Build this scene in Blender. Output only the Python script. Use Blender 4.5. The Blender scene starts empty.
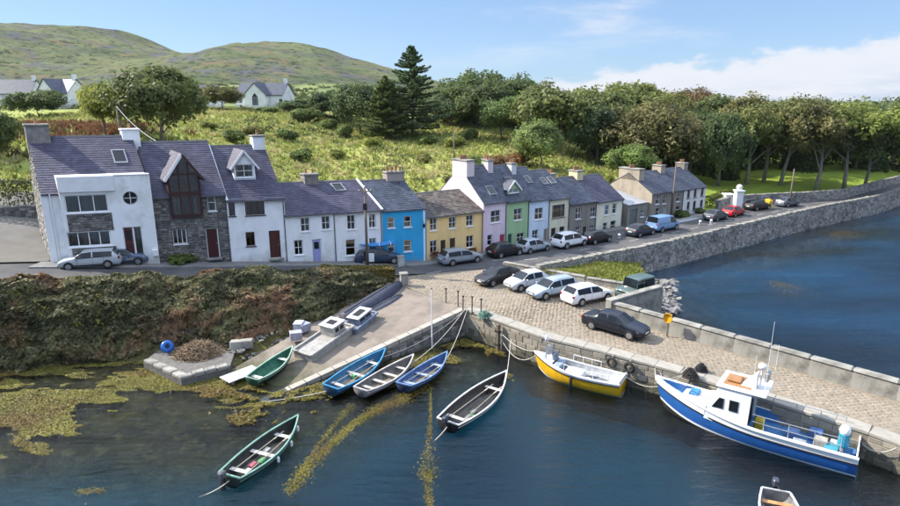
import bpy, bmesh, math, random
import numpy as np
from mathutils import Vector, Matrix
R = math.radians
S = bpy.context.scene
COL = S.collection
# ------------------------------------------------------------------ camera, sky, sun, exposure
PITCH, FOC, CAMZ = R(14.3), 600.0, 17.6          # drone camera: 24 mm equivalent, 17.6 m above the water
cam = bpy.data.cameras.new('camera'); cam.sensor_width = 36; cam.lens = 24; cam.clip_end = 9000; cam.clip_start = .5
camo = bpy.data.objects.new('camera', cam); COL.objects.link(camo)
camo.location = (0, 0, CAMZ); camo.rotation_euler = (R(90) - PITCH, 0, 0)
S.camera = camo
SUN_AZ = math.atan2(-.965, .262)                  # clockwise from +Y, sun stands left and behind the houses
SUN_EL = R(37)
to_sun = Vector((math.sin(SUN_AZ) * math.cos(SUN_EL), math.cos(SUN_AZ) * math.cos(SUN_EL), math.sin(SUN_EL)))
sl = bpy.data.lights.new('sun', 'SUN'); sl.energy = 3.4; sl.angle = R(.6); sl.color = (1, .93, .82)
so = bpy.data.objects.new('sun', sl); COL.objects.link(so); so.location = to_sun * 300
so.rotation_euler = (-to_sun).to_track_quat('-Z', 'Y').to_euler()
W = bpy.data.worlds.new('World'); S.world = W; W.use_nodes = True
def build_world():
    n, l = W.node_tree.nodes, W.node_tree.links
    n.clear()
    out = n.new('ShaderNodeOutputWorld'); bg = n.new('ShaderNodeBackground'); bg.inputs['Strength'].default_value = .15
    sky = n.new('ShaderNodeTexSky'); sky.sky_type = 'NISHITA'; sky.sun_disc = False
    sky.sun_elevation = SUN_EL; sky.sun_rotation = SUN_AZ; sky.air_density = 1.0; sky.dust_density = .1; sky.ozone_density = 2.0
    tc = n.new('ShaderNodeTexCoord'); sep = n.new('ShaderNodeSeparateXYZ'); l.new(tc.outputs['Generated'], sep.inputs[0])
    def math_(op, a, b=None, c=None):
        m = n.new('ShaderNodeMath'); m.operation = op
        for i, v in enumerate((a, b, c)):
            if v is None: continue
            if isinstance(v, (int, float)): m.inputs[i].default_value = v
            else: l.new(v, m.inputs[i])
        return m.outputs[0]
    def noise(vec, scale, detail=6, rough=.55, off=(0, 0, 0), sc=(1, 1, 1)):
        mp = n.new('ShaderNodeMapping'); mp.inputs['Location'].default_value = off; mp.inputs['Scale'].default_value = sc
        l.new(vec, mp.inputs[0]); t = n.new('ShaderNodeTexNoise'); t.inputs['Scale'].default_value = scale
        t.inputs['Detail'].default_value = detail; t.inputs['Roughness'].default_value = rough
        l.new(mp.outputs[0], t.inputs['Vector']); return t.outputs['Fac']
    def step(v, lo, hi):
        m = n.new('ShaderNodeMapRange'); m.interpolation_type = 'SMOOTHSTEP'; m.clamp = True
        m.inputs[1].default_value = lo; m.inputs[2].default_value = hi; l.new(v, m.inputs[0]); return m.outputs[0]
    X, Y, Z = sep.outputs
    # cumulus bank low over the sea, thicker to one side
    az = math_('DIVIDE', X, math_('ADD', math_('ABSOLUTE', Y), .15))
    top = math_('ADD', math_('MULTIPLY', az, .115), .01)
    puff = noise(tc.outputs['Generated'], 16, 8, .6, sc=(1, 1, 2.2))
    low = noise(tc.outputs['Generated'], 3.0, 3, .5, off=(4.2, 1, 0))
    edge = math_('ADD', top, math_('ADD', math_('MULTIPLY', math_('SUBTRACT', puff, .5), .075), math_('MULTIPLY', math_('SUBTRACT', low, .5), .05)))
    bank = step(math_('SUBTRACT', edge, Z), -.003, .012)
    shade = noise(tc.outputs['Generated'], 10, 5, .6, off=(0, 0, .4), sc=(1, 1, 7))
    depth = step(math_('SUBTRACT', edge, Z), .02, .07)
    # high thin cirrus
    c1 = noise(tc.outputs['Generated'], 2.6, 8, .62, off=(3.0, .2, 1.0), sc=(1.0, .8, 4.2))
    cir = math_('MULTIPLY', step(c1, .56, .78), step(Z, .02, .12))
    cir = math_('MULTIPLY', cir, .85)
    # broken bright cloud, added above the view to lift fill light on shaded fronts
    fill_veil = math_('MULTIPLY', step(Z, .36, .72), math_('ADD', math_('MULTIPLY', step(noise(tc.outputs['Generated'], 2.2, 6, .6, off=(1, 3, 2)), .32, .6), .75), .2))
    tint = n.new('ShaderNodeMix'); tint.data_type = 'RGBA'; tint.blend_type = 'MULTIPLY'; tint.inputs[0].default_value = 1
    gm = n.new('ShaderNodeGamma'); gm.inputs[1].default_value = .5; l.new(sky.outputs[0], gm.inputs[0])      # soft highlight roll-off of the sky glow, all round
    l.new(gm.outputs[0], tint.inputs[6]); tint.inputs[7].default_value = (.50, .68, .95, 1)
    mixc = n.new('ShaderNodeMix'); mixc.data_type = 'RGBA'
    l.new(cir, mixc.inputs[0]); l.new(tint.outputs[2], mixc.inputs[6]); mixc.inputs[7].default_value = (2.15, 2.22, 2.4, 1)
    mixv = n.new('ShaderNodeMix'); mixv.data_type = 'RGBA'; l.new(fill_veil, mixv.inputs[0]); l.new(mixc.outputs[2], mixv.inputs[6]); mixv.inputs[7].default_value = (5.2, 5.9, 7.3, 1)
    ccol = n.new('ShaderNodeMix'); ccol.data_type = 'RGBA'
    l.new(math_('MULTIPLY', depth, step(shade, .35, .7)), ccol.inputs[0])
    ccol.inputs[6].default_value = (2.15, 2.2, 2.35, 1); ccol.inputs[7].default_value = (1.4, 1.66, 2.1, 1)
    mixb = n.new('ShaderNodeMix'); mixb.data_type = 'RGBA'
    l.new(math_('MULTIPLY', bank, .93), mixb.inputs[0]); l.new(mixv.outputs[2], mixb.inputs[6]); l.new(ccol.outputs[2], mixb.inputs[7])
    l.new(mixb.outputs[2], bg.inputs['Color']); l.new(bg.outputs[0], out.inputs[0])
build_world()
S.view_settings.view_transform = 'Standard'; S.view_settings.look = 'None'; S.view_settings.gamma = 1
S.view_settings.use_curve_mapping = False; S.view_settings.exposure = 1.42
S.cycles.max_bounces = 6; S.cycles.transparent_max_bounces = 12; S.cycles.diffuse_bounces = 3; S.cycles.glossy_bounces = 3
S.cycles.caustics_reflective = False; S.cycles.caustics_refractive = False

# ------------------------------------------------------------------ survey helpers: where a sight line meets a known plane of the place
cP, sP = math.cos(PITCH), math.sin(PITCH)
def sight(px, py):
    u = (px - 450) / FOC; v = (253 - py) / FOC
    return u, cP + v * sP, -sP + v * cP
def at(px, py, z=2.6):
    x, y, d = sight(px, py); t = (CAMZ - z) / -d
    return Vector((x * t, y * t, z))
def far(px, py, Y):
    x, y, d = sight(px, py); t = Y / y
    return Vector((x * t, Y, CAMZ + d * t))
def online(px, py, A, ang, off=0):
    dx, dy = math.cos(R(ang)), math.sin(R(ang)); ax = A[0] - dy * off; ay = A[1] + dx * off
    rx, ry, rz = sight(px, py); den = dx * ry - dy * rx
    s = (ay * rx - ax * ry) / den; t = (ay + s * dy) / ry
    return s, CAMZ + rz * t
rng = random.Random(11); nr = np.random.default_rng(7)

# ------------------------------------------------------------------ mesh helpers
class MB:
    """collects faces; build() links them as one mesh object"""
    def __init__(s): s.v = []; s.f = []; s.t = []
    def add(s, vs, fs, tone=None):
        o = len(s.v); s.v += [tuple(v) for v in vs]; s.f += [tuple(i + o for i in f) for f in fs]
        s.t += [rng.random() if tone is None else tone] * len(fs); return s
    def quad(s, *p, tone=None): return s.add(p, [tuple(range(len(p)))], tone)
    def box(s, x0, x1, y0, y1, z0, z1, tone=None):
        return s.add([(x, y, z) for z in (z0, z1) for y in (y0, y1) for x in (x0, x1)],
              [(0, 2, 3, 1), (4, 5, 7, 6), (0, 1, 5, 4), (2, 6, 7, 3), (0, 4, 6, 2), (1, 3, 7, 5)], tone)
    def bbox(s, x0, x1, y0, y1, z0, z1, b=.02, tone=None):
        # chamfered box: 8 corners cut into three vertices each
        vs = []; ix = {}
        X, Y, Z = (x0, x1), (y0, y1), (z0, z1)
        for i in (0, 1):
            for j in (0, 1):
                for k in (0, 1):
                    sx, sy, sz = (b, -b)[i], (b, -b)[j], (b, -b)[k]
                    ix[i, j, k] = len(vs)
                    vs += [(X[i], Y[j] + sy, Z[k] + sz), (X[i] + sx, Y[j], Z[k] + sz), (X[i] + sx, Y[j] + sy, Z[k])]
        f = []
        for a in range(3):
            o1, o2 = [q for q in range(3) if q != a]
            for e in (0, 1):
                c = []
                for (p, q) in ((0, 0), (1, 0), (1, 1), (0, 1)):
                    t = [0, 0, 0]; t[a] = e; t[o1] = p; t[o2] = q; c.append(ix[tuple(t)] + a)
                if (e == 0) ^ (a == 1): c.reverse()
                f.append(tuple(c))
            for p in (0, 1):
                for q in (0, 1):
                    t0 = [0, 0, 0]; t0[o1] = p; t0[o2] = q; t1 = list(t0); t1[a] = 1
                    A0, B0 = ix[tuple(t0)], ix[tuple(t1)]
                    c = (A0 + o1, B0 + o1, B0 + o2, A0 + o2)
                    f.append(c)
        for kx in ix:
            f.append((ix[kx], ix[kx] + 1, ix[kx] + 2))
        return s.add(vs, f, tone)
    def bar(s, a, b, w, h=None, tone=None):
        a, b = Vector(a), Vector(b); h = h or w; d = (b - a).normalized()
        up = Vector((0, 0, 1)) if abs(d.z) < .95 else Vector((0, 1, 0))
        sx = d.cross(up).normalized() * w / 2; sy = sx.cross(d).normalized() * h / 2
        vs = [p + i * sx + j * sy for p in (a, b) for i, j in ((-1, -1), (1, -1), (1, 1), (-1, 1))]
        return s.add(vs, [(3, 2, 1, 0), (4, 5, 6, 7), (0, 1, 5, 4), (1, 2, 6, 5), (2, 3, 7, 6), (3, 0, 4, 7)], tone)
    def tube(s, pts, r, n=6, tone=None, caps=True):
        pts = [Vector(p) for p in pts]; rr = r if isinstance(r, (list, tuple)) else [r] * len(pts)
        rings = []; vs = []
        for i, p in enumerate(pts):
            d = (pts[min(i + 1, len(pts) - 1)] - pts[max(i - 1, 0)]).normalized()
            up = Vector((0, 0, 1)) if abs(d.z) < .9 else Vector((1, 0, 0))
            a = d.cross(up).normalized(); b = a.cross(d)
            for k in range(n):
                t = 2 * math.pi * k / n; vs.append(p + rr[i] * (math.cos(t) * a + math.sin(t) * b))
        f = [(i * n + k, i * n + (k + 1) % n, (i + 1) * n + (k + 1) % n, (i + 1) * n + k) for i in range(len(pts) - 1) for k in range(n)]
        if caps: f += [tuple(range(n))[::-1], tuple(range((len(pts) - 1) * n, len(pts) * n))]
        return s.add(vs, f, tone)
    def lathe(s, prof, n=12, c=(0, 0, 0), axis='z', tone=None, caps=True):
        vs = []
        for r, z in prof:
            for k in range(n):
                t = 2 * math.pi * k / n; p = (r * math.cos(t), r * math.sin(t), z)
                if axis == 'y': p = (p[0], p[2], p[1])
                if axis == 'x': p = (p[2], p[0], p[1])
                vs.append((p[0] + c[0], p[1] + c[1], p[2] + c[2]))
        m = len(prof)
        f = [(i * n + k, i * n + (k + 1) % n, (i + 1) * n + (k + 1) % n, (i + 1) * n + k) for i in range(m - 1) for k in range(n)]
        if caps and prof[0][0] > .001: f.append(tuple(range(n))[::-1])
        if caps and prof[-1][0] > .001: f.append(tuple(range((m - 1) * n, m * n)))
        return s.add(vs, f, tone)
    def prism(s, poly, z0, z1, tone=None):
        n = len(poly); a = 0
        for i in range(n): a += poly[i][0] * poly[(i + 1) % n][1] - poly[(i + 1) % n][0] * poly[i][1]
        if a < 0: poly = poly[::-1]
        vs = [(p[0], p[1], z0) for p in poly] + [(p[0], p[1], z1) for p in poly]
        return s.add(vs, [tuple(range(n))[::-1], tuple(range(n, 2 * n))] + [(i, (i + 1) % n, n + (i + 1) % n, n + i) for i in range(n)], tone)
    def grid(s, rows, closed=False, tone=None, flip=False):
        n = len(rows[0]); vs = [p for r in rows for p in r]; f = []
        for i in range(len(rows) - 1):
            for k in range(n if closed else n - 1):
                q = (i * n + k, i * n + (k + 1) % n, (i + 1) * n + (k + 1) % n, (i + 1) * n + k)
                f.append(q[::-1] if flip else q)
        return s.add(vs, f, tone)
    def build(s, name, mat, parent=None, smooth=False, recalc=False, **props):
        me = bpy.data.meshes.new(name); me.from_pydata(s.v, [], s.f)
        a = me.attributes.new('tone', 'FLOAT', 'FACE'); a.data.foreach_set('value', s.t)
        if recalc:
            bm = bmesh.new(); bm.from_mesh(me); bmesh.ops.remove_doubles(bm, verts=bm.verts, dist=1e-4)
            bmesh.ops.recalc_face_normals(bm, faces=bm.faces); bm.to_mesh(me); bm.free()
        if smooth: me.polygons.foreach_set('use_smooth', [True] * len(me.polygons))
        return link(name, me, mat, parent, **props)
def link(name, me, mat, parent=None, **props):
    o = bpy.data.objects.new(name, me); COL.objects.link(o)
    if mat and me and not me.materials: me.materials.append(mat)
    if parent: o.parent = parent
    for k, v in props.items(): o[k] = v
    return o
def soup(name, V, nper, mat, parent=None, tone=None, **props):
    """bulk polygons: V (N*nper,3)"""
    N = len(V) // nper; me = bpy.data.meshes.new(name)
    me.vertices.add(len(V)); me.vertices.foreach_set('co', np.ascontiguousarray(V, dtype=np.float32).ravel())
    me.loops.add(len(V)); me.loops.foreach_set('vertex_index', np.arange(len(V), dtype=np.int32))
    me.polygons.add(N); me.polygons.foreach_set('loop_start', np.arange(0, len(V), nper, dtype=np.int32))
    try: me.polygons.foreach_set('loop_total', np.full(N, nper, dtype=np.int32))
    except Exception: pass
    a = me.attributes.new('tone', 'FLOAT', 'FACE')
    a.data.foreach_set('value', (nr.random(N) if tone is None else np.asarray(tone)).astype(np.float32))
    me.update(calc_edges=True)
    return link(name, me, mat, parent, **props) if mat or parent or props else me
def thing(name, label, cat, loc=(0, 0, 0), rz=0, group=None):
    o = bpy.data.objects.new(name, None); COL.objects.link(o); o.empty_display_size = .3
    o.location = loc; o.rotation_euler = (0, 0, rz); tag(o, label, cat, group); return o
def tag(o, label, cat, group=None):
    o['label'] = label; o['category'] = cat
    if group: o['group'] = group
    return o
def dup(o, parent=None):
    c = o.copy(); COL.objects.link(c); c.parent = parent
    for ch in o.children: dup(ch, c)
    return c

# ------------------------------------------------------------------ materials
MATS = {}
def nodes(name):
    m = bpy.data.materials.new(name); m.use_nodes = True; n = m.node_tree.nodes; l = m.node_tree.links
    return m, n, l, n['Principled BSDF']
def c4(c): return (c[0], c[1], c[2], 1)
def mixrgb(n, l, fac, a, b, mode='MIX'):
    m = n.new('ShaderNodeMix'); m.data_type = 'RGBA'; m.blend_type = mode
    for i, v in ((0, fac), (6, a), (7, b)):
        if isinstance(v, (int, float)): m.inputs[i].default_value = v
        elif isinstance(v, tuple): m.inputs[i].default_value = c4(v)
        else: l.new(v, m.inputs[i])
    return m.outputs[2]
def tnoise(n, l, scale, detail=4, rough=.6, sc=(1, 1, 1), coord='Object', lo=None, hi=None):
    tc = n.new('ShaderNodeTexCoord'); mp = n.new('ShaderNodeMapping'); mp.inputs['Scale'].default_value = sc
    l.new(tc.outputs[coord], mp.inputs[0]); t = n.new('ShaderNodeTexNoise'); t.inputs['Scale'].default_value = scale
    t.inputs['Detail'].default_value = detail; t.inputs['Roughness'].default_value = rough; l.new(mp.outputs[0], t.inputs['Vector'])
    o = t.outputs['Fac']
    if lo is not None:
        r = n.new('ShaderNodeMapRange'); r.inputs[1].default_value = lo; r.inputs[2].default_value = hi; l.new(o, r.inputs[0]); o = r.outputs[0]
    return o
def M(name, c1, c2=None, scale=2.0, rough=.8, bump=0, bscale=25, tone=0, spec=.3, metal=0, c3=None, s3=.6, objcol=False, streak=False, coat=0, sc=(1, 1, 1), t2=None, lo=.35, hi=.65):
    """procedural colour: two tones mixed by noise, optional third in larger patches, per-piece tone, relief"""
    if name in MATS: return MATS[name]
    m, n, l, b = nodes(name)
    col = c1
    if objcol:
        oi = n.new('ShaderNodeObjectInfo'); col = mixrgb(n, l, 1.0, oi.outputs['Color'], c1, 'MULTIPLY')
    if c2 is not None:
        other = c2
        if objcol: other = mixrgb(n, l, 1.0, oi.outputs['Color'], c2, 'MULTIPLY')
        col = mixrgb(n, l, tnoise(n, l, scale, 5, .6, (1, 1, .22) if streak else sc, lo=lo, hi=hi), col, other)
    if c3 is not None: col = mixrgb(n, l, tnoise(n, l, s3, 5, .65, lo=.48, hi=.68), col, c3)
    if tone:
        at_ = n.new('ShaderNodeAttribute'); at_.attribute_name = 'tone'
        if t2 is not None: col = mixrgb(n, l, at_.outputs['Fac'], col, t2)
        mr = n.new('ShaderNodeMapRange'); mr.inputs[3].default_value = 1 - tone; mr.inputs[4].default_value = 1 + tone
        wn = n.new('ShaderNodeTexWhiteNoise'); wn.noise_dimensions = '1D'; l.new(at_.outputs['Fac'], wn.inputs['W']); l.new(wn.outputs['Value'], mr.inputs[0])
        cb = n.new('ShaderNodeVectorMath'); cb.operation = 'SCALE'
        if isinstance(col, tuple): cb.inputs[0].default_value = col
        else: l.new(col, cb.inputs[0])
        l.new(mr.outputs[0], cb.inputs['Scale']); col = cb.outputs[0]
    if isinstance(col, tuple): b.inputs['Base Color'].default_value = c4(col)
    else: l.new(col, b.inputs['Base Color'])
    b.inputs['Roughness'].default_value = rough; b.inputs['Specular IOR Level'].default_value = spec; b.inputs['Metallic'].default_value = metal
    if coat: b.inputs['Coat Weight'].default_value = coat; b.inputs['Coat Roughness'].default_value = .05
    if bump:
        bp = n.new('ShaderNodeBump'); bp.inputs['Strength'].default_value = bump; bp.inputs['Distance'].default_value = .05
        l.new(tnoise(n, l, bscale, 6, .65, sc), bp.inputs['Height']); l.new(bp.outputs[0], b.inputs['Normal'])
    MATS[name] = m; return m
def leafmat(name, dark, light, extra=None, trans=.3):
    m, n, l, b = nodes(name); out = n['Material Output']
    a = n.new('ShaderNodeAttribute'); a.attribute_name = 'tone'
    ns = tnoise(n, l, .35 if 'crown' not in name else 1.6, 3, .6, coord='Object', lo=.36, hi=.64)
    av = n.new('ShaderNodeMath'); av.operation = 'MULTIPLY_ADD'; l.new(a.outputs['Fac'], av.inputs[0]); av.inputs[1].default_value = .55
    sc_ = n.new('ShaderNodeMath'); sc_.operation = 'MULTIPLY'; l.new(ns, sc_.inputs[0]); sc_.inputs[1].default_value = .45; l.new(sc_.outputs[0], av.inputs[2])
    col = mixrgb(n, l, av.outputs[0], dark, light)
    if extra: col = mixrgb(n, l, tnoise(n, l, .22, 4, .65, lo=.5, hi=.62), col, extra)
    oi = n.new('ShaderNodeObjectInfo'); col = mixrgb(n, l, 1.0, col, oi.outputs['Color'], 'MULTIPLY')
    l.new(col, b.inputs['Base Color']); b.inputs['Roughness'].default_value = .55; b.inputs['Specular IOR Level'].default_value = .25
    tr = n.new('ShaderNodeBsdfTranslucent'); l.new(col, tr.inputs['Color']); mx = n.new('ShaderNodeMixShader'); mx.inputs[0].default_value = trans
    l.new(b.outputs[0], mx.inputs[1]); l.new(tr.outputs[0], mx.inputs[2]); l.new(mx.outputs[0], out.inputs['Surface'])
    MATS[name] = m; return m
def glassmat():
    m, n, l, b = nodes('window_glass'); out = n['Material Output']
    gl = n.new('ShaderNodeBsdfGlossy'); gl.inputs['Roughness'].default_value = .03; gl.inputs['Color'].default_value = (.95, .97, 1, 1)
    tr = n.new('ShaderNodeBsdfTransparent'); tr.inputs['Color'].default_value = (.62, .68, .7, 1)
    fr = n.new('ShaderNodeFresnel'); fr.inputs['IOR'].default_value = 2.1
    mx = n.new('ShaderNodeMixShader'); l.new(fr.outputs[0], mx.inputs[0]); l.new(tr.outputs[0], mx.inputs[1]); l.new(gl.outputs[0], mx.inputs[2])
    l.new(mx.outputs[0], out.inputs['Surface']); MATS['glass'] = m; return m
GLASS = glassmat()
CARGLASS = M('car_glass', (.010, .013, .016), rough=.05, spec=.42)
SLATE = M('slate', (.048, .046, .076), (.074, .07, .108), scale=1.2, rough=.6, tone=.22, bump=.3, bscale=14, spec=.3, c3=(.068, .065, .092), s3=.35)
SLATE_OLD = M('old_slate', (.075, .062, .058), (.12, .10, .088), scale=1.5, rough=.8, tone=.4, bump=.4, bscale=14, c3=(.16, .14, .11), s3=.9)
SLATE_BLUE = M('blue_slate', (.042, .05, .074), (.066, .076, .106), scale=1.2, rough=.55, tone=.3, bump=.3, bscale=14, spec=.35)
WHITE = M('white_paint', (.80, .80, .80), (.72, .72, .71), scale=1.6, rough=.7, bump=.08, bscale=60)
LIME = M('white_render', (.86, .86, .86), (.78, .78, .775), scale=.9, rough=.85, bump=.25, bscale=30, streak=True, c3=(.63, .62, .59), s3=.5)
STONE = M('rubble_stone', (.17, .155, .14), (.26, .24, .21), scale=2.2, rough=.9, tone=.45, bump=.6, bscale=12, c3=(.33, .31, .27), s3=1.1)
STONEDARK = M('dark_rubble_stone', (.125, .118, .112), (.21, .195, .18), scale=2.2, rough=.85, tone=.5, bump=.6, bscale=12)
MORTAR = M('mortar', (.16, .15, .135), (.10, .095, .09), scale=4, rough=.95, bump=.5, bscale=20)
CONC = M('concrete', (.30, .285, .25), (.22, .21, .185), scale=1.4, rough=.92, bump=.4, bscale=20, c3=(.13, .125, .11), s3=.7)
CONC_PALE = M('pale_concrete', (.37, .35, .305), (.25, .235, .205), scale=1.6, rough=.92, bump=.5, bscale=20, c3=(.16, .15, .13), s3=.9, streak=True)
DARKWOOD = M('weathered_wood', (.11, .085, .065), (.17, .14, .11), scale=3, rough=.85, sc=(1, 6, 6), bump=.3)
RED_BROWN = M('red_brown_timber', (.055, .026, .022), (.04, .018, .016), scale=3, rough=.5)
STEEL = M('galvanised_steel', (.45, .46, .47), (.33, .34, .35), scale=5, rough=.45, metal=.6)
BLACK = M('black_rubber', (.015, .015, .016), (.03, .03, .03), scale=6, rough=.75)
ROPE = M('rope_fibre', (.55, .52, .44), (.40, .38, .32), scale=20, rough=.9)
CURTAIN = M('curtain_cloth', (.62, .62, .62), (.5, .5, .52), scale=6, rough=.9, sc=(6, 6, .5))
PAINT = M('car_paint', (1, 1, 1), rough=.4, spec=.2, objcol=True, coat=.55)
PAINTED = M('painted_render', (1, 1, 1), (.80, .80, .80), scale=1.3, rough=.85, bump=.22, bscale=30, objcol=True, streak=True, lo=.4, hi=.75)
def grime(m):      # splashed dirt along the foot of a wall, ragged at its top
    n, l = m.node_tree.nodes, m.node_tree.links; b = n['Principled BSDF']; old = b.inputs['Base Color'].links[0].from_socket
    tc = n.new('ShaderNodeTexCoord'); sep = n.new('ShaderNodeSeparateXYZ'); l.new(tc.outputs['Object'], sep.inputs[0])
    ad = n.new('ShaderNodeMath'); ad.operation = 'MULTIPLY_ADD'; l.new(tnoise(n, l, 1.1, 6, .7, (1, 1, .5)), ad.inputs[0]); ad.inputs[1].default_value = -2.2; l.new(sep.outputs[2], ad.inputs[2])
    mr = n.new('ShaderNodeMapRange'); mr.inputs[1].default_value = -.4; mr.inputs[2].default_value = -1.3; mr.inputs[4].default_value = .55; l.new(ad.outputs[0], mr.inputs[0])
    l.new(mixrgb(n, l, mr.outputs[0], old, (.30, .285, .25)), b.inputs['Base Color'])
grime(LIME); grime(PAINTED)
GLOSS = M('gloss_paint', (1, 1, 1), (.8, .8, .8), scale=2.5, rough=.35, spec=.5, objcol=True, bump=.06, bscale=10)
WORN = M('worn_paint', (1, 1, 1), (.62, .62, .6), scale=3.0, rough=.6, spec=.35, objcol=True, bump=.15, bscale=14)
# ------------------------------------------------------------------ the lie of the land (metres, z = 0 at the water)
FRONT = [(-120, 18.4), (-31.5, 45.3), (-14.3, 50.6), (-2.3, 55.4), (3.34, 59.2), (21.2, 72.1), (25.8, 74.8), (35, 81.5), (45, 88), (62, 94), (78, 106), (160, 170)]
NEAR = [(-120, 9), (-60, 28), (-30.6, 39.8), (-19, 44.6), (-5.1, 50.2), (0, 52.2), (4.9, 53.6), (7.9, 51.2), (14.3, 55.3), (20.9, 59.4), (27.7, 64.5), (38.2, 72.4), (51.3, 82), (66, 92), (80, 103.5), (160, 163)]
WL = .5                                                                            # water level
SHORE_L = [(-120, 4), (-60, 25), (-29.2, 35.8), (-23.8, 37.7), (-17.3, 37.2), (-14.4, 35.2), (-10.7, 32.6), (1.1, 41.8)]
HEDGE_B = [(-120, 4.5), (-60, 25.4), (-29.4, 36.1), (-23.9, 38.0), (-21.5, 38.4), (-16, 39.3), (-12, 40.9), (-8.4, 44.2), (-4.2, 48.3)]
SLIP_POLY = [(-14.9, 35.3), (-5.2, 49.6), (1.4, 42.0), (-11.2, 31.9)]
SHORE_R = [(16.5, 45.5), (18.5, 56), (20.9, 58.8), (27.7, 64), (38.2, 71.9), (51.3, 81.5), (66, 91), (80, 103), (160, 162)]
QUAYLINE = [(1.1, 42.05), (5.95, 37.1), (9.8, 34.7), (13.4, 32.1), (17.1, 28.9), (20.3, 26.0), (24.5, 20.8), (31, 11)]
def ipl(t, x): return np.interp(x, [p[0] for p in t], [p[1] for p in t])
def zr(x): return ipl([(-120, 9.5), (-60, 7.0), (-31.5, 5.2), (-14.3, 3.85), (-2.3, 2.6), (60, 2.6), (90, 3.2), (160, 6)], x)
def sdist(poly, x, y):
    d = np.full(np.shape(x), 1e9)
    for (x0, y0), (x1, y1) in zip(poly[:-1], poly[1:]):
        dx, dy = x1 - x0, y1 - y0; t = np.clip(((x - x0) * dx + (y - y0) * dy) / (dx * dx + dy * dy), 0, 1)
        d = np.minimum(d, np.hypot(x - x0 - t * dx, y - y0 - t * dy))
    return d
def sstep(a, b, v):
    t = np.clip((v - a) / (b - a), 0, 1); return t * t * (3 - 2 * t)
def vnoise(x, y, s, seed=0):
    """smooth value noise"""
    g = np.random.default_rng(seed).random((256, 256)); x = np.asarray(x) / s + 1000; y = np.asarray(y) / s + 1000
    i, j = np.floor(x).astype(int), np.floor(y).astype(int); u, v = x - i, y - j; u = u * u * (3 - 2 * u); v = v * v * (3 - 2 * v)
    a, b, c, d = g[i % 256, j % 256], g[(i + 1) % 256, j % 256], g[i % 256, (j + 1) % 256], g[(i + 1) % 256, (j + 1) % 256]
    return (a * (1 - u) + b * u) * (1 - v) + (c * (1 - u) + d * u) * v
def fbm(x, y, s, seed=0, o=4): return sum(vnoise(x, y, s / 2 ** k, seed + k) / 2 ** k for k in range(o)) / (2 - 2 ** (1 - o))
HC = [(50, 3), (66, 3.6), (85, 6.0), (110, 8.6), (130, 10.6), (165, 14.6), (250, 17.5), (330, 23)]
HL = [(30, 6.5), (45, 6.2), (60, 8.2), (75, 11.5), (90, 13.6), (130, 15), (165, 15.6), (250, 19), (330, 26)]
HR = [(60, 2.8), (90, 3.2), (120, 4.8), (200, 7.5), (330, 11)]
RIDGE = [(-1400, 150), (-900, 125), (-640, 112), (-566, 111), (-453, 108), (-398, 88), (-330, 72), (-285, 77), (-228, 88), (-189, 87), (-139, 77), (-70, 55), (0, 36), (90, 26), (250, 20), (500, 15), (1500, 24)]
def hill(x, y):
    r = ipl(RIDGE, x) * sstep(240, 820, y) * (1 - .75 * sstep(850, 1500, y))
    f = sstep(300, 500, y)
    return r * (1 + 0 * x) + f * (fbm(x, y, 120, 5, 5) - .5) * (16 * sstep(20, 90, r) + 2) + f * (fbm(x, y, 26, 9, 4) - .5) * 5 * sstep(10, 70, r)
def back(x, y):
    wl = 1 - sstep(-48, -18, x); wr = sstep(8, 48, x)
    h = ipl(HC, y) * (1 - wl - wr) + ipl(HL, y) * wl + ipl(HR, y) * wr
    return np.maximum(h, hill(x, y)) + (fbm(x, y, 14, 3) - .5) * 1.6 * sstep(60, 110, y) * (1 - wr * .8)
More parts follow.
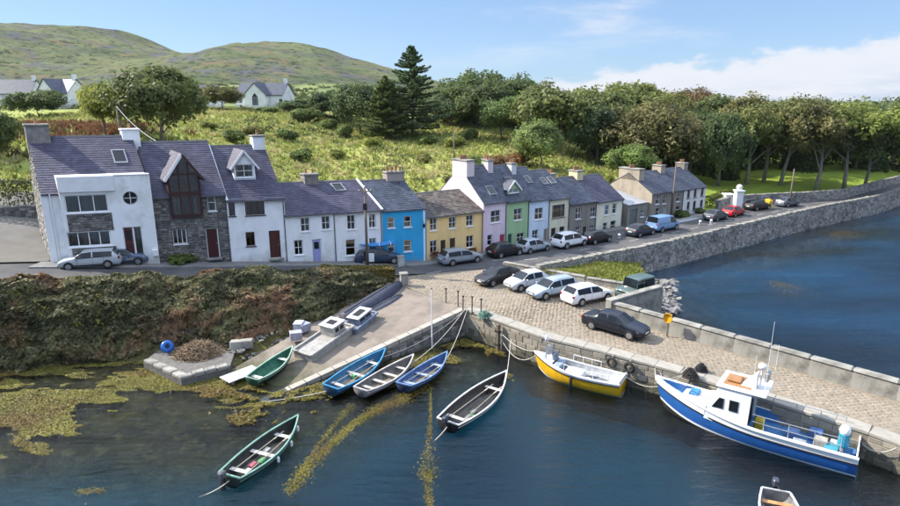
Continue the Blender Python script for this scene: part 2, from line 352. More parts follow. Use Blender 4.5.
def ground(x, y):
    x = np.asarray(x, float); y = np.asarray(y, float)
    f, n_ = ipl(FRONT, x), ipl(NEAR, x); road = zr(x)
    d = y - f
    land = road * (1 - sstep(1, 11, d)) + back(x, y) * sstep(1, 11, d)
    flat = road - .05
    z = np.where(d > 0, np.maximum(land, flat - .02), flat)
    # harbour and lough bed
    dl = sdist(SHORE_L, x, y); shelf = np.interp(x, [-22, -10, 0], [9, 3, 2.2])
    pl = -.12 - .45 * np.clip(dl / shelf, 0, 1) - 4.6 * sstep(0, 9, dl - shelf)
    dr = sdist(SHORE_R, x, y); pr = -.15 - .6 * np.clip(dr / 5, 0, 1) - 4.3 * sstep(0, 10, dr - 3.5)
    dq = sdist(QUAYLINE, x, y); pq = -2.4 - .25 * dq
    bed = np.maximum(np.maximum(pl, pr), np.maximum(pq, -4.6)) + (fbm(x, y, 5, 21) - .5) * .5 + WL
    bed = np.minimum(bed, WL - .06)
    yw = ipl(SHORE_L, x)
    t = np.clip((y - yw) / np.maximum(n_ - yw, .1), 0, 1)
    hb = np.maximum(ipl(HEDGE_B, x), yw + .3); zh = np.interp(x, [-60, -24, -15, -8.2, -4.2], [.8, .75, 1.1, 1.8, 2.5])
    bank = np.where(y < hb, WL + .05 + (zh - WL - .05) * np.clip((y - yw) / (hb - yw), 0, 1), zh + (road - zh) * np.clip((y - hb) / np.maximum(n_ - hb, .2), 0, 1) ** .8)
    ts = np.clip(((x + 12.9) * 10.75 + (y - 33.8) * 11.8) / (10.75 ** 2 + 11.8 ** 2), 0, 1); onslip = np.zeros(np.shape(x), bool)
    for i in range(4):
        (xa, ya), (xb, yb_) = SLIP_POLY[i], SLIP_POLY[(i + 1) % 4]; onslip ^= ((ya > y) != (yb_ > y)) & (x < (xb - xa) * (y - ya) / (yb_ - ya) + xa)
    near_slip = onslip | (sdist(SLIP_POLY + SLIP_POLY[:1], x, y) < .9)
    bank = np.where(near_slip, np.minimum(bank, .1 + 2.1 * ts), bank)
    left = x < -4.2
    sea = np.where(left & (y > yw), bank, bed)
    lim = np.where(x > 7, n_ + 1.2, n_)
    return np.where(y < lim, sea, z)
def gridmesh(name, xs, ys, fn, mat, **props):
    X, Y = np.meshgrid(xs, ys); Z = fn(X, Y); nx, ny = len(xs), len(ys)
    me = bpy.data.meshes.new(name); V = np.stack([X, Y, Z], -1).reshape(-1, 3)
    i = np.arange((nx) * (ny)).reshape(ny, nx)
    F = np.stack([i[:-1, :-1], i[:-1, 1:], i[1:, 1:], i[1:, :-1]], -1).reshape(-1, 4)
    me.from_pydata(V.tolist(), [], F.tolist()); me.polygons.foreach_set('use_smooth', [True] * len(F))
    return link(name, me, mat, **props)

def terrain_material():
    m, n, l, b = nodes('field_and_shore')
    geo = n.new('ShaderNodeNewGeometry'); sep = n.new('ShaderNodeSeparateXYZ'); l.new(geo.outputs['Position'], sep.inputs[0])
    def rng_(v, lo, hi):
        r = n.new('ShaderNodeMapRange'); r.interpolation_type = 'SMOOTHSTEP'; r.inputs[1].default_value = lo; r.inputs[2].default_value = hi; l.new(v, r.inputs[0]); return r.outputs[0]
    g = mixrgb(n, l, tnoise(n, l, .09, 6, .65, coord='Object', lo=.4, hi=.6), (.30, .34, .08), (.23, .265, .065))
    g = mixrgb(n, l, tnoise(n, l, .35, 5, .7, coord='Object', lo=.5, hi=.66), g, (.36, .29, .13))
    g = mixrgb(n, l, tnoise(n, l, 1.6, 4, .7, coord='Object', lo=.5, hi=.75), g, (.055, .085, .022))
    moor = mixrgb(n, l, tnoise(n, l, .05, 6, .7, coord='Object', lo=.4, hi=.6), (.185, .215, .085), (.10, .13, .05)); g = mixrgb(n, l, rng_(sep.outputs[1], 135, 175), g, moor)      # rougher grazing on the higher ground
    # smooth mown lawn to the east
    lawn = mixrgb(n, l, tnoise(n, l, .5, 3, .6, lo=.35, hi=.65), (.26, .33, .05), (.20, .27, .045))
    g = mixrgb(n, l, rng_(sep.outputs[0], 26, 36), g, lawn)
    mud = mixrgb(n, l, tnoise(n, l, .5, 6, .7, lo=.38, hi=.62), (.10, .085, .03), (.03, .028, .016))
    mud = mixrgb(n, l, tnoise(n, l, 1.3, 5, .7, lo=.52, hi=.7), mud, (.17, .145, .05))
    deep = mixrgb(n, l, rng_(sep.outputs[2], -.1, -2.2), mud, (.065, .235, .27))
    col = mixrgb(n, l, rng_(sep.outputs[2], 1.5, 2.4), deep, g)
    l.new(col, b.inputs['Base Color']); b.inputs['Roughness'].default_value = .95; b.inputs['Specular IOR Level'].default_value = .1
    bp = n.new('ShaderNodeBump'); bp.inputs['Strength'].default_value = .6; bp.inputs['Distance'].default_value = .25
    l.new(tnoise(n, l, 2.2, 6, .7), bp.inputs['Height']); l.new(bp.outputs[0], b.inputs['Normal'])
    return m
def hill_material():
    m, n, l, b = nodes('moorland')
    g = mixrgb(n, l, tnoise(n, l, .012, 8, .7, coord='Object', lo=.40, hi=.60), (.185, .205, .095), (.085, .11, .055))
    g = mixrgb(n, l, tnoise(n, l, .03, 8, .75, coord='Object', lo=.5, hi=.62), g, (.19, .155, .085))
    g = mixrgb(n, l, tnoise(n, l, .022, 9, .78, coord='Object', sc=(1, 1, 2.5), lo=.51, hi=.60), g, (.115, .115, .128))
    g = mixrgb(n, l, tnoise(n, l, .11, 6, .75, coord='Object', lo=.52, hi=.60), g, (.035, .05, .026))
    l.new(g, b.inputs['Base Color']); b.inputs['Roughness'].default_value = 1; b.inputs['Specular IOR Level'].default_value = .05
    bp = n.new('ShaderNodeBump'); bp.inputs['Strength'].default_value = 1; bp.inputs['Distance'].default_value = 6
    l.new(tnoise(n, l, .06, 8, .75), bp.inputs['Height']); l.new(bp.outputs[0], b.inputs['Normal'])
    return m
FIELD = terrain_material()
gridmesh('ground', np.arange(-120, 160.1, 1.25), np.concatenate([np.arange(4, 130, 1.0), np.arange(130, 331, 3.0)]), ground, FIELD, kind='structure')
def farground(x, y):
    inside = (x > -119) & (x < 159) & (y > 5) & (y < 322)
    z = np.where(y > 20, np.maximum(back(x, y), hill(x, y)), -6)
    z = np.where((x > 60) & (y < 102 + (x - 80) * .75), -6, z)
    z = np.where(x < -110, np.where(y > 0, back(x, y) - 1, -6), z)
    return np.where(inside, -8, z)
gridmesh('hills', np.concatenate([np.arange(-1500, -700, 40.), np.arange(-700, 250, 8.), np.arange(250, 1601, 45.)]),
         np.concatenate([np.arange(-900, 0, 90.), np.arange(0, 330, 12.), np.arange(330, 900, 8.), np.arange(900, 1700, 40.)]), farground, hill_material(), kind='structure')

# ------------------------------------------------------------------ water: a clear body that soaks up red light, rippled on top
def water_material():
    m, n, l, b = nodes('sea_water'); out = n['Material Output']; n.remove(b)
    tr = n.new('ShaderNodeBsdfTransparent'); gl = n.new('ShaderNodeBsdfGlossy'); gl.inputs['Roughness'].default_value = .035
    fr = n.new('ShaderNodeFresnel'); fr.inputs['IOR'].default_value = 1.42
    bp = n.new('ShaderNodeBump'); bp.inputs['Strength'].default_value = 1; bp.inputs['Distance'].default_value = .085
    a = tnoise(n, l, 2.3, 5, .7, coord='Object', sc=(.45, 1.6, 1)); c = tnoise(n, l, .35, 3, .6, coord='Object', sc=(.5, 1.6, 1))
    w = n.new('ShaderNodeMath'); w.operation = 'MULTIPLY_ADD'; l.new(c, w.inputs[0]); w.inputs[1].default_value = 3.0; l.new(a, w.inputs[2])
    # the quay shelters the harbour; the lough beyond it is choppier
    geo = n.new('ShaderNodeNewGeometry'); dt = n.new('ShaderNodeVectorMath'); dt.operation = 'DOT_PRODUCT'; l.new(geo.outputs['Position'], dt.inputs[0]); dt.inputs[1].default_value = (1, 1, 0)
    mr = n.new('ShaderNodeMapRange'); mr.interpolation_type = 'SMOOTHSTEP'; mr.inputs[1].default_value = 47; mr.inputs[2].default_value = 64; mr.inputs[3].default_value = 1; mr.inputs[4].default_value = 3.2; l.new(dt.outputs['Value'], mr.inputs[0])
    w2 = n.new('ShaderNodeMath'); w2.operation = 'MULTIPLY'; l.new(w.outputs[0], w2.inputs[0]); l.new(mr.outputs[0], w2.inputs[1])
    l.new(w2.outputs[0], bp.inputs['Height'])
    for q in (gl, fr): l.new(bp.outputs[0], q.inputs['Normal'])
    df = n.new('ShaderNodeBsdfDiffuse'); df.inputs['Color'].default_value = (.014, .095, .215, 1)      # light scattered back by the water itself, more in the choppy lough
    mq = n.new('ShaderNodeMapRange'); mq.interpolation_type = 'SMOOTHSTEP'; mq.inputs[1].default_value = 50; mq.inputs[2].default_value = 80; mq.inputs[3].default_value = .0; mq.inputs[4].default_value = .42; l.new(dt.outputs['Value'], mq.inputs[0])
    mp_ = n.new('ShaderNodeMath'); mp_.operation = 'MULTIPLY'; l.new(mq.outputs[0], mp_.inputs[0]); l.new(tnoise(n, l, .06, 5, .65, coord='Object', sc=(.5, 1.6, 1), lo=.3, hi=.7), mp_.inputs[1]); mq = mp_
    md = n.new('ShaderNodeMixShader'); l.new(mq.outputs[0], md.inputs[0]); l.new(tr.outputs[0], md.inputs[1]); l.new(df.outputs[0], md.inputs[2])
    mx = n.new('ShaderNodeMixShader'); l.new(fr.outputs[0], mx.inputs[0]); l.new(md.outputs[0], mx.inputs[1]); l.new(gl.outputs[0], mx.inputs[2])
    l.new(mx.outputs[0], out.inputs['Surface'])
    va = n.new('ShaderNodeVolumeAbsorption'); va.inputs['Density'].default_value = .20; va.inputs['Color'].default_value = (0, .50, .64, 1)
    l.new(va.outputs[0], out.inputs['Volume'])
    return m
mb = MB(); mb.box(-1400, 1500, -800, 1400, -30, WL); mb.build('water', water_material(), kind='structure')

# ------------------------------------------------------------------ roads
ASPH = M('asphalt', (.060, .060, .064), (.085, .083, .083), scale=.8, rough=.9, bump=.3, bscale=30, c3=(.11, .105, .10), s3=.25)
def strip(name, ya, yb, xs, dz, mat, **props):
    """ground sheet between two lines y = ya(x) and y = yb(x)"""
    b_ = MB(); rows = []
    for x in xs:
        a, c = ya(x), yb(x); rows.append([(x, a + (c - a) * k / 4, zr(x) + dz) for k in range(5)])
    b_.grid(rows, flip=True); return b_.build(name, mat, smooth=True, recalc=False, **props)
xs_road = list(np.arange(-120, 140, 1.0))
strip('road', lambda x: float(ipl(NEAR, x)) - (.2 if x < -4 else 0), lambda x: float(ipl(FRONT, x)) + .3, xs_road, 0.0, ASPH, kind='structure')
PAVE = M('pavement_concrete', (.20, .195, .185), (.15, .145, .14), scale=1, rough=.9, bump=.3)
def pavement(x0, x1, w, st=1.0):
    xs = list(np.arange(x0, x1 + .01, st)); b_ = MB()
    for a, c in zip(xs[:-1], xs[1:]):
        ya, yc = float(ipl(FRONT, a)), float(ipl(FRONT, c)); za, zc = float(zr(a)), float(zr(c))
        lo = [(a, ya - w, za - .05), (c, yc - w, zc - .05), (c, yc - w, zc + .11), (a, ya - w, za + .11)]
        b_.quad(*lo); b_.quad((a, ya - w, za + .11), (c, yc - w, zc + .11), (c, yc + .25, zc + .11), (a, ya + .25, za + .11))
    o = b_.build('pavement', PAVE, kind='structure')
    k = 0
    kerb = M('kerb_stone', (.32, .31, .29), (.24, .23, .22), scale=3, rough=.85, tone=.15)
    for a, c in zip(xs[:-1], xs[1:]):
        ya, yc = float(ipl(FRONT, a)) - w, float(ipl(FRONT, c)) - w; za, zc = float(zr(a)), float(zr(c))
        kb = MB(); kb.bar((a + .01, ya - .06, za + .035), (c - .01, yc - .06, zc + .035), .12, .165); kb.build('kerb_stone', kerb, o)
pavement(-32, 21, 1.25); pavement(26, 37, 1.1)
# faded white line down the street
LINE = M('road_marking_paint', (.55, .55, .53), (.32, .32, .31), scale=4, rough=.8)
ml = thing('road_marking', 'worn white dashed centre line painted along the street', 'road marking')
for k in range(34):
    x0 = -30 + k * 3.1
    if -1 < x0 < 4: continue
    mid = lambda x: float(ipl(NEAR, x)) * .5 + (float(ipl(FRONT, x)) - 1.3) * .5 if x > 4 else float(ipl(FRONT, x)) - 4.2
    d_ = MB(); x1 = x0 + 1.3; ya, yb = mid(x0), mid(x1)
    d_.quad((x0, ya - .05, zr(x0) + .006), (x1, yb - .05, zr(x1) + .006), (x1, yb + .05, zr(x1) + .006), (x0, ya + .05, zr(x0) + .006)); d_.build('dash', LINE, ml)
# concrete drive beside the first house
b_ = MB(); drive = [(-31.9, 45.0), (-45, 41.0), (-47, 50), (-44, 62), (-35.5, 60), (-34.5, 54)]
rows = []
for t in np.linspace(0, 1, 14):
    e0 = Vector((-31.55, 45.5)).lerp(Vector((-37.2, 63)), t); e1 = Vector((-48, 40.0)).lerp(Vector((-53, 60)), t)
    rows.append([(p.x, p.y, max(float(ground(p.x, p.y)), float(zr(p.x)) - .1) + .13) for p in [e0.lerp(e1, s / 8) for s in range(9)]])
b_.grid(rows); b_.build('driveway', M('drive_concrete', (.17, .16, .145), (.13, .123, .11), scale=.7, rough=.93, bump=.4, c3=(.14, .13, .11), s3=.25), kind='structure', smooth=True)

# ------------------------------------------------------------------ stonework generator
def stones_on(Vs, Ts, o, d, n_, L, z0, z1, rh=(.2, .34), w=(.28, .6), proud=.05, zfun=None, rg=rng):
    """irregular coursed stones on the vertical face starting at o along d, facing n_; appends chamfered blocks (5 quads each)"""
    o, d, n_ = Vector(o), Vector(d).normalized(), Vector(n_).normalized(); z = z0
    while z < z1 - .08:
        h = min(rg.uniform(*rh), z1 - z); x = -rg.random() * .2
        while x < L:
            ww = rg.uniform(*w); a, b = max(x, 0), min(x + ww, L); x += ww
            if b - a < .08: continue
            g = .014; p = proud * rg.uniform(.35, 1.2); c = .03
            j = lambda s: rg.uniform(-s, s)
            out = [(a + g + j(.012), z + g + j(.012)), (b - g + j(.012), z + g + j(.012)), (b - g + j(.012), z + h - g + j(.012)), (a + g + j(.012), z + h - g + j(.012))]
            inn = [(out[0][0] + c, out[0][1] + c), (out[1][0] - c, out[1][1] + c), (out[2][0] - c, out[2][1] - c), (out[3][0] + c, out[3][1] - c)]
            P = lambda q, k: o + d * q[0] + n_ * k + Vector((0, 0, q[1]))
            A = [P(q, 0) for q in out]; B = [P(q, p + j(.01)) for q in inn]; t = rg.random()
            for q in ((B[0], B[1], B[2], B[3]), (A[0], A[1], B[1], B[0]), (A[1], A[2], B[2], B[1]), (A[2], A[3], B[3], B[2]), (A[3], A[0], B[0], B[3])):
                Vs.extend([tuple(v) for v in q]); Ts.append(t)
        z += h
def offset_poly(pts, d):
    out = []
    for i, p in enumerate(pts):
        a = Vector(pts[max(i - 1, 0)][:2]); b = Vector(pts[min(i + 1, len(pts) - 1)][:2]); t = (b - a).normalized()
        out.append((p[0] + t.y * d, p[1] - t.x * d))
    return out
def wall_along(name, label, pts, z0, ztop, th, mat_core, mat_st, rh=(.2, .34), w=(.3, .65), proud=.05, coping=None, group=None, both=False, cat='wall'):
    """stone wall following pts; faces the right-hand side of its direction of travel; ztop(x) gives its height"""
    t = thing(name, label, cat, (pts[0][0], pts[0][1], 0), 0, group); o = Vector((pts[0][0], pts[0][1], 0))
    inn = offset_poly(pts, -th); core = MB(); Vs, Ts = [], []; cp = MB()
    for i in range(len(pts) - 1):
        a, b, c, d = Vector((*pts[i][:2], 0)) - o, Vector((*pts[i + 1][:2], 0)) - o, Vector((*inn[i + 1], 0)) - o, Vector((*inn[i], 0)) - o
        za, zb = ztop(pts[i][0]), ztop(pts[i + 1][0]); f = lambda v, z: (v.x, v.y, z)
        core.quad(f(a, z0), f(b, z0), f(b, zb), f(a, za)); core.quad(f(c, z0), f(d, z0), f(d, za), f(c, zb)); core.quad(f(a, za), f(b, zb), f(c, zb), f(d, za))
        if i == 0: core.quad(f(d, z0), f(a, z0), f(a, za), f(d, za))
        if i == len(pts) - 2: core.quad(f(b, z0), f(c, z0), f(c, zb), f(b, zb))
        dv = (b - a); L = dv.length; nv = Vector((dv.y, -dv.x, 0))
        k = max(1, int(L / 4))
        for q in range(k):
            s0 = a + dv * q / k; zt = za + (zb - za) * (q + .5) / k
            stones_on(Vs, Ts, s0, dv, nv, L / k, z0, zt, rh, w, proud)
            if both: stones_on(Vs, Ts, d + (c - d) * (q + 1) / k, -dv, -nv, L / k, max(z0, 2), zt, rh, w, proud)
        if coping:
            x = 0; u = dv.normalized(); nn = nv.normalized()
            while x < L:
                ww = rng.uniform(*coping[0]); h = rng.uniform(*coping[1]); s0 = a + u * (x + .01); s1 = a + u * min(x + ww - .01, L); x += ww
                zt = za + (zb - za) * (s0 - a).length / L; e = rng.uniform(-.02, .05); m_ = (a - d).length / 2
                off = -nn * m_; cpt = MB
                cp.bar(s0 + off + Vector((0, 0, zt + h / 2)), s1 + off + Vector((0, 0, zt + h / 2 + rng.uniform(-.02, .02))), th + .06 + e, h)
    core.build('core', mat_core, t)
    soup('stonework', np.array(Vs), 4, mat_st, t, tone=Ts, kind='stuff')
    if coping: cp.build('coping', coping[2], t, kind='stuff')
    return t
COPE = M('coping_stone', (.31, .295, .26), (.21, .20, .175), scale=2.2, rough=.92, tone=.16, c3=(.15, .145, .125), s3=1.3, bump=.4, bscale=14)
SEAST = M('seawall_stone', (.24, .228, .21), (.34, .325, .295), scale=1.8, rough=.9, tone=.42, bump=.6, bscale=10, c3=(.13, .125, .12), s3=.5)
SEA = [(7.9, 51.0), (14.3, 55.3), (20.9, 59.4), (27.7, 64.4), (38.2, 72.3), (51.3, 81.9), (66, 91.6), (80, 103), (130, 140)]
wall_along('sea_wall', 'long grey rubble stone sea wall holding the street above the lough', SEA, -.6, lambda x: 3.2, .5, MORTAR, SEAST, rh=(.2, .36), w=(.25, .6), proud=.07,
           coping=((.3, .55), (.14, .30), COPE), both=False)
FARW = [(37.5, 82.8), (41, 86.5), (45, 88.2), (54, 90.6), (62, 93.6), (78, 105.6), (130, 147)]
wall_along('garden_wall', 'low stone wall between the far road and the tree lined lawn', FARW, 2.3, lambda x: 3.9 + max(0, x - 62) * .02, .45, MORTAR, SEAST, rh=(.18, .3), w=(.25, .5), coping=((.3, .55), (.1, .2), COPE))
# ------------------------------------------------------------------ quay, slipway and their walls
ZQ = 2.6
def zq(x, y): return ZQ - .6 * min(1, max(0, ((x - 1.1) * .7 - (y - 42) * .7 - 3) / 23))   # the quay falls gently seawards
PAR = [(11.6, 40.9), (14.75, 37.9), (19.3, 33.6), (23.9, 29.2), (37, 13.5)]         # sea parapet, inner face
quay_poly = [(-5.2, 49.4), (-4.6, 50.9), (0, 52.5), (4.9, 53.7), (7.5, 51.8), (11.4, 48.9), (17.0, 45.6), (16.4, 44.3), (11.9, 41.2)] + [(p[0] + .3, p[1] + .2) for p in PAR[1:]] + QUAYLINE[::-1]
QG = M('quay_ground', (.26, .22, .17), (.20, .17, .13), scale=2, rough=.95, bump=.5, bscale=18)
quay = MB(); quay.prism(quay_poly, -3.0, 1.0); quay.v = [(x, y, z if z < 0 else zq(x, y) - .05) for x, y, z in quay.v]; quay.f.pop(1); quay.t.pop()
quay = quay.build('quay', QG, kind='structure')
m_ = MB(); n__ = len(quay_poly); bm = bmesh.new(); vs_ = [bm.verts.new((x, y, zq(x, y) - .05)) for x, y in quay_poly]; bm.faces.new(vs_); bmesh.ops.triangulate(bm, faces=bm.faces); bmesh.ops.recalc_face_normals(bm, faces=bm.faces)
me_ = bpy.data.meshes.new('quay_bed'); bm.to_mesh(me_); bm.free(); link('quay_bed', me_, QG, quay)
def inpoly(P, x, y):
    c = np.zeros(np.shape(x), bool); n_ = len(P)
    for i in range(n_):
        x0, y0 = P[i]; x1, y1 = P[(i + 1) % n_]
        if y0 == y1: continue
        c ^= ((y0 > y) != (y1 > y)) & (x < (x1 - x0) * (y - y0) / (y1 - y0) + x0)
    return c
# cobbles: one low cushion stone each, laid in rows across the quay
def cobbles():
    d = Vector((18.5, -18.9)).normalized(); e = Vector((-d.y, d.x)); V = []; T = []
    u = np.arange(-16, 46, .33); w = np.arange(-8, 22, .245)
    for j, ww in enumerate(w):
        for i, uu in enumerate(u):
            a = uu + (.165 if j % 2 else 0) + rng.uniform(-.05, .05); b = ww + rng.uniform(-.04, .04)
            x = 1.1 + d.x * a + e.x * b; y = 42 + d.y * a + e.y * b
            V.append((x, y))
    P = np.array(V); ok = inpoly(quay_poly, P[:, 0], P[:, 1]) & (sdist(QUAYLINE, P[:, 0], P[:, 1] - .0) > 1.05) & (sdist(PAR, P[:, 0], P[:, 1]) > .15) & (P[:, 1] > 12) & (P[:, 0] < 28)
    ok &= ~((P[:, 1] > 52.0 + P[:, 0] * .1) | ((P[:, 0] < 1.4) & (P[:, 1] < 49 - (P[:, 0] + 5) * 1.15)))
    P = P[ok]; out = []; tone = []
    K = 6; ang = np.arange(K) * 2 * np.pi / K
    for (x, y) in P:
        rx, ry, h = rng.uniform(.13, .19), rng.uniform(.10, .14), rng.uniform(.010, .04); a0 = math.atan2(d.y, d.x) + rng.uniform(-.3, .3)
        ca, sa = math.cos(a0), math.sin(a0); jit = [rng.uniform(.85, 1.12) for _ in range(K)]
        rr = [[(x + ca * rx * j * k * math.cos(t) - sa * ry * j * k * math.sin(t), y + sa * rx * j * k * math.cos(t) + ca * ry * j * k * math.sin(t)) for t, j in zip(ang, jit)] for k in (1.0, .72)]
        zz_ = zq(x, y) - .07; z0, z1 = zz_, zz_ + .02 + h * .85; t = rng.random()
        for k in range(K):
            k2 = (k + 1) % K
            out += [(*rr[0][k], z0), (*rr[0][k2], z0), (*rr[1][k2], z1), (*rr[1][k], z1)]; tone.append(t)
        out += [(*rr[1][0], z1), (*rr[1][1], z1), (*rr[1][2], z1), (*rr[1][3], z1)]; tone.append(t)
        out += [(*rr[1][3], z1), (*rr[1][4], z1), (*rr[1][5], z1), (*rr[1][0], z1)]; tone.append(t)
    cm = M('cobble_stone', (.285, .235, .178), (.23, .19, .142), scale=1.2, rough=.85, tone=.17, bump=.4, bscale=16, c3=(.215, .18, .135), s3=.22)
    soup('cobbles', np.array(out), 4, cm, quay, tone=tone, kind='stuff')
cobbles()
# smooth edge slabs along the inner lip, each its own stone
LIP = M('edge_slab', (.34, .315, .27), (.27, .25, .215), scale=1.6, rough=.9, tone=.05, bump=.35, bscale=16, c3=(.36, .34, .30), s3=.5)
INNER = QUAYLINE
def along(poly, step_):
    out = []; carry = 0.0
    for a, b in zip(poly[:-1], poly[1:]):
        a, b = Vector(a), Vector(b); L = (b - a).length; d = (b - a) / L; s = 0
        n_ = max(1, round(L / step_)); w = L / n_
        for k in range(n_): out.append((a + d * w * k, a + d * w * (k + 1), d))
    return out
for a, b, d in along(INNER, 1.35):
    nn = Vector((-d.y, d.x)); m_ = MB(); w = .95
    m_.bbox(0.004, (b - a).length - .004, 0, w, -.16, .005 + rng.uniform(-.006, .006), .02)
    o = m_.build('edge_slab', LIP, quay); o.location = (a.x - nn.x * .06, a.y - nn.y * .06, zq(a.x, a.y)); o.rotation_euler.y = math.atan2(zq(a.x, a.y) - zq(b.x, b.y), (b - a).length); o.rotation_euler.z = math.atan2(d.y, d.x)
# face of the quay: squared blocks, each its own piece
QB = M('quay_block', (.30, .27, .22), (.21, .19, .16), scale=1.5, rough=.92, bump=.7, bscale=9, c3=(.30, .27, .215), s3=.8, objcol=True)
def block_mesh(L, h):
    m_ = MB(); m_.bbox(0, L, -.05, .22, 0, h, .03)
    me = m_.build('quay_block', QB, quay); data = me.data; bpy.data.objects.remove(me)
    return data
blocks = {(L, h_): block_mesh(L, h_) for L in (.42, .6, .8, 1.05) for h_ in (.27, .35, .43)}
count = 0
for a, b in zip(INNER[:-1], INNER[1:]):
    a, b = Vector(a), Vector(b); d = (b - a).normalized(); L = (b - a).length
    ztop = zq(*b) - .17; z = ztop; row = 0
    while z > .25 and a.y > 22:
        hh_ = rng.choice((.27, .35, .43)); z -= hh_ + .012; s = rng.uniform(-.3, 0)
        while s < L - .2:
            Lb = rng.choice((.42, .6, .8, 1.05)); p = a + d * max(s, 0)
            if count < 300 and p.y > 22 and s + Lb <= L + .25:
                o = link('quay_block', blocks[Lb, hh_], None, quay); pr_ = rng.uniform(-.03, .02); o.location = (p.x + d.y * pr_, p.y - d.x * pr_, z); o.rotation_euler = (0, rng.uniform(-.012, .012), math.atan2(d.y, d.x))
                t = rng.uniform(.8, 1.2); wet = z < WL + .35 + rng.uniform(-.15, .15)
                o.color = (t * .42, t * .42, t * .36, 1) if wet else (t, t * .98, t * .94, 1); count += 1
            s += Lb + .015
        row += 1
# sea parapet: concrete panels with coping lengths
for k, (a, b, d) in enumerate(along(PAR, 2.3)):
    nn = Vector((-d.y, d.x)); L = (b - a).length; rz = math.atan2(d.y, d.x)
    m_ = MB(); m_.box(.001, L - .001, .02, .48, -.3, .86); o = m_.build('parapet_panel', CONC_PALE, quay); o.location = (a.x, a.y, zq(a.x, a.y)); o.rotation_euler = (0, math.atan2(zq(a.x, a.y) - zq(b.x, b.y), L), rz)
    m_ = MB(); m_.bbox(.001, L - .001, -.05, .56, 0, .2, .09); o = m_.build('coping_stone', COPE, quay); o.location = (a.x, a.y, zq(a.x, a.y) + .864); o.rotation_euler = (0, math.atan2(zq(a.x, a.y) - zq(b.x, b.y), L), rz)
    m_ = MB(); m_.box(0, L, .03, .62, -4, -.32); o = m_.build('outer_wall', CONC, quay); o.location = (a.x, a.y, zq(a.x, a.y)); o.rotation_euler.z = rz
def pwall(name, label, a, b, zb, zt, th, mat, cope=.12):
    t = thing(name, label, 'wall', (a[0], a[1], 0), math.atan2(b[1] - a[1], b[0] - a[0])); L = math.hypot(b[0] - a[0], b[1] - a[1])
    m_ = MB(); m_.box(0, L, 0, th, zb, zt); m_.build('wall_face', mat, t)
    n_ = max(1, round(L / 1.3))
    for k in range(n_):
        m_ = MB(); m_.bbox(L * k / n_ + .006, L * (k + 1) / n_ - .006, -.05, th + .05, zt + .004, zt + .004 + cope + rng.uniform(-.01, .01), .04); m_.build('coping_stone', COPE, t)
    return t
pwall('quay_wing_wall', 'short rendered wall dropping to the rocks beside the old jeep', (11.55, 40.75), (16.4, 44.2), -1.5, 3.55, .5, CONC, .16)
pwall('verge_wall', 'low pale wall behind the parked cars at the top of the quay', (4.9, 53.55), (11.4, 48.8), 2.2, 3.0, .4, CONC_PALE, .1)
pwall('verge_wall', 'low pale wall below the grass verge running to the rocks', (11.55, 48.7), (16.9, 45.5), 1.8, 2.95, .4, CONC_PALE, .1)
# grass verge between sea wall and quay
v0, v1 = [(8.2, 50.9), (14.5, 54.9), (18.8, 57.4)], [(8.0, 51.3 - .1), (12.0, 49.0), (17.2, 46.3)]
rows = []
for t in np.linspace(0, 1, 14):
    def pl(p, t): return Vector(p[0]).lerp(Vector(p[1]), t * 2) if t < .5 else Vector(p[1]).lerp(Vector(p[2]), t * 2 - 1)
    a, b = pl(v0, t), pl(v1, t)
    rows.append([(q.x, q.y, (2.75 - 2.4 * max(0, t - .45) * (1 - s / 8 * .35)) + .22 * math.sin(s * .8) * (1 - t) + rng.uniform(-.04, .04) - (.9 * t if s == 0 else 0)) for s, q in [(s, b.lerp(a, s / 8)) for s in range(9)]])
VG = M('verge_grass_soil', (.10, .135, .025), (.19, .165, .06), scale=.8, rough=1, bump=.6, bscale=8)
mb = MB(); mb.grid(rows); verge = mb.build('grass_verge', VG, kind='structure', smooth=True, recalc=True)
TUFT = leafmat('tuft_leaf', (.13, .16, .03), (.36, .37, .09), (.38, .31, .14))
def tufts(name, pts, h, w, mat, parent=None, per=5, **props):
    P = np.repeat(np.asarray(pts), per, axis=0); N = len(P); P = P + nr.normal(0, .12, (N, 3)) * [1, 1, 0]
    a = nr.random(N) * 2 * np.pi; H = h * (.5 + nr.random(N)); lean = nr.normal(0, .35, (N, 2)) * H[:, None]; ww = w * (.5 + nr.random(N))
    dx, dy = np.cos(a) * ww, np.sin(a) * ww; z = np.zeros(N)
    A = P + np.stack([-dx, -dy, z], 1); B = P + np.stack([dx, dy, z], 1); C = P + np.stack([lean[:, 0], lean[:, 1], H], 1)
    return soup(name, np.stack([A, B, C], 1).reshape(-1, 3), 3, mat, parent, **props)
vp = [tuple(Vector(rows[i][j]).lerp(Vector(rows[i + 1][j + 1]), rng.random())) for i in range(13) for j in range(8) for _ in range(14)]
tufts('grass', vp, .22, .06, TUFT, verge, 6, kind='stuff')
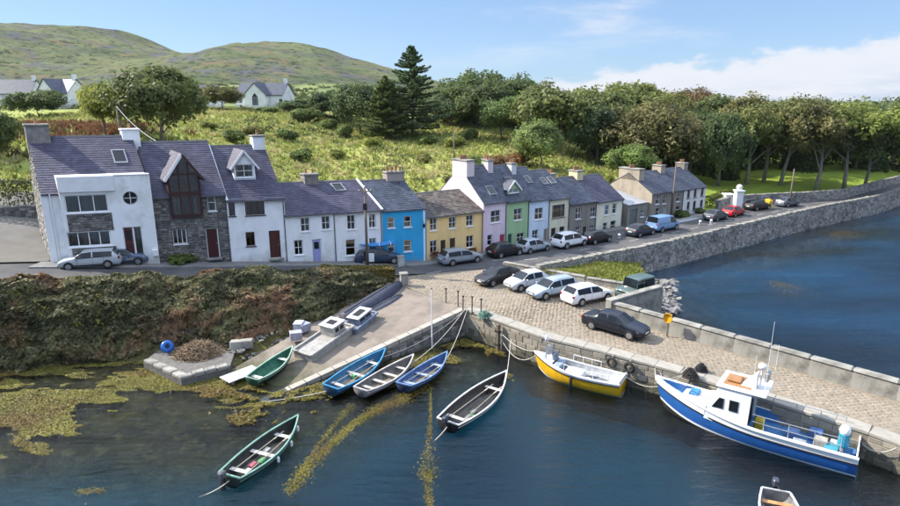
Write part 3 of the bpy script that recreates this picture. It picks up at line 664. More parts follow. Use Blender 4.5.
# slipway
SL = [(-14.6, 35.4, .5), (-5.4, 49.2, ZQ - .02), (1.1, 42.0, ZQ - .02), (-11.2, 32.2, .2)]
SLM = M('slip_concrete', (.235, .195, .16), (.18, .15, .125), scale=.9, rough=.93, bump=.5, bscale=14, c3=(.15, .13, .105), s3=.45)
def slime():      # weed slime grows below the tide mark
    n, l = SLM.node_tree.nodes, SLM.node_tree.links; b = n['Principled BSDF']; old = b.inputs['Base Color'].links[0].from_socket
    geo = n.new('ShaderNodeNewGeometry'); sep = n.new('ShaderNodeSeparateXYZ'); l.new(geo.outputs['Position'], sep.inputs[0])
    ad = n.new('ShaderNodeMath'); ad.operation = 'MULTIPLY_ADD'; l.new(tnoise(n, l, 1.3, 6, .7), ad.inputs[0]); ad.inputs[1].default_value = -.9; l.new(sep.outputs[2], ad.inputs[2])
    mr = n.new('ShaderNodeMapRange'); mr.inputs[1].default_value = .55; mr.inputs[2].default_value = .15; l.new(ad.outputs[0], mr.inputs[0])
    l.new(mixrgb(n, l, mr.outputs[0], old, (.075, .075, .035)), b.inputs['Base Color'])
slime()
m_ = MB(); rows = []
for t in np.linspace(0, 1, 20):
    a = Vector(SL[0]).lerp(Vector(SL[1]), t); b = Vector(SL[3]).lerp(Vector(SL[2]), t); rows.append([a.lerp(b, s / 8) + Vector((0, 0, .02 * math.sin(s * 2.1 + t * 17))) for s in range(9)])
m_.grid(rows); tp = rows
side = [[r[-1] for r in rows], [(r[-1].x, r[-1].y, -2) for r in rows]]; m_.grid(side); side = [[(r[0].x, r[0].y, -2) for r in rows], [r[0] for r in rows]]; m_.grid(side)
m_.quad(rows[0][0], rows[0][-1], (rows[0][-1].x, rows[0][-1].y, -2), (rows[0][0].x, rows[0][0].y, -2))
slip = m_.build('slipway', SLM, kind='structure', recalc=True)
def slipz(x, y):
    """height of the slip surface"""
    best = min(((abs(r[s].x - x) + abs(r[s].y - y)), r[s].z) for r in rows for s in range(9)); return best[1]
# stones of its sheer side and the edge kerbs
Vs, Ts = [], []
n_ = 12
for k in range(n_):
    a = Vector(SL[3]).lerp(Vector(SL[2]), k / n_); b = Vector(SL[3]).lerp(Vector(SL[2]), (k + 1) / n_); dv = Vector((b.x - a.x, b.y - a.y, 0))
    stones_on(Vs, Ts, (a.x, a.y, 0), dv, (dv.y, -dv.x, 0), dv.length, -.9, a.z - .28, (.26, .42), (.4, .9), .06)
soup('side_stones', np.array(Vs), 4, STONEDARK, slip, tone=Ts, kind='stuff')
n_ = 16
for k in range(n_):
    a = Vector(SL[3]).lerp(Vector(SL[2]), k / n_ + .002); b = Vector(SL[3]).lerp(Vector(SL[2]), (k + 1) / n_ - .002)
    m_ = MB(); dv = (b - a).normalized(); nn = Vector((-dv.y, dv.x, 0)).normalized() * .2
    m_.bar(a + nn + Vector((0, 0, -.11)), b + nn + Vector((0, 0, -.11)), .5, .30); m_.build('edge_stone', LIP, slip)
# little stone landing by the hedge, built of long blocks round a rubble fill
pl_ = [at(143, 360, 1.05), at(181, 378, 1.05), at(229, 366, 1.05), at(236, 345, 1.1), at(165, 342, 1.1)]
land = thing('stone_landing', 'low rectangular stone landing with rubble fill below the hedge', 'landing', (pl_[1].x, pl_[1].y, 0)); o0 = Vector((pl_[1].x, pl_[1].y, 0))
m_ = MB(); m_.prism([(p.x - o0.x, p.y - o0.y) for p in pl_], -.6, .9); m_.build('rubble_core', MORTAR, land)
for a, b, n_ in ((pl_[0], pl_[1], 4), (pl_[1], pl_[2], 4)):
    for k in range(n_):
        p, q = a.lerp(b, k / n_ + .005), a.lerp(b, (k + 1) / n_ - .005); d = (q - p); nn = Vector((-d.y, d.x, 0)).normalized()
        m_ = MB(); m_.bbox(0, d.length, 0, .55, 0, .34 + rng.uniform(-.04, .04), .05); o = m_.build('edge_block', COPE, land)
        o.location = p - o0 + Vector((0, 0, -.28 )); o.rotation_euler.z = math.atan2(d.y, d.x)
        m_ = MB(); m_.bbox(0, d.length, .06, .5, -.9, 0, .04); o = m_.build('base_block', STONEDARK, land); o.location = p - o0 + Vector((0, 0, -.284)); o.rotation_euler.z = math.atan2(d.y, d.x)
def rock_soup(pts, rmin, rmax):
    V, T = [], []
    ico = [(0, 0, 1)] + [(.894 * math.cos(a), .894 * math.sin(a), .447) for a in np.arange(5) * 2 * np.pi / 5] + [(.894 * math.cos(a), .894 * math.sin(a), -.447) for a in (np.arange(5) + .5) * 2 * np.pi / 5] + [(0, 0, -1)]
    F = [(0, i, i % 5 + 1) for i in range(1, 6)] + [(i, i + 5, i % 5 + 1) for i in range(1, 6)] + [(i % 5 + 1, i + 5, (i % 5) + 6) for i in range(1, 6)] + [(11, (i % 5) + 6, i + 5) for i in range(1, 6)]
    for p in pts:
        r = rng.uniform(rmin, rmax); s = Vector((r * rng.uniform(.8, 1.4), r * rng.uniform(.7, 1.1), r * rng.uniform(.5, .85))); t = rng.random(); az = rng.random() * 6.3
        vv = [Vector((v[0] * s.x, v[1] * s.y, v[2] * s.z)) * rng.uniform(.8, 1.2) for v in ico]; rot = Matrix.Rotation(az, 3, 'Z')
        vv = [rot @ v + Vector(p) for v in vv]
        for f in F: V += [tuple(vv[i]) for i in f]; T.append(t)
    return np.array(V), T
ROCK = M('beach_rock', (.14, .133, .12), (.22, .21, .192), scale=2, rough=.9, tone=.4, bump=.5, bscale=8)
pts = []
for _ in range(240):
    q = at(rng.uniform(176, 262), rng.uniform(345, 362), .5) if rng.random() < .55 else at(rng.uniform(225, 300), rng.uniform(338, 352), .9); pts.append((q.x, q.y, max(WL + .12, float(ground(q.x, q.y)) + .05)))
V, T = rock_soup(pts, .08, .2); tag(soup('shore_rubble', V, 3, ROCK, tone=T, kind='stuff'), 'loose grey rubble heaped between the landing and the slipway', 'rubble')
# tumbled rocks at the end of the wing wall: countable boulders
rockmesh = []
for k in range(5):
    V, T = rock_soup([(0, 0, 0)], 1, 1); rockmesh.append(soup('boulder', V, 3, None, tone=T)); rockmesh[-1].materials.append(ROCK)
k = 0; used = []
bould = thing('boulder_pile', 'heap of pale tumbled boulders at the water beside the wing wall', 'rocks', (16.6, 46, 0))
for _ in range(230):
    u, w = rng.random(), rng.random(); q = at(650 + 26 * u + 6 * w, 279 + 33 * w, .4 + .9 * (1 - u)); o = link('boulder', rng.choice(rockmesh), None, bould)
    s = rng.uniform(.2, .46); o.location = (q.x - 16.6, q.y - 46, q.z - .15 + rng.uniform(-.1, .15)); o.scale = (s, s * rng.uniform(.7, 1.1), s * rng.uniform(.6, .9)); o.rotation_euler = (rng.uniform(-.4, .4), rng.uniform(-.4, .4), rng.random() * 6)
    k += 1
# ------------------------------------------------------------------ houses
DOORM = M('door_paint', (1, 1, 1), (.8, .8, .8), scale=3, rough=.45, objcol=True)
POT = M('clay_pot', (.42, .22, .13), (.32, .17, .10), scale=4, rough=.85)
GUT = M('gutter', (.10, .10, .11), (.07, .07, .075), scale=5, rough=.5)
LEAD = M('lead_flashing', (.30, .31, .34), (.24, .25, .27), scale=4, rough=.5)
def openings_wall(mb, x0, x1, z0, z1, holes, y=0.0, rev=.16, prof=None):
    """vertical wall in the plane y with rectangular holes and their reveals"""
    xs = sorted({x0, x1, *[v for h in holes for v in (h[0], h[2])]}); zs = sorted({z0, z1, *[v for h in holes for v in (h[1], h[3])]})
    for a, b in zip(xs[:-1], xs[1:]):
        for c, d in zip(zs[:-1], zs[1:]):
            mx, mz = (a + b) / 2, (c + d) / 2
            if any(h[0] < mx < h[2] and h[1] < mz < h[3] for h in holes): continue
            mb.quad((a, y, c), (b, y, c), (b, y, d), (a, y, d))
    for a, c, b, d in holes:
        mb.quad((a, y, c), (a, y, d), (a, y + rev, d), (a, y + rev, c)); mb.quad((b, y, d), (b, y, c), (b, y + rev, c), (b, y + rev, d))
        mb.quad((a, y, d), (b, y, d), (b, y + rev, d), (a, y + rev, d)); mb.quad((b, y, c), (a, y, c), (a, y + rev, c), (b, y + rev, c))
def window(par, h, y=0.0, nv=1, nh=1, frame=WHITE, sill=True, curtain=None, ft=.06, sillmat=None, topsplit=None):
    """h = x0,z0,x1,z1 ; a window part with frame bars, panes, sill, curtain"""
    x0, z0, x1, z1 = h; yy = y + .09; m_ = MB(); d = .07
    m_.box(x0, x1, yy, yy + d, z0, z0 + ft); m_.box(x0, x1, yy, yy + d, z1 - ft, z1); m_.box(x0, x0 + ft, yy, yy + d, z0 + ft, z1 - ft); m_.box(x1 - ft, x1, yy, yy + d, z0 + ft, z1 - ft)
    bt = ft * .75
    for i in range(1, nv + 1):
        c = x0 + (x1 - x0) * i / (nv + 1); m_.box(c - bt / 2, c + bt / 2, yy + .004, yy + d - .004, z0 + ft, z1 - ft)
    for i in range(1, nh + 1):
        c = z0 + (z1 - z0) * (i / (nh + 1) if not topsplit else topsplit); m_.box(x0 + ft, x1 - ft, yy + .008, yy + d - .008, c - bt / 2, c + bt / 2)
    w = m_.build('window', frame, par)
    big = (x1 - x0) > 2
    cells = nv + 1 if big else 1
    for i in range(cells):
        a = x0 + .01 + (x1 - x0 - .02) * i / cells; b = x0 + .01 + (x1 - x0 - .02) * (i + 1) / cells
        g = MB(); g.quad((a, yy + d * .55, z0 + .01), (b, yy + d * .55, z0 + .01), (b, yy + d * .55, z1 - .01), (a, yy + d * .55, z1 - .01)); g.build('pane', GLASS, w)
    if sill:
        g = MB(); g.bbox(x0 - .07, x1 + .07, y - .08, y + .15, z0 - .09, z0 - .004, .012); g.build('sill', sillmat or frame, w)
    curtain = rng.random() < .62 if curtain is None else curtain
    if curtain:
        g = MB(); wv = lambda k: .012 * math.sin(k * 2.4)
        for (a, b) in ((x0 + .03, x0 + (x1 - x0) * rng.uniform(.2, .34)), (x1 - (x1 - x0) * rng.uniform(.2, .34), x1 - .03)):
            pts = [a + (b - a) * k / 8 for k in range(9)]
            g.grid([[(p, yy + .2 + wv(k), z0) for k, p in enumerate(pts)], [(p, yy + .2 + wv(k), z1) for k, p in enumerate(pts)]])
        g.build('curtain', CURTAIN, w)
    return w
def door(par, h, col, y=0.0, frame=WHITE, glass=False, fan=False):
    x0, z0, x1, z1 = h; m_ = MB(); yy = y + .08
    m_.box(x0, x0 + .07, yy, yy + .08, z0, z1); m_.box(x1 - .07, x1, yy, yy + .08, z0, z1); m_.box(x0 + .07, x1 - .07, yy, yy + .08, z1 - .07, z1)
    fr = m_.build('door_frame', frame, par)
    m_ = MB(); a, b, c, d = x0 + .074, x1 - .074, z0 + .02, z1 - .074
    m_.box(a, b, yy + .025, yy + .07, c, d)
    w = (b - a)
    for (p, q, r, s) in ((.14, .46, .08, .42), (.54, .86, .08, .42), (.14, .46, .52, .92), (.54, .86, .52, .92)):
        m_.bbox(a + w * p, a + w * q, yy + .012, yy + .03, c + (d - c) * r, c + (d - c) * s, .006)
    o = m_.build('door', DOORM, par); o.color = (*col, 1)
    if glass:
        g = MB(); g.box(a + w * .2, a + w * .8, yy + .004, yy + .014, c + (d - c) * .58, c + (d - c) * .9); g.build('pane', CARGLASS, o)
    g = MB(); g.bbox(b - .1, b - .06, yy - .02, yy + .025, c + (d - c) * .47, c + (d - c) * .5, .005); g.build('handle', STEEL, o)
    g = MB(); g.bbox(x0 - .1, x1 + .1, y - .35, y + .07, z0 - .16, z0 - .004, .02); g.build('doorstep', CONC, par)
    return o
def slates(a, b, up, n_, mat, par, th=.014, lw=.32, lc=.24, clip=None):
    """slates over the slope: a to b runs along the eaves, up runs to the ridge; each slate a thin tilted tile"""
    a, b, up, n_ = Vector(a), Vector(b), Vector(up), Vector(n_).normalized(); L = (b - a).length; H = up.length; e = (b - a).normalized(); u = up.normalized()
    rows = int(H / lc); lc = H / rows; V, T = [], []
    for r in range(rows):
        x = -.0 - (lw / 2 if r % 2 else 0)
        while x < L:
            x0, x1 = max(x, 0) + .004, min(x + lw, L) - .004; x += lw
            if x1 - x0 < .05: continue
            if clip and clip((x0 + x1) / 2, (r + .5) * lc): continue
            lo = rng.uniform(.8, 1.5) * th + .012; dz = rng.uniform(-.012, .012)
            p0 = a + e * x0 + u * (r * lc + dz); p1 = a + e * x1 + u * (r * lc + dz); q1 = a + e * x1 + u * ((r + 1.12) * lc); q0 = a + e * x0 + u * ((r + 1.12) * lc)
            t = rng.random()
            V += [p0 + n_ * lo, p1 + n_ * lo, q1 + n_ * .004, q0 + n_ * .004, p0, p1, p1 + n_ * lo, p0 + n_ * lo]; T += [t, t]
    return soup('slates', np.array([tuple(v) for v in V]), 4, mat, par, tone=T, kind='stuff')
def chimney(par, x0, x1, y0, y1, z0, z1, mat, col=None, pots=2, capmat=None):
    m_ = MB(); m_.box(x0, x1, y0, y1, z0, z1 - .16); c = m_.build('chimney', mat, par)
    if col: c.color = (*col, 1)
    m_ = MB(); m_.bbox(x0 - .08, x1 + .08, y0 - .08, y1 + .08, z1 - .156, z1, .03); m_.build('cap', capmat or CONC, c)
    for k in range(pots):
        m_ = MB(); cx = x0 + (x1 - x0) * (k + .5) / pots; m_.lathe([(.13, 0), (.11, .12), (.10, .3), (.125, .34), (.125, .40), (.085, .40), (.085, .1)], 10, (cx, (y0 + y1) / 2, z1)); m_.build('pot', POT, c, smooth=False)
    return c
def skylight(par, x, v, hw, hh, P, E, N):
    """roof window at eaves distance x, slope distance v"""
    c = Vector(P) + Vector((x, 0, 0)) + E * v; m_ = MB(); X = Vector((1, 0, 0))
    def ring(s, k): return [c + X * (i * hw * s) + E * (j * hh * s) + N * k for i, j in ((-1, -1), (1, -1), (1, 1), (-1, 1))]
    o1, o2, i2, i1 = ring(1, 0), ring(1, .10), ring(.84, .10), ring(.84, .06)
    for A, B in ((o1, o2), (o2, i2), (i2, i1)):
        for k in range(4): m_.quad(A[k], A[(k + 1) % 4], B[(k + 1) % 4], B[k])
    w = m_.build('skylight', LEAD, par); g = MB(); g.quad(*i1); g.build('pane', CARGLASS, w)
    return w
def house(label, A, ang, pl, pr, zb, ze, zrid, depth, wall, roofm, wins=(), doors=(), col=None, group='terraced houses along the harbour street', name='terraced_house', over=.14, verge=None, extra=(), front=0.0, rm=None, gutter=True, sinks=.5, gablemat=None, gcol=None, shear=0.0):
    """A: point on the frontage line, ang: its bearing; pl/pr: sight positions of the two eaves corners; windows: ((px rect), options)"""
    s0 = online(*pl, A, ang)[0]; s1 = online(*pr, A, ang)[0]; w = s1 - s0 - .012
    ca, sa = math.cos(R(ang)), math.sin(R(ang)); ox, oy = A[0] + ca * s0 + sa * 0, A[1] + sa * s0
    t = thing(name, label, 'house', (ox, oy, zb), R(ang), group)
    def rect(r):
        a, zt = online(r[0], r[1], A, ang); b, zt2 = online(r[2], r[1], A, ang); c, zb1 = online(r[0], r[3], A, ang); d, zb2 = online(r[2], r[3], A, ang)
        q = [(a + c) / 2 - s0, (zb1 + zb2) / 2 - zb, (b + d) / 2 - s0, (zt + zt2) / 2 - zb]
        q[0] = max(q[0], .12); q[2] = min(q[2], w - .12); return q
    H = ze - zb; RH = zrid - zb; D = depth / 2
    holes = []; ws = []; ds = []
    for r, o in wins:
        h = rect(r); holes.append(h); ws.append((h, o))
    for r, c, o in doors:
        h = rect(r); h[1] = max(.18, min(h[1], .3)); holes.append(h); ds.append((h, c, o))
    m_ = MB(); openings_wall(m_, 0, w, -sinks, H, holes); bk = ((w, depth, -sinks), (0, depth, -sinks), (0, depth, H), (w, depth, H))
    if not gablemat:
        m_.quad(*bk); m_.quad((0, depth, -sinks), (0, 0, -sinks), (0, 0, H), (0, D, RH), (0, depth, H)); m_.quad((w, 0, -sinks), (w, depth, -sinks), (w, depth, H), (w, D, RH), (w, 0, H))
    wl = m_.build('wall', wall, t)
    if col: wl.color = (*col, 1)
    if gablemat:
        g = MB(); g.quad(*bk); g.quad((0, depth, -sinks), (0, 0, -sinks), (0, 0, H), (0, D, RH), (0, depth, H)); g.quad((w, 0, -sinks), (w, depth, -sinks), (w, depth, H), (w, D, RH), (w, 0, H))
        gg = g.build('gable_wall', gablemat, t)
        if gcol: gg.color = (*gcol, 1)
    for h, o in ws: window(t, h, **o)
    for h, c, o in ds: door(t, h, c, **o)
    # roof: two slabs, slates over them, ridge tiles, gutter
    sl = (RH - H) / D; ev = -over; zev = H - over * sl; m_ = MB(); th = .1
    for sgn in (0, 1):
        y0, y1 = (ev, D) if not sgn else (depth - ev, D)
        q = [(-.01, y0, zev), (w + .01, y0, zev), (w + .01, y1, RH), (-.01, y1, RH)]
        m_.add(q + [(x, y, z - th) for x, y, z in q], [(0, 1, 2, 3), (7, 6, 5, 4), (0, 4, 5, 1), (1, 5, 6, 2), (3, 2, 6, 7), (0, 3, 7, 4)])
    roof = m_.build('roof', roofm, t, recalc=False)
    E = Vector((0, D + over, RH - zev)); N = Vector((0, -(RH - zev), D + over)).normalized()
    slates((-.01, ev, zev), (w + .01, ev, zev), E, N, roofm, roof)
    slates((w + .01, depth - ev, zev), (-.01, depth - ev, zev), Vector((0, -(D + over), RH - zev)), (0, RH - zev, D + over), roofm, roof)
    k = 0; x = 0
    while x < w:
        x1 = min(x + .45, w); g = MB()
        g.grid([[(x + .006, D - .16, RH - .16 * sl + .04), (x + .006, D - .05, RH + .035), (x + .006, D + .05, RH + .035), (x + .006, D + .16, RH - .16 * sl + .04)], [(x1 - .006, D - .16, RH - .16 * sl + .04), (x1 - .006, D - .05, RH + .035), (x1 - .006, D + .05, RH + .035), (x1 - .006, D + .16, RH - .16 * sl + .04)]], flip=True)
        g.build('ridge_tile', rm or GUT, roof); x = x1
    if gutter:
        g = MB(); g.tube([(0, ev - .05, zev - .06), (w, ev - .05, zev - .06)], .055, 6); g.build('gutter', GUT, t)
        g = MB(); g.tube([(w - .12, ev - .05, zev - .08), (w - .12, -.05, zev - .3), (w - .12, -.05, -.1)], .04, 6); g.build('downpipe', GUT, t)
    if verge:
        for x in ([0.03, w - .03] if verge == 2 else [0.03] if verge == -1 else [w - .03]):
            g = MB(); g.bar((x, ev, zev + .07), (x, D, RH + .07), .16, .12); g.build('verge_capping', LIME if verge else CONC, t)
    t['w'] = w
    if shear: SHEARED.append((t, shear))
    info = dict(k=shear, t=t, w=w, H=H, RH=RH, D=D, ev=ev, zev=zev, E=E.normalized(), N=N, s0=s0, A=A, ang=ang, zb=zb, rect=rect, depth=depth, sl=sl)
    del t['w']
    return info
SHEARED = []      # party walls that run back obliquely from the street
def ridge_x(h, px, py, y=None):
    """position along the frontage of a feature seen at px,py standing y metres behind the front"""
    y = h['D'] if y is None else y
    s, z = online(px, py, h['A'], h['ang'], y); return s - h['s0'] + h['k'] * y, z - h['zb']
def dormer(h, pxl, pyl, pxr, apex_py, sill_py, y, wallmat, roofmat, nv=1, frame=WHITE, col=None, over=.15, name='dormer', glazed=False):
    """gabled dormer whose face stands y metres behind the frontage"""
    x0, ze = ridge_x(h, pxl, pyl, y); x1, _ = ridge_x(h, pxr, pyl, y); _, za = ridge_x(h, (pxl + pxr) / 2, apex_py, y); _, zs = ridge_x(h, (pxl + pxr) / 2, sill_py, y)
    t = h['t']; c = (x0 + x1) / 2; m_ = MB(); yb = h['D'] + .2; zroof = h['H'] + h['sl'] * y
    zs = max(zs, zroof + .05)
    hole = [x0 + .14, zs + .06, x1 - .14, ze - .06]
    openings_wall(m_, x0, x1, min(zs, zroof) - .3, ze, [hole], y, .12)
    m_.quad((x0, y, ze), (x1, y, ze), (c, y, za - .08)); m_.quad((x0, yb, zs - .3), (x0, y, zs - .3), (x0, y, ze), (x0, yb, ze)); m_.quad((x1, y, zs - .3), (x1, yb, zs - .3), (x1, yb, ze), (x1, y, ze))
    d = m_.build(name, wallmat, t)
    if col: d.color = (*col, 1)
    window(d, hole, y, nv=nv, nh=1, frame=frame, sill=True, curtain=True)
    sl = (za - ze) / ((x1 - x0) / 2)
    for sg in (-1, 1):
        xe = c + sg * ((x1 - x0) / 2 + over); zee = ze - over * sl; q = [(xe, y - .2, zee), (c, y - .2, za), (c, yb, za), (xe, yb, zee)]
        g = MB(); f = [(0, 1, 2, 3), (7, 6, 5, 4), (0, 4, 5, 1), (1, 5, 6, 2), (2, 6, 7, 3), (3, 7, 4, 0)]
        g.add(q + [(a, b, e - .09) for a, b, e in q], f); r = g.build('dormer_roof', roofmat, d)
        A0, B0 = Vector((xe, y - .2, zee)), Vector((xe, yb, zee)); nn = Vector((sg * (za - zee), 0, abs(c - xe)))
        slates(A0, B0, Vector((c - xe, 0, za - zee)), nn, roofmat, r)
        g = MB(); g.bar((xe, y - .225, zee - .06), (c, y - .225, za - .06), .05, .16); g.build('bargeboard', frame, d)
    return d

AL, ANG1 = (-2.3, 55.4), 22.0
B0 = (AL[0] - 12.9 * math.cos(R(22)), AL[1] - 12.9 * math.sin(R(22))); ANG2 = 17.0
def line_z(A, ang, p): return online(*p, A, ang)[1]
# 1. large white house, flat fronted bay, stone gable
zb = 5.15
h = house('large white house with round window and stone banded bay at the left end', B0, ANG2, (40, 190), (150, 190), zb, 10.75, 14.75, 9.0, LIME, SLATE, gablemat=STONEDARK, gutter=False, name='bay_fronted_house', shear=.37)
t = h['t']; w = h['w']
Vs, Ts = [], []
stones_on(Vs, Ts, (0, h['depth'], 0), (0, -1, 0), (-1, 0, 0), h['depth'] - .02, -.4, h['H'], (.2, .36), (.3, .7), .06)
for k in range(14):
    y0 = h['depth'] * k / 14; yc = y0 + h['depth'] / 28; top = h['RH'] - abs(yc - h['D']) * h['sl'] - .2
    if top > h['H'] + .1: stones_on(Vs, Ts, (0, y0 + h['depth'] / 14, 0), (0, -1, 0), (-1, 0, 0), h['depth'] / 14 - .01, h['H'], top, (.2, .32), (.3, .5), .06)
soup('gable_stones', np.array(Vs), 4, STONE, t, tone=Ts, kind='stuff')
# projecting white front with parapet
fy = -.55
def rr(r):
    q = h['rect'](r); return q
bx0 = online(57, 185, B0, ANG2)[0] - h['s0']; bx1 = w - .02; bz = line_z(B0, ANG2, (100, 175.5)) - zb
up, lo, rd, dr_ = rr((64, 193.6, 107, 211.5)), rr((66.5, 230, 110, 245)), rr((121.4, 189.6, 136.6, 204.8)), rr((122.7, 225.5, 141.5, 252))
rc = ((rd[0] + rd[2]) / 2, (rd[1] + rd[3]) / 2); rad = .55; dr_[1] = .25
rsq = [rc[0] - rad, rc[1] - rad, rc[0] + rad, rc[1] + rad]
bay = MB(); openings_wall(bay, bx0, bx1, -.6, bz, [up, lo, rsq, dr_], fy, .18)
# round the square hole with a ring of wall
K = 24
for k in range(K):
    a0, a1 = 2 * math.pi * k / K, 2 * math.pi * (k + 1) / K
    def sq(a):
        c_, s_ = math.cos(a), math.sin(a); m = max(abs(c_), abs(s_)); return (rc[0] + rad * c_ / m, fy, rc[1] + rad * s_ / m)
    def ci(a, y): return (rc[0] + rad * .97 * math.cos(a), y, rc[1] + rad * .97 * math.sin(a))
    bay.quad(ci(a0, fy), ci(a1, fy), sq(a1), sq(a0)); bay.quad(ci(a0, fy), ci(a0, fy + .18), ci(a1, fy + .18), ci(a1, fy))
bay.quad((bx0, 0, -.6), (bx0, fy, -.6), (bx0, fy, bz), (bx0, 1.6, bz), (bx0, 1.6, -.6)); bay.quad((bx1, fy, -.6), (bx1, .3, -.6), (bx1, 2.2, bz), (bx1, fy, bz))
bay.quad((bx0, fy, bz), (bx1, fy, bz), (bx1, 2.4, bz), (bx0, 2.4, bz))
bo = bay.build('front_bay', LIME, t)
g = MB(); g.bbox(bx0 - .05, (bx0 + bx1) * .5 + .6, fy - .14, fy - .004, bz - 1.15, bz + .06, .03); g.build('fascia_panel', WHITE, bo)
g = MB(); g.bbox((bx0 + bx1) * .5 + .62, bx1, fy - .05, fy + .4, bz + .004, bz + .1, .02); g.build('parapet_cap', WHITE, bo)
window(bo, up, fy, nv=2, nh=0, curtain=True, ft=.09); window(bo, lo, fy, nv=3, nh=0, curtain=True, ft=.09)
for (za, zt) in ((lo[3] + .03, up[1] - .1), (-.3, lo[1] - .1)):
    Vs, Ts = [], []; g = MB(); g.box(up[0] - .02, up[2] + .14, fy - .03, fy - .003, za - .02, zt + .01); g.build('panel_backing', MORTAR, bo); stones_on(Vs, Ts, (up[0], fy - .03, 0), (1, 0, 0), (0, -1, 0), up[2] - up[0] + .12, za, zt, (.12, .22), (.2, .5), .05); soup('stone_panel', np.array(Vs), 4, STONEDARK, bo, tone=Ts, kind='stuff')
# round window
g = MB(); g.lathe([(rad * .98, 0), (rad * .98, .07), (rad * .84, .07), (rad * .84, 0)], 24, (rc[0], fy + .08, rc[1]), 'y', caps=False); rw = g.build('round_window', WHITE, bo, recalc=True)
g = MB(); g.box(rc[0] - rad * .85, rc[0] + rad * .85, fy + .1, fy + .14, rc[1] - .025, rc[1] + .025); g.box(rc[0] - .025, rc[0] + .025, fy + .102, fy + .138, rc[1] - rad * .85, rc[1] + rad * .85); g.build('glazing_bar', WHITE, rw)
g = MB(); g.quad(*[(rc[0] + rad * .9 * math.cos(-k * math.pi / 12), fy + .125, rc[1] + rad * .9 * math.sin(-k * math.pi / 12)) for k in range(24)]); g.build('pane', CARGLASS, rw)
dm = dr_[0] + (dr_[2] - dr_[0]) * .56
door(bo, [dr_[0], dr_[1], dm, dr_[3]], (.085, .022, .02), fy, glass=True); window(bo, [dm, dr_[1] + .05, dr_[2], dr_[3]], fy, nv=0, nh=0, sill=False, curtain=True)
g = MB(); g.bbox(dr_[2] + .55, dr_[2] + .95, fy - .25, fy - .004, .25, .75, .02); g.build('meter_box', WHITE, bo)
g = MB(); g.box(-.06, .42, -.05, .02, -.3, h['H'] - .05); g.build('quoin_strip', WHITE, t)
g = MB(); g.tube([(.55, -.12, h['H'] - .1), (.55, -.1, -.2)], .05); g.build('downpipe', WHITE, t)
chimney(t, -.1, 1.55, h['D'] - .6, h['D'] + .6, h['RH'] - 1.3, h['RH'] + 1.0, STONEDARK, pots=1)
sx, sz = ridge_x(h, 120.5, 157, 2.2); E, N = h['E'], h['N']; v = (sz - h['zev']) / E.z
skylight(t, sx, v, .5, .75, (0, h['ev'], h['zev']), E, N)
h1 = h
# 2. stone fronted house with a brown glazed gable
zb = 4.45
h = house('grey stone fronted house with brown timber glazed dormer', B0, ANG2, (151.5, 194), (225.5, 191.5), zb, 10.15, 14.2, 9.0, MORTAR, SLATE, gutter=True, name='stone_house', shear=.31,
    wins=[((207.5, 194, 216, 211), dict(nv=0, nh=1, frame=WHITE)), ((173, 229, 187, 244), dict(nv=2, nh=0, frame=WHITE))], doors=[((206.5, 228, 219, 253), (.06, .016, .016), {})], gablemat=LIME)
t = h['t']; Vs, Ts = [], []; holes = [h['rect'](r) for r in ((207.5, 194, 216, 211), (173, 229, 187, 244))] + [[*h['rect']((206.5, 228, 219, 253))]]
dv = online(170, 200, B0, ANG2)[0] - h['s0'], online(199.5, 200, B0, ANG2)[0] - h['s0']; dz0 = line_z(B0, ANG2, (185, 214.5)) - zb
holes.append([dv[0] - .1, dz0 - .1, dv[1] + .1, 20]); holes[2][1] = -1
cuts = sorted({0, h['w'], *[c for q in holes for c in (q[0] - .06, q[2] + .06)]})
for a, b in zip(cuts[:-1], cuts[1:]):
    segs = [(-.3, h['H'] - .05)]
    for q in holes:
        if q[0] - .08 < (a + b) / 2 < q[2] + .08:
            ns = []
            for z0, z1 in segs:
                if q[1] - .12 > z0: ns.append((z0, min(z1, q[1] - .12)))
                if q[3] + .05 < z1: ns.append((max(z0, q[3] + .05), z1))
            segs = ns
    for z0, z1 in segs:
        if z1 - z0 > .1: stones_on(Vs, Ts, (a, -.004, 0), (1, 0, 0), (0, -1, 0), b - a, z0, z1, (.12, .26), (.25, .6), .06)
soup('stone_facing', np.array(Vs), 4, STONEDARK, t, tone=Ts, kind='stuff')
# glazed gable unit: brown frame, apex glass
c = (dv[0] + dv[1]) / 2; _, za = ridge_x(h, 183, 155, -.3); _, ze = ridge_x(h, 183, 174, -.3); zm = line_z(B0, ANG2, (185, 193)) - zb
fy = -.3; m_ = MB(); yb = h['D'] + .3
for x in (dv[0], c - (dv[1] - dv[0]) * .17, c + (dv[1] - dv[0]) * .17, dv[1]): m_.box(x - .07, x + .07, fy, fy + .12, dz0, ze + (0 if x in dv else (za - ze) * .62))
for z in (dz0, zm - .14, zm + .1, ze): m_.box(dv[0], dv[1], fy - .01, fy + .11, z - .07, z + .07)
m_.box(dv[0], dv[1], fy + .005, fy + .1, zm - .14, zm + .1); m_.box(dv[0] - .06, dv[0], fy, 2.5, dz0 - .1, ze); m_.box(dv[1], dv[1] + .06, fy, 2.5, dz0 - .1, ze); m_.box(dv[0], dv[1], fy + .02, .1, dz0 - .2, dz0 - .07)
gz = m_.build('glazed_dormer', RED_BROWN, t)
g = MB(); g.quad((dv[0], fy + .05, dz0), (dv[1], fy + .05, dz0), (dv[1], fy + .05, zm - .1), (dv[0], fy + .05, zm - .1)); g.build('pane', GLASS, gz)
g = MB(); g.quad((dv[0], fy + .05, zm), (dv[1], fy + .05, zm), (dv[1], fy + .05, ze), (dv[0], fy + .05, ze)); g.build('pane', GLASS, gz)
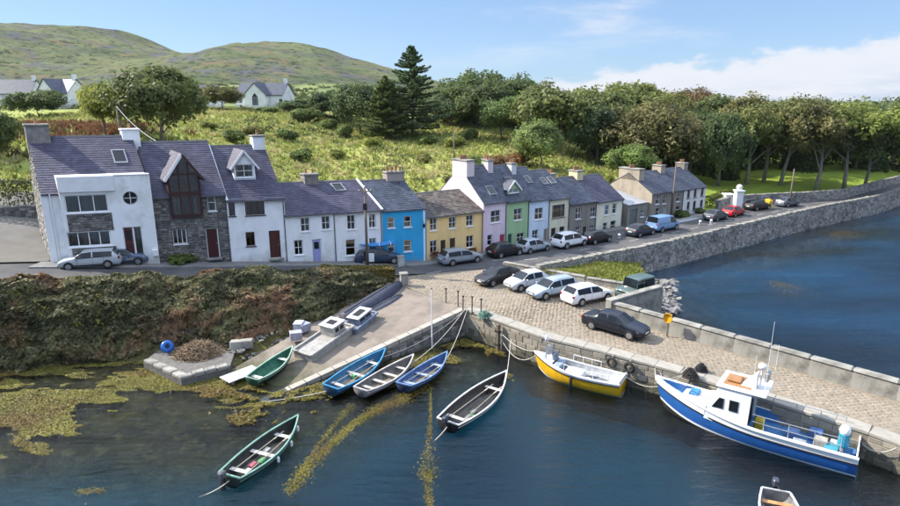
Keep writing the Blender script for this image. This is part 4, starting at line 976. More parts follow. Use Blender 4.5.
g = MB(); g.quad((dv[0], fy + .05, ze), (dv[1], fy + .05, ze), (c, fy + .05, za)); g.build('pane', GLASS, gz)
g = MB(); g.grid([[(dv[0] + .1 + k * .1, fy + .3 + .02 * math.sin(k * 2), dz0) for k in range(7)], [(dv[0] + .1 + k * .1, fy + .3 + .02 * math.sin(k * 2), zm - .2) for k in range(7)]]); g.grid([[(dv[1] - .1 - k * .1, fy + .3 + .02 * math.sin(k * 2), dz0) for k in range(7)], [(dv[1] - .1 - k * .1, fy + .3 + .02 * math.sin(k * 2), zm - .2) for k in range(7)]]); g.build('curtain', CURTAIN, gz)
for sg in (-1, 1):
    xe = c + sg * ((dv[1] - dv[0]) / 2 + .35); zz = ze - .35 * (za - ze) / ((dv[1] - dv[0]) / 2); q = [(xe, fy - .3, zz), (c, fy - .3, za + .12), (c, yb, za + .12), (xe, yb, zz)]
    g = MB(); g.add(q + [(a, b, e - .12) for a, b, e in q], [(0, 1, 2, 3), (7, 6, 5, 4), (0, 4, 5, 1), (1, 5, 6, 2), (2, 6, 7, 3), (3, 7, 4, 0)]); ro = g.build('dormer_roof', SLATE, gz)
    slates((xe, fy - .3, zz), (xe, yb, zz), Vector((c - xe, 0, za + .12 - zz)), (sg * (za - zz), 0, abs(c - xe)), SLATE, ro)
    g = MB(); g.bar((xe, fy - .33, zz - .05), (c, fy - .33, za + .07), .05, .2); g.build('bargeboard', RED_BROWN if sg > 0 else WHITE, gz)
cx, cz = ridge_x(h, 142, 145)
chimney(h1['t'], h1['w'] - .75, h1['w'] + .55, h1['D'] - .45, h1['D'] + .45, h1['RH'] - 1.2, h1['RH'] + .55, LIME, pots=1, capmat=WHITE)
# 3. white house with pointed dormer
zb = 4.05
h = house('white house with small pointed dormer and brown door beside the stone house', B0, ANG2, (226, 197), (284, 196), zb, 9.6, 13.75, 9.0, LIME, SLATE, gutter=True, name='white_house', verge=-1, shear=.30,
    wins=[((227.8, 201, 235, 216), dict(nv=0, nh=0, frame=RED_BROWN)), ((245, 198, 264.5, 215), dict(nv=2, nh=0, frame=RED_BROWN)), ((246, 232, 255, 246), dict(nv=1, nh=0, frame=RED_BROWN))], doors=[((269.5, 230.5, 280.6, 256), (.085, .025, .02), dict(frame=RED_BROWN))])
dormer(h, 233, 164, 254.5, 150, 178, 1.5, LIME, SLATE, nv=1, frame=WHITE, over=.3)
chimney(h['t'], h['w'] - 1.0, h['w'] - .01, h['D'] - .5, h['D'] + .4, h['RH'] - 1.4, h['RH'] + .85, LIME, pots=1)
# 4, 5. white cottages
zb = 3.4
h = house('white cottage with lilac front door and no dormer', AL, ANG1, (284.5, 214), (335, 212), zb, 8.05, 10.3, 8.4, LIME, SLATE, name='cottage', shear=.29,
    wins=[((300.8, 217.5, 310, 231.5), dict(frame=WHITE)), ((321.8, 216, 330.4, 229.6), dict(frame=WHITE)), ((294.4, 240, 303.4, 255), dict(frame=WHITE))], doors=[((312.4, 239, 322, 262), (.36, .36, .62), dict(glass=True))])
chimney(h['t'], h['w'] - .8, h['w'] + .45, h['D'] - .45, h['D'] + .45, h['RH'] - .8, h['RH'] + .75, STONE, pots=2)
zb = 2.9
h = house('white cottage with a roof window, between the lilac door and the blue house', AL, ANG1, (335, 212), (382, 208.5), zb, 8.0, 10.25, 8.4, LIME, SLATE, name='cottage', shear=.29,
    wins=[((347.3, 215, 355.4, 229.5), {}), ((369, 213.8, 376, 228), {}), ((346, 239.5, 355.8, 255.5), dict(nv=0)), ((369.4, 238, 376.5, 251), {})], verge=1)
sx, sz = ridge_x(h, 341, 188, 2.7); skylight(h['t'], sx, (sz - h['zev']) / h['E'].z, .5, .6, (0, h['ev'], h['zev']), h['E'], h['N'])
# 6. blue house
h = house('bright blue house with four small white windows', AL, ANG1, (382.3, 208.5), (426, 209.5), 2.55, 7.85, 10.15, 8.4, PAINTED, SLATE_BLUE, col=(.035, .36, .66), name='blue_house', shear=.22,
    wins=[((387.6, 217, 394.8, 228), dict(nv=0)), ((404, 216, 411.4, 227), dict(nv=0)), ((387.6, 241, 394.8, 252.8), dict(nv=0)), ((403.8, 240, 411.8, 251.5), dict(nv=0))], gutter=False)
g = MB(); g.box(0, h['w'], -.03, .01, h['H'] - .18, h['H'] - .02); g.build('eaves_board', WHITE, h['t'])
g = MB(); g.box(h['w'] - .28, h['w'] - .12, -.035, .01, -.2, h['H'] - .2); g.build('quoin_strip', WHITE, h['t'])
chimney(h['t'], h['w'] - 1.75, h['w'] - .02, h['D'] - .4, h['D'] + .4, h['RH'] - .8, h['RH'] + .75, PAINTED, (.36, .31, .28), pots=4)
# 7. yellow house
AY, ANGY = (-2.25, 55.42), 33.0
h = house('pale yellow cottage with old mossy slate roof and three upper windows', AY, ANGY, (426.4, 216), (483.5, 211.5), 2.5, 6.95, 8.6, 8.2, PAINTED, SLATE_OLD, col=(.82, .58, .26), name='yellow_cottage',
    wins=[((430, 218, 437, 230.5), {}), ((449, 216.8, 456, 228.3), {}), ((466.3, 215, 473.2, 226), {}), ((430, 240.4, 437.2, 252.5), {}), ((466.3, 235.5, 473.4, 247.5), {})],
    doors=[((440.6, 240, 445.6, 257), (.05, .035, .03), dict(frame=DARKWOOD)), ((449.8, 238, 455.2, 254), (.07, .04, .03), dict(frame=DARKWOOD))])
hy = h
for r in ((430, 252.5, 437.2, 256), (465, 246.5, 475, 252)):
    q = h['rect'](r); fb = MB(); fb.bbox(q[0], q[2], -.34, -.09, q[1], q[1] + .24, .03); fx = fb.build('flower_box', DARKWOOD, h['t'])
    P = np.array([((q[0] + (q[2] - q[0]) * rng.random()), -.36 + rng.random() * .28, q[1] + .2 + rng.random() * .25) for _ in range(260)])
    V = np.repeat(P, 3, 0) + nr.normal(0, .06, (len(P) * 3, 3)); FL = M('flower_leaf', (.07, .10, .02), tone=.5, t2=(.42, .10, .05), rough=.7); soup('flowers', V, 3, FL, fx, kind='stuff')
# 8 - 13. painted terrace up the street
e_ = h['s0'] + h['w'] + .02; C2 = (AY[0] + e_ * math.cos(R(ANGY)), AY[1] + e_ * math.sin(R(ANGY))); A3 = 36.0
h = house('tall pale pink house with pink front door and big gable chimney', C2, A3, (483.6, 203.5), (507, 202), 2.5, 7.7, 11.0, 8.0, PAINTED, SLATE_BLUE, col=(.74, .60, .68), name='pink_house',
    wins=[((490.8, 210.3, 500.4, 222.4), {}), ((487.4, 234.7, 492.3, 245.5), dict(nv=0))], doors=[((499.6, 234, 505.6, 250), (.42, .05, .10), {})])
chimney(h['t'], -.02, .95, h['D'] - 1.25, h['D'] + 1.25, h['RH'] - 1.1, h['RH'] + .7, PAINTED, (.70, .58, .60), pots=4)
cx, _ = ridge_x(h, 491, 175, 3.0); chimney(h['t'], cx - .3, cx + .4, h['D'] - .85, h['D'] - .1, h['RH'] - 1.1, h['RH'] + .5, PAINTED, (.66, .58, .60), pots=2)
sx, sz = ridge_x(h, 487, 190, 1.7); skylight(h['t'], sx, (sz - h['zev']) / h['E'].z, .45, .6, (0, h['ev'], h['zev']), h['E'], h['N'])
h = house('pale green house with a gabled dormer in its roof', C2, A3, (507.2, 202), (529.6, 200.6), 2.5, 7.55, 10.8, 8.0, PAINTED, SLATE_BLUE, col=(.36, .52, .29), name='green_house',
    wins=[((513.8, 208.5, 522, 220), {}), ((517, 232.8, 524.2, 242), {})], doors=[((507.9, 233.5, 512.6, 248), (.03, .10, .06), {})])
dormer(h, 507.5, 189, 519.5, 180, 198, .7, PAINTED, SLATE_BLUE, nv=1, col=(.42, .56, .36))
cx, _ = ridge_x(h, 504, 170); chimney(h['t'], .1, .85, h['D'] - .4, h['D'] + .4, h['RH'] - .8, h['RH'] + .75, PAINTED, (.34, .44, .26), pots=2)
sx, sz = ridge_x(h, 527, 187, 2); skylight(h['t'], h['w'] - 1.0, (h['RH'] - h['zev']) * .55 / h['E'].z, .4, .5, (0, h['ev'], h['zev']), h['E'], h['N'])
h = house('pale ice blue house with white windows next to the green one', C2, A3, (529.8, 200.6), (550.2, 200), 2.5, 7.35, 10.4, 8.0, PAINTED, SLATE_BLUE, col=(.62, .70, .80), name='pale_blue_house',
    wins=[((534.8, 207.8, 543, 219.3), {}), ((532.3, 230, 538, 240), {})], doors=[((543.6, 228.5, 548.8, 245), (.30, .25, .2), {})])
chimney(h['t'], .1, .8, h['D'] - .9, h['D'] - .1, h['RH'] - 1.2, h['RH'] + .6, PAINTED, (.70, .70, .72), pots=2)
skylight(h['t'], h['w'] - 1.2, (h['RH'] - h['zev']) * .6 / h['E'].z, .4, .55, (0, h['ev'], h['zev']), h['E'], h['N'])
h = house('cream house with one wide dark upper window', C2, A3, (550.4, 200.3), (570, 199), 2.5, 7.2, 9.9, 8.0, PAINTED, SLATE_BLUE, col=(.72, .66, .50), name='cream_house',
    wins=[((552.2, 204.7, 564.8, 217.3), dict(nv=2, nh=0, frame=DARKWOOD)), ((559.4, 226.5, 564.2, 236), dict(nv=0, frame=DARKWOOD))], doors=[((550.9, 228, 555.4, 245), (.05, .03, .025), dict(frame=DARKWOOD))])
skylight(h['t'], 1.2, (h['RH'] - h['zev']) * .6 / h['E'].z, .4, .55, (0, h['ev'], h['zev']), h['E'], h['N']); skylight(h['t'], 2.4, (h['RH'] - h['zev']) * .6 / h['E'].z, .4, .55, (0, h['ev'], h['zev']), h['E'], h['N'])
GREYR = M('grey_render', (.27, .245, .21), (.20, .185, .16), scale=1.2, rough=.92, bump=.3, streak=True)
BROWNR = M('brown_render', (.44, .37, .285), (.34, .285, .22), scale=1.2, rough=.92, bump=.4, streak=True, c3=(.22, .20, .17), s3=.5)
h = house('dark grey rendered house with pale windows between two cream ones', C2, A3, (570.2, 204.5), (597, 203), 2.5, 6.35, 8.75, 8.0, GREYR, SLATE_BLUE, name='grey_house',
    wins=[((575.8, 207.3, 581.2, 219), {}), ((590.6, 207, 596, 217), {}), ((575.8, 226, 580.4, 235), {}), ((590, 224.8, 594.4, 232.5), {})], doors=[((582.6, 226, 587.2, 241), (.04, .035, .035), {})])
chimney(h['t'], .05, 1.0, h['D'] - .7, h['D'] + .7, h['RH'] - .8, h['RH'] + .65, BROWNR, pots=3)
h = house('cream house at the end of the painted terrace beside the grey shed', C2, A3, (597.2, 203), (623.4, 200.3), 2.5, 6.15, 8.7, 8.0, PAINTED, SLATE, col=(.74, .70, .55), name='cream_house',
    wins=[((604.8, 205, 608.9, 215), dict(nv=0)), ((612.3, 203.7, 616.4, 213.7), dict(nv=0)), ((603, 222.6, 607.2, 231), dict(nv=0)), ((610.4, 220.7, 615.7, 230), dict(nv=0))])
chimney(h['t'], .05, 1.05, h['D'] - .7, h['D'] + .7, h['RH'] - .8, h['RH'] + .75, PAINTED, (.70, .58, .36), pots=4)
# shed with a lean-to roof
sd = thing('lean_to_shed', 'low grey lean-to shed between the cream house and brown gable', 'shed', (21.7, 72.3, 2.5), R(A3)); m_ = MB()
W_, D_ = 4.0, 4.5
openings_wall(m_, 0, W_, -.3, 2.7, [[.5, 0, 1.9, 2.1], [2.6, .9, 3.4, 1.8]]); m_.quad((0, D_, -.3), (0, 0, -.3), (0, 0, 2.7), (0, D_, 3.6)); m_.quad((W_, 0, -.3), (W_, D_, -.3), (W_, D_, 3.6), (W_, 0, 2.7)); m_.build('wall', GREYR, sd)
door(sd, [.5, .1, 1.9, 2.1], (.16, .17, .18), frame=DARKWOOD); window(sd, [2.6, .9, 3.4, 1.8])
for k in range(10):
    g = MB(); x = W_ * k / 10; g.add([(x, -.2, 2.68), (x + W_ / 20, -.2, 2.75), (x + W_ / 10, -.2, 2.68), (x, D_, 3.62), (x + W_ / 20, D_, 3.69), (x + W_ / 10, D_, 3.62)], [(0, 1, 4, 3), (1, 2, 5, 4)]); g.build('roof_sheet', STEEL, sd)
# 14 - 16. far row
D0 = (25.8, 74.8)
h = house('brown rendered end house with blank gable and grey front', D0, A3, (652.5, 192), (673, 190), 2.5, 6.35, 8.55, 7.5, GREYR, SLATE_BLUE, name='end_house', gablemat=BROWNR,
    wins=[((655.8, 194.6, 659.4, 204), dict(nv=0)), ((662.6, 194, 666.4, 203.6), dict(nv=0)), ((655.8, 207.8, 659.4, 216), dict(nv=0))], doors=[((662.8, 207.5, 666.6, 219), (.35, .36, .38), {})])
chimney(h['t'], .0, 1.0, h['D'] - 1.6, h['D'] + 1.6, h['RH'] - .9, h['RH'] + .6, BROWNR, pots=4)
h = house('narrow grey house in the middle of the far row', D0, A3, (673.2, 190), (684.2, 189), 2.5, 6.3, 8.5, 7.5, GREYR, SLATE_BLUE, name='grey_house',
    wins=[((676.5, 192, 680.2, 201.5), dict(nv=0)), ((676, 205.8, 680, 213.5), dict(nv=0))])
chimney(h['t'], h['w'] - 1.0, h['w'] - .02, h['D'] - .7, h['D'] + .7, h['RH'] - .6, h['RH'] + .7, BROWNR, pots=3)
h = house('white house at the far right end of the street', D0, A3, (684.4, 189), (706.5, 186), 2.5, 6.25, 8.6, 7.5, PAINTED, SLATE_BLUE, col=(.66, .66, .64), name='white_house',
    wins=[((687.2, 189.8, 690, 198), dict(nv=0, frame=GUT)), ((693.8, 189, 696.6, 197), dict(nv=0, frame=GUT)), ((700.8, 188, 703.6, 196), dict(nv=0, frame=GUT)), ((687, 202, 689.6, 209.5), dict(nv=0, frame=GUT)), ((693, 201, 695.8, 210), dict(nv=0, frame=GUT)), ((700, 200, 702.8, 207), dict(nv=0, frame=GUT))], gutter=False)
chimney(h['t'], h['w'] - .9, h['w'] - .02, h['D'] - .7, h['D'] + .7, h['RH'] - .6, h['RH'] + .6, GREYR, pots=3)

for root, k in SHEARED:
    Sh = Matrix(((1, -k, 0, 0), (0, 1, 0, 0), (0, 0, 1, 0), (0, 0, 0, 1)))
    def shear_tree(o):
        if o.type == 'MESH': o.data.transform(Sh)
        for c_ in o.children: shear_tree(c_)
    shear_tree(root)
# houses up on the hill, seen small
def far_house(label, px, py, Y, w, d, H, rh, rot, roofm=SLATE_BLUE, gablewin=False, dorm=0, chim=True):
    p = far(px, py, Y); zg = float(back(p.x, p.y)); base = max(p.z, zg - .3)
    t = thing('hillside_house', label, 'house', (p.x, p.y, base), R(rot), 'white houses on the hillside'); m_ = MB(); y0 = -d / 2
    wh = [[-w / 2 + 1 + k * (w - 2) / 3, .9, -w / 2 + 1.9 + k * (w - 2) / 3, 2.0] for k in range(4)]
    openings_wall(m_, -w / 2, w / 2, -1.5, H, wh, y0, .15)
    for x, s in ((-w / 2, 1), (w / 2, -1)): m_.quad((x, d / 2, -1.5), (x, -d / 2, -1.5), (x, -d / 2, H), (x, 0, rh), (x, d / 2, H))
    m_.quad((w / 2, d / 2, -1.5), (-w / 2, d / 2, -1.5), (-w / 2, d / 2, H), (w / 2, d / 2, H)); m_.build('wall', LIME, t)
    for q in wh: window(t, q, y0, nv=1, nh=0, sill=False, curtain=False)
    m_ = MB(); sl = (rh - H) / (d / 2)
    for s in (-1, 1):
        q = [(-w / 2 - .2, s * (d / 2 + .3), H - .3 * sl), (w / 2 + .2, s * (d / 2 + .3), H - .3 * sl), (w / 2 + .2, 0, rh), (-w / 2 - .2, 0, rh)]
        m_.add(q + [(a, b, c - .15) for a, b, c in q], [(0, 1, 2, 3), (7, 6, 5, 4), (0, 4, 5, 1), (1, 5, 6, 2), (3, 0, 4, 7)])
    ro = m_.build('roof', roofm, t)
    if chim:
        g = MB(); g.box(w / 2 - 1, w / 2 - .2, -.4, .4, rh - .6, rh + 1.2); g.build('chimney', LIME, t)
    if gablewin:   # projecting gable front with tall arched window
        g = MB(); gw = 2.9; yf = y0 - 2.2; wn_ = [-.8, .4, .8, 2.4]
        openings_wall(g, -gw, gw, -1.5, H, [wn_], yf, .15); g.quad((-gw, yf, H), (gw, yf, H), (0, yf, rh)); g.quad((-gw, 0, -1.5), (-gw, yf, -1.5), (-gw, yf, H), (-gw, 0, H)); g.quad((gw, yf, -1.5), (gw, 0, -1.5), (gw, 0, H), (gw, yf, H)); gb = g.build('gable_front', LIME, t)
        window(gb, wn_, yf, nv=1, nh=1, sill=False, curtain=False, frame=GUT); g = MB(); g.quad((-.8, yf - .02, 2.45), (.8, yf - .02, 2.45), (0, yf - .02, 3.5)); g.build('pane', CARGLASS, gb)
        g = MB(); s_ = (rh - H) / gw
        for s in (-1, 1):
            q = [(s * (gw + .3), yf - .25, H - .3 * s_), (0, yf - .25, rh + .03), (0, 0, rh + .03), (s * (gw + .3), 0, H - .3 * s_)]
            g.add(q + [(a, b, c - .15) for a, b, c in q], [(0, 1, 2, 3), (7, 6, 5, 4), (0, 4, 5, 1), (1, 5, 6, 2), (3, 0, 4, 7)])
        g.build('gable_roof', roofm, t)
    return t
far_house('long grey roofed house at the far left of the hillside', 8, 103, 175, 17, 8, 2.8, 6.4, 6, chim=True)
far_house('white house with pointed gable and arched window above the bracken', 66, 104, 165, 9, 7, 3.0, 6.4, -14, gablewin=True)
far_house('grey roofed house half hidden left of the pointed gable', 42, 101, 195, 9, 7, 2.8, 5.8, 10, chim=False)
far_house('low grey roofed house behind the big round tree', 205, 105, 170, 8, 7, 2.8, 5.4, 0, chim=False)
far_house('white house with twin gables alone on the hillside field', 266, 106.5, 165, 13, 8, 3.2, 6.0, -8, gablewin=True)
far_house('white cottage among dark trees behind the yellow house', 612, 128, 190, 9, 6, 3.0, 5.5, 12, chim=True)
# ------------------------------------------------------------------ trees, hedge, shrubs, grass
def unit(v): return v / np.maximum(np.linalg.norm(v, axis=-1, keepdims=True), 1e-6)
def leaf_quads(P, Nrm, size, asp=.6):
    """rhombic leaf sprays at P facing roughly Nrm"""
    N = len(P); n_ = unit(Nrm + nr.normal(0, .55, (N, 3))); a = unit(np.cross(n_, nr.normal(0, 1, (N, 3)))); b = np.cross(n_, a)
    s = (size * (.6 + .8 * nr.random(N)))[:, None]
    return np.stack([P - a * s, P - b * s * asp, P + a * s, P + b * s * asp], 1).reshape(-1, 3)
def crown_mesh(name, seed, lobes, leaves, leaf, flat=.8, spread=.62, lr=(.26, .44), low=-.35, gaps=0):
    g = np.random.default_rng(seed)
    d = unit(g.normal(0, 1, (lobes, 3))); d[:, 2] = np.where(d[:, 2] < low, -d[:, 2] * .5, d[:, 2])
    c = d * (spread * (.55 + .5 * g.random(lobes)))[:, None] * [1, 1, flat]; r = g.uniform(*lr, lobes)
    P, Nn, T = [], [], []
    sub = 26
    for k in range(lobes):
        sd = unit(g.normal(0, 1, (sub, 3)) + [0, 0, .35]); sc = c[k] + sd * (r[k] * (.8 + .3 * g.random(sub)))[:, None] * [1, 1, .8]
        m = leaves // lobes; pick = g.integers(0, sub, m)
        off = g.normal(0, .055 + .02 * g.random(), (m, 3)); p = sc[pick] + off; tone = g.random(sub)[pick] * .6 + g.random(m) * .4
        P.append(p); Nn.append(unit(p - c[k]) + [0, 0, .3]); T.append(tone)
    P = np.concatenate(P); V = leaf_quads(P, np.concatenate(Nn), leaf, .62)
    return soup(name, V, 4, None, tone=np.concatenate(T))
CROWN = leafmat('crown_leaf', (.036, .048, .022), (.275, .295, .135), trans=.42)
def usemat(me, m): me.materials.append(m); return me
BROAD = [usemat(crown_mesh('crown', 100 + k, 22 + k, 22000, .036), CROWN) for k in range(4)]
AIRY = [usemat(crown_mesh('airy_crown', 200 + k, 22, 14000, .034, flat=.75, lr=(.2, .34), spread=.8), CROWN) for k in range(2)]
BUSH = [usemat(crown_mesh('bush_leaves', 300 + k, 11, 5000, .06, flat=.6, low=-.05, spread=.55), CROWN) for k in range(3)]
BARK = M('bark', (.15, .125, .10), (.23, .20, .165), scale=2, rough=.95, sc=(3, 3, .5), bump=.6, bscale=8)
BARKPALE = M('pale_bark', (.33, .29, .24), (.22, .19, .155), scale=2, rough=.95, sc=(3, 3, .5), bump=.6, bscale=8)
TREES = 0
def tree(label, px, top, bot, wpx, Y, col=(1, 1, 1), meshes=None, name='broadleaf_tree', group=None, lean=0.0, bark=None, clear=None, cat='tree', zdrop=0):
    """px: middle of the crown, top/bot: crown extent, Y: distance into the place"""
    global TREES
    TREES += 1; rr_ = random.Random(TREES * 7)
    c = far(px, (top + bot) / 2, Y); zt = far(px, top, Y).z; zc0 = far(px, bot, Y).z; rad = wpx / FOC * Y * .5 * 1.22
    zg = float(ground(c.x, Y)); hh = max((zt - max(zc0, zg + .3)) / 2, .6); zc = zt - hh
    if name == 'shrub': zc = zg + hh * .55
    bx = c.x - lean * (zc - zg)
    t = thing(name, label, cat, (bx, Y, zg - .1), 0, group)
    me = (meshes or BROAD)[TREES % len(meshes or BROAD)]
    o = link('crown', me, None, t); o.location = (c.x - bx, 0, zc - zg + .1); o.scale = (rad, rad * rr_.uniform(.85, 1.1), hh * 1.42); o.rotation_euler.z = rr_.random() * 6.28
    v = rr_.uniform(.88, 1.12); o.color = (col[0] * v, col[1] * v, col[2] * v, 1)
    m_ = MB(); H = zc - zg + .1; r0 = max(.08, .019 * (zt - zg)) if name != 'shrub' else .06
    top_ = Vector((c.x - bx, 0, H + hh * .4)); kink = Vector((rr_.uniform(-.4, .4), rr_.uniform(-.3, .3), 0)) * min(1, rad * .25)
    m_.tube([(0, 0, -.4), Vector((0, 0, 0)).lerp(top_, .3) + kink, Vector((0, 0, 0)).lerp(top_, .65) - kink * .5, top_], [r0 * 1.35, r0, r0 * .65, r0 * .15], 7)
    for k in range(7):
        f = rr_.uniform(.3, .75); s = Vector((0, 0, 0)).lerp(top_, f); a = k * .9 + rr_.random(); e = Vector((math.cos(a) * rad * .68, math.sin(a) * rad * .68, H + hh * rr_.uniform(-.35, .6)))
        m_.tube([s, s.lerp(e, .5) + Vector((0, 0, .08 * rad)), e], [r0 * .5, r0 * .32, r0 * .08], 5, caps=False)
    m_.build('trunk', bark or BARK, t, smooth=True)
    return t
G_DARK, G_MID, G_OLIVE, G_LIGHT, G_BROWN, G_PURP, G_YEL = (.62, .80, .72), (1, 1.05, .85), (1.1, 1.15, .8), (1.15, 1.35, .9), (1.1, .92, .8), (1.15, .75, .80), (1.7, 1.65, .7)
WG = 'wood behind the street'
for a in [
 ('big dark round tree standing above the stone house roof', 160, 66, 140, 84, 82, (.85, .92, .6)),
 ('light yellow green tree left of the big round tree', 100, 80, 130, 44, 84, G_YEL),
 ('leafy yellow green tree tucked behind the big round tree', 124, 84, 132, 36, 90, G_LIGHT),
 ('dark spreading bush in front of the far left hillside house', 38, 90, 118, 50, 110, (.7, .85, .6)),
 ('dark tree cut off by the left picture edge above the hedge', -4, 112, 175, 50, 72, (.65, .8, .55)),
 ('rounded russet green tree beside the twin gabled house', 222, 84, 109, 38, 140, (1.1, .95, .7)),
 ('dark tree left of the conifers at the head of the field', 300, 100, 128, 44, 150, (.65, .85, .6)),
 ('broad dark tree next to the conifers, second from their left', 333, 93, 128, 48, 146, (.55, .75, .55)),
 ('dark green tree close behind the conifer on its right', 450, 93, 132, 46, 140, G_DARK),
 ('tall dark domed tree right of the tall conifer', 478, 80, 134, 62, 138, (.7, .85, .6)),
 ('dark domed tree with its top level with its left neighbour', 516, 82, 134, 56, 142, (.75, .92, .62)),
 ('round light green tree in front of the dark domed pair', 503, 97, 132, 46, 122, (1.0, 1.3, .85)),
 ('small pale house screening tree among the dark crowns', 535, 100, 135, 40, 128, (.7, .9, .65)),
 ('large olive green tree rising behind the cream houses', 562, 80, 160, 88, 112, G_OLIVE),
 ('lower light green tree at the left foot of the olive one', 540, 122, 172, 52, 96, G_LIGHT),
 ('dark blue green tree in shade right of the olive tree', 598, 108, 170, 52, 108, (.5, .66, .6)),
 ('pale green topped tree high in the middle of the wood', 632, 82, 140, 72, 122, (1.25, 1.3, .8)),
 ('copper purple tree showing above the wood skyline', 690, 86, 135, 56, 126, G_PURP),
 ('rounded light green shrub tree over the brown gable roof', 632, 146, 176, 46, 88, (1.1, 1.35, .75)),
 ('dark green tree behind the far white house', 692, 112, 168, 52, 104, (.65, .85, .65)),
 ('dense dark tree right of the far white house by the lawn', 722, 112, 186, 50, 99, (.6, .78, .62)),
 ('green brown tree filling the skyline above the lawn', 742, 98, 158, 62, 116, (1.15, 1.05, .7)),
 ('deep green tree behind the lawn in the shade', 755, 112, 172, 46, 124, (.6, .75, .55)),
 ('far green tree at the right picture edge by the shore road', 898, 112, 168, 50, 122, (1.0, 1.15, .75)),
 ('dark tree behind the forked pale trunks', 872, 112, 180, 46, 118, (.5, .66, .5)),
 ('dark tree deep in the wood between the lawn trees', 812, 114, 172, 46, 126, (.55, .7, .55)),
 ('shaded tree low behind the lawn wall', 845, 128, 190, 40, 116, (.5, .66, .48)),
 ('mid green tree filling the gap above the lawn right of the dense dark one', 785, 100, 165, 56, 118, (1.0, 1.1, .75)),
 ('olive tree behind the leaning pale trunk', 812, 104, 168, 54, 116, (1.25, 1.15, .7)),
 ('grey green tree behind the yellow green one', 860, 106, 172, 54, 117, (1.05, 1.1, .85)),
 ('bushy tree rising between the copper and the green brown crowns', 716, 98, 150, 52, 118, (.95, 1.1, .75)),
 ('olive crown between the pale topped and the brown trees', 668, 92, 150, 56, 116, (1.35, 1.25, .8)),
 ('grey green tree left of the brown leaved one', 612, 92, 160, 54, 116, (1.05, 1.15, .85)),
]: tree(*a, group=WG)
for a in [
 ('thin brown leaved tree with bare limbs in the wood', 655, 102, 172, 62, 104, G_BROWN, 0.0),
 ('russet topped tree with slim trunk on the lawn', 772, 95, 150, 60, 104, (1.2, 1.0, .72), .02),
 ('russet tree with leaning pale trunk beside the lawn', 800, 98, 152, 48, 101, (1.0, .95, .75), .22),
 ('reddish tree with upright pale trunk behind the wall', 827, 102, 160, 52, 98, (1.05, .88, .72), .06),
 ('yellow green tree with forked pale trunk behind the wall', 850, 102, 158, 56, 99, (1.2, 1.3, .65), -.05),
 ('thin green tree with bare twisting limbs near the right edge', 876, 112, 168, 50, 101, (1.0, 1.0, .75), .1),
 ('slim trunked tree left on the sunny lawn', 752, 104, 160, 44, 101, (1.0, 1.05, .7), .0),
]: tree(*a[:3], a[3] + 6, a[4] * 1.4, *a[5:7], meshes=AIRY, group=WG, lean=a[7], bark=BARKPALE)
# far background wood behind the skyline trees: one dim mass
def mass(name, label, spots, leaf, n_, mat=CROWN, col=(1, 1, 1)):
    V, T = [], []
    for (x, y, z, r, h) in spots:
        d = unit(nr.normal(0, 1, (n_, 3))); d[:, 2] = np.abs(d[:, 2]) * 1.0; P = np.array([x, y, z]) + d * np.array([r, r, h]) * (.75 + .3 * nr.random((n_, 1)))
        V.append(leaf_quads(P, d, leaf)); T.append(nr.random(n_) * .6 + .4 * nr.random())
    o = soup(name, np.concatenate(V), 4, mat, tone=np.concatenate(T), kind='stuff'); o.color = (*col, 1); return tag(o, label, 'wood')
sp = []
for _ in range(150):
    X = rng.uniform(-5, 190); Y = rng.uniform(max(138, X * 1.05), 215)
    sp.append((X, Y, float(back(np.array(X), np.array(Y))) - .5, rng.uniform(4, 7), rng.uniform(7, 12.5)))
mass('background_wood', 'dim dense wood filling the ground behind the nearer trees', sp, .42, 1500, col=(.68, .82, .62))
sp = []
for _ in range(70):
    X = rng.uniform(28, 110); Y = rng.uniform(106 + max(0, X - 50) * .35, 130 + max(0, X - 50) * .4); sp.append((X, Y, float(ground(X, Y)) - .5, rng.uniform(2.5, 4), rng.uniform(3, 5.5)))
mass('undergrowth', 'dark undergrowth along the back of the lawn beneath the trees', sp, .3, 900, col=(.5, .62, .45))
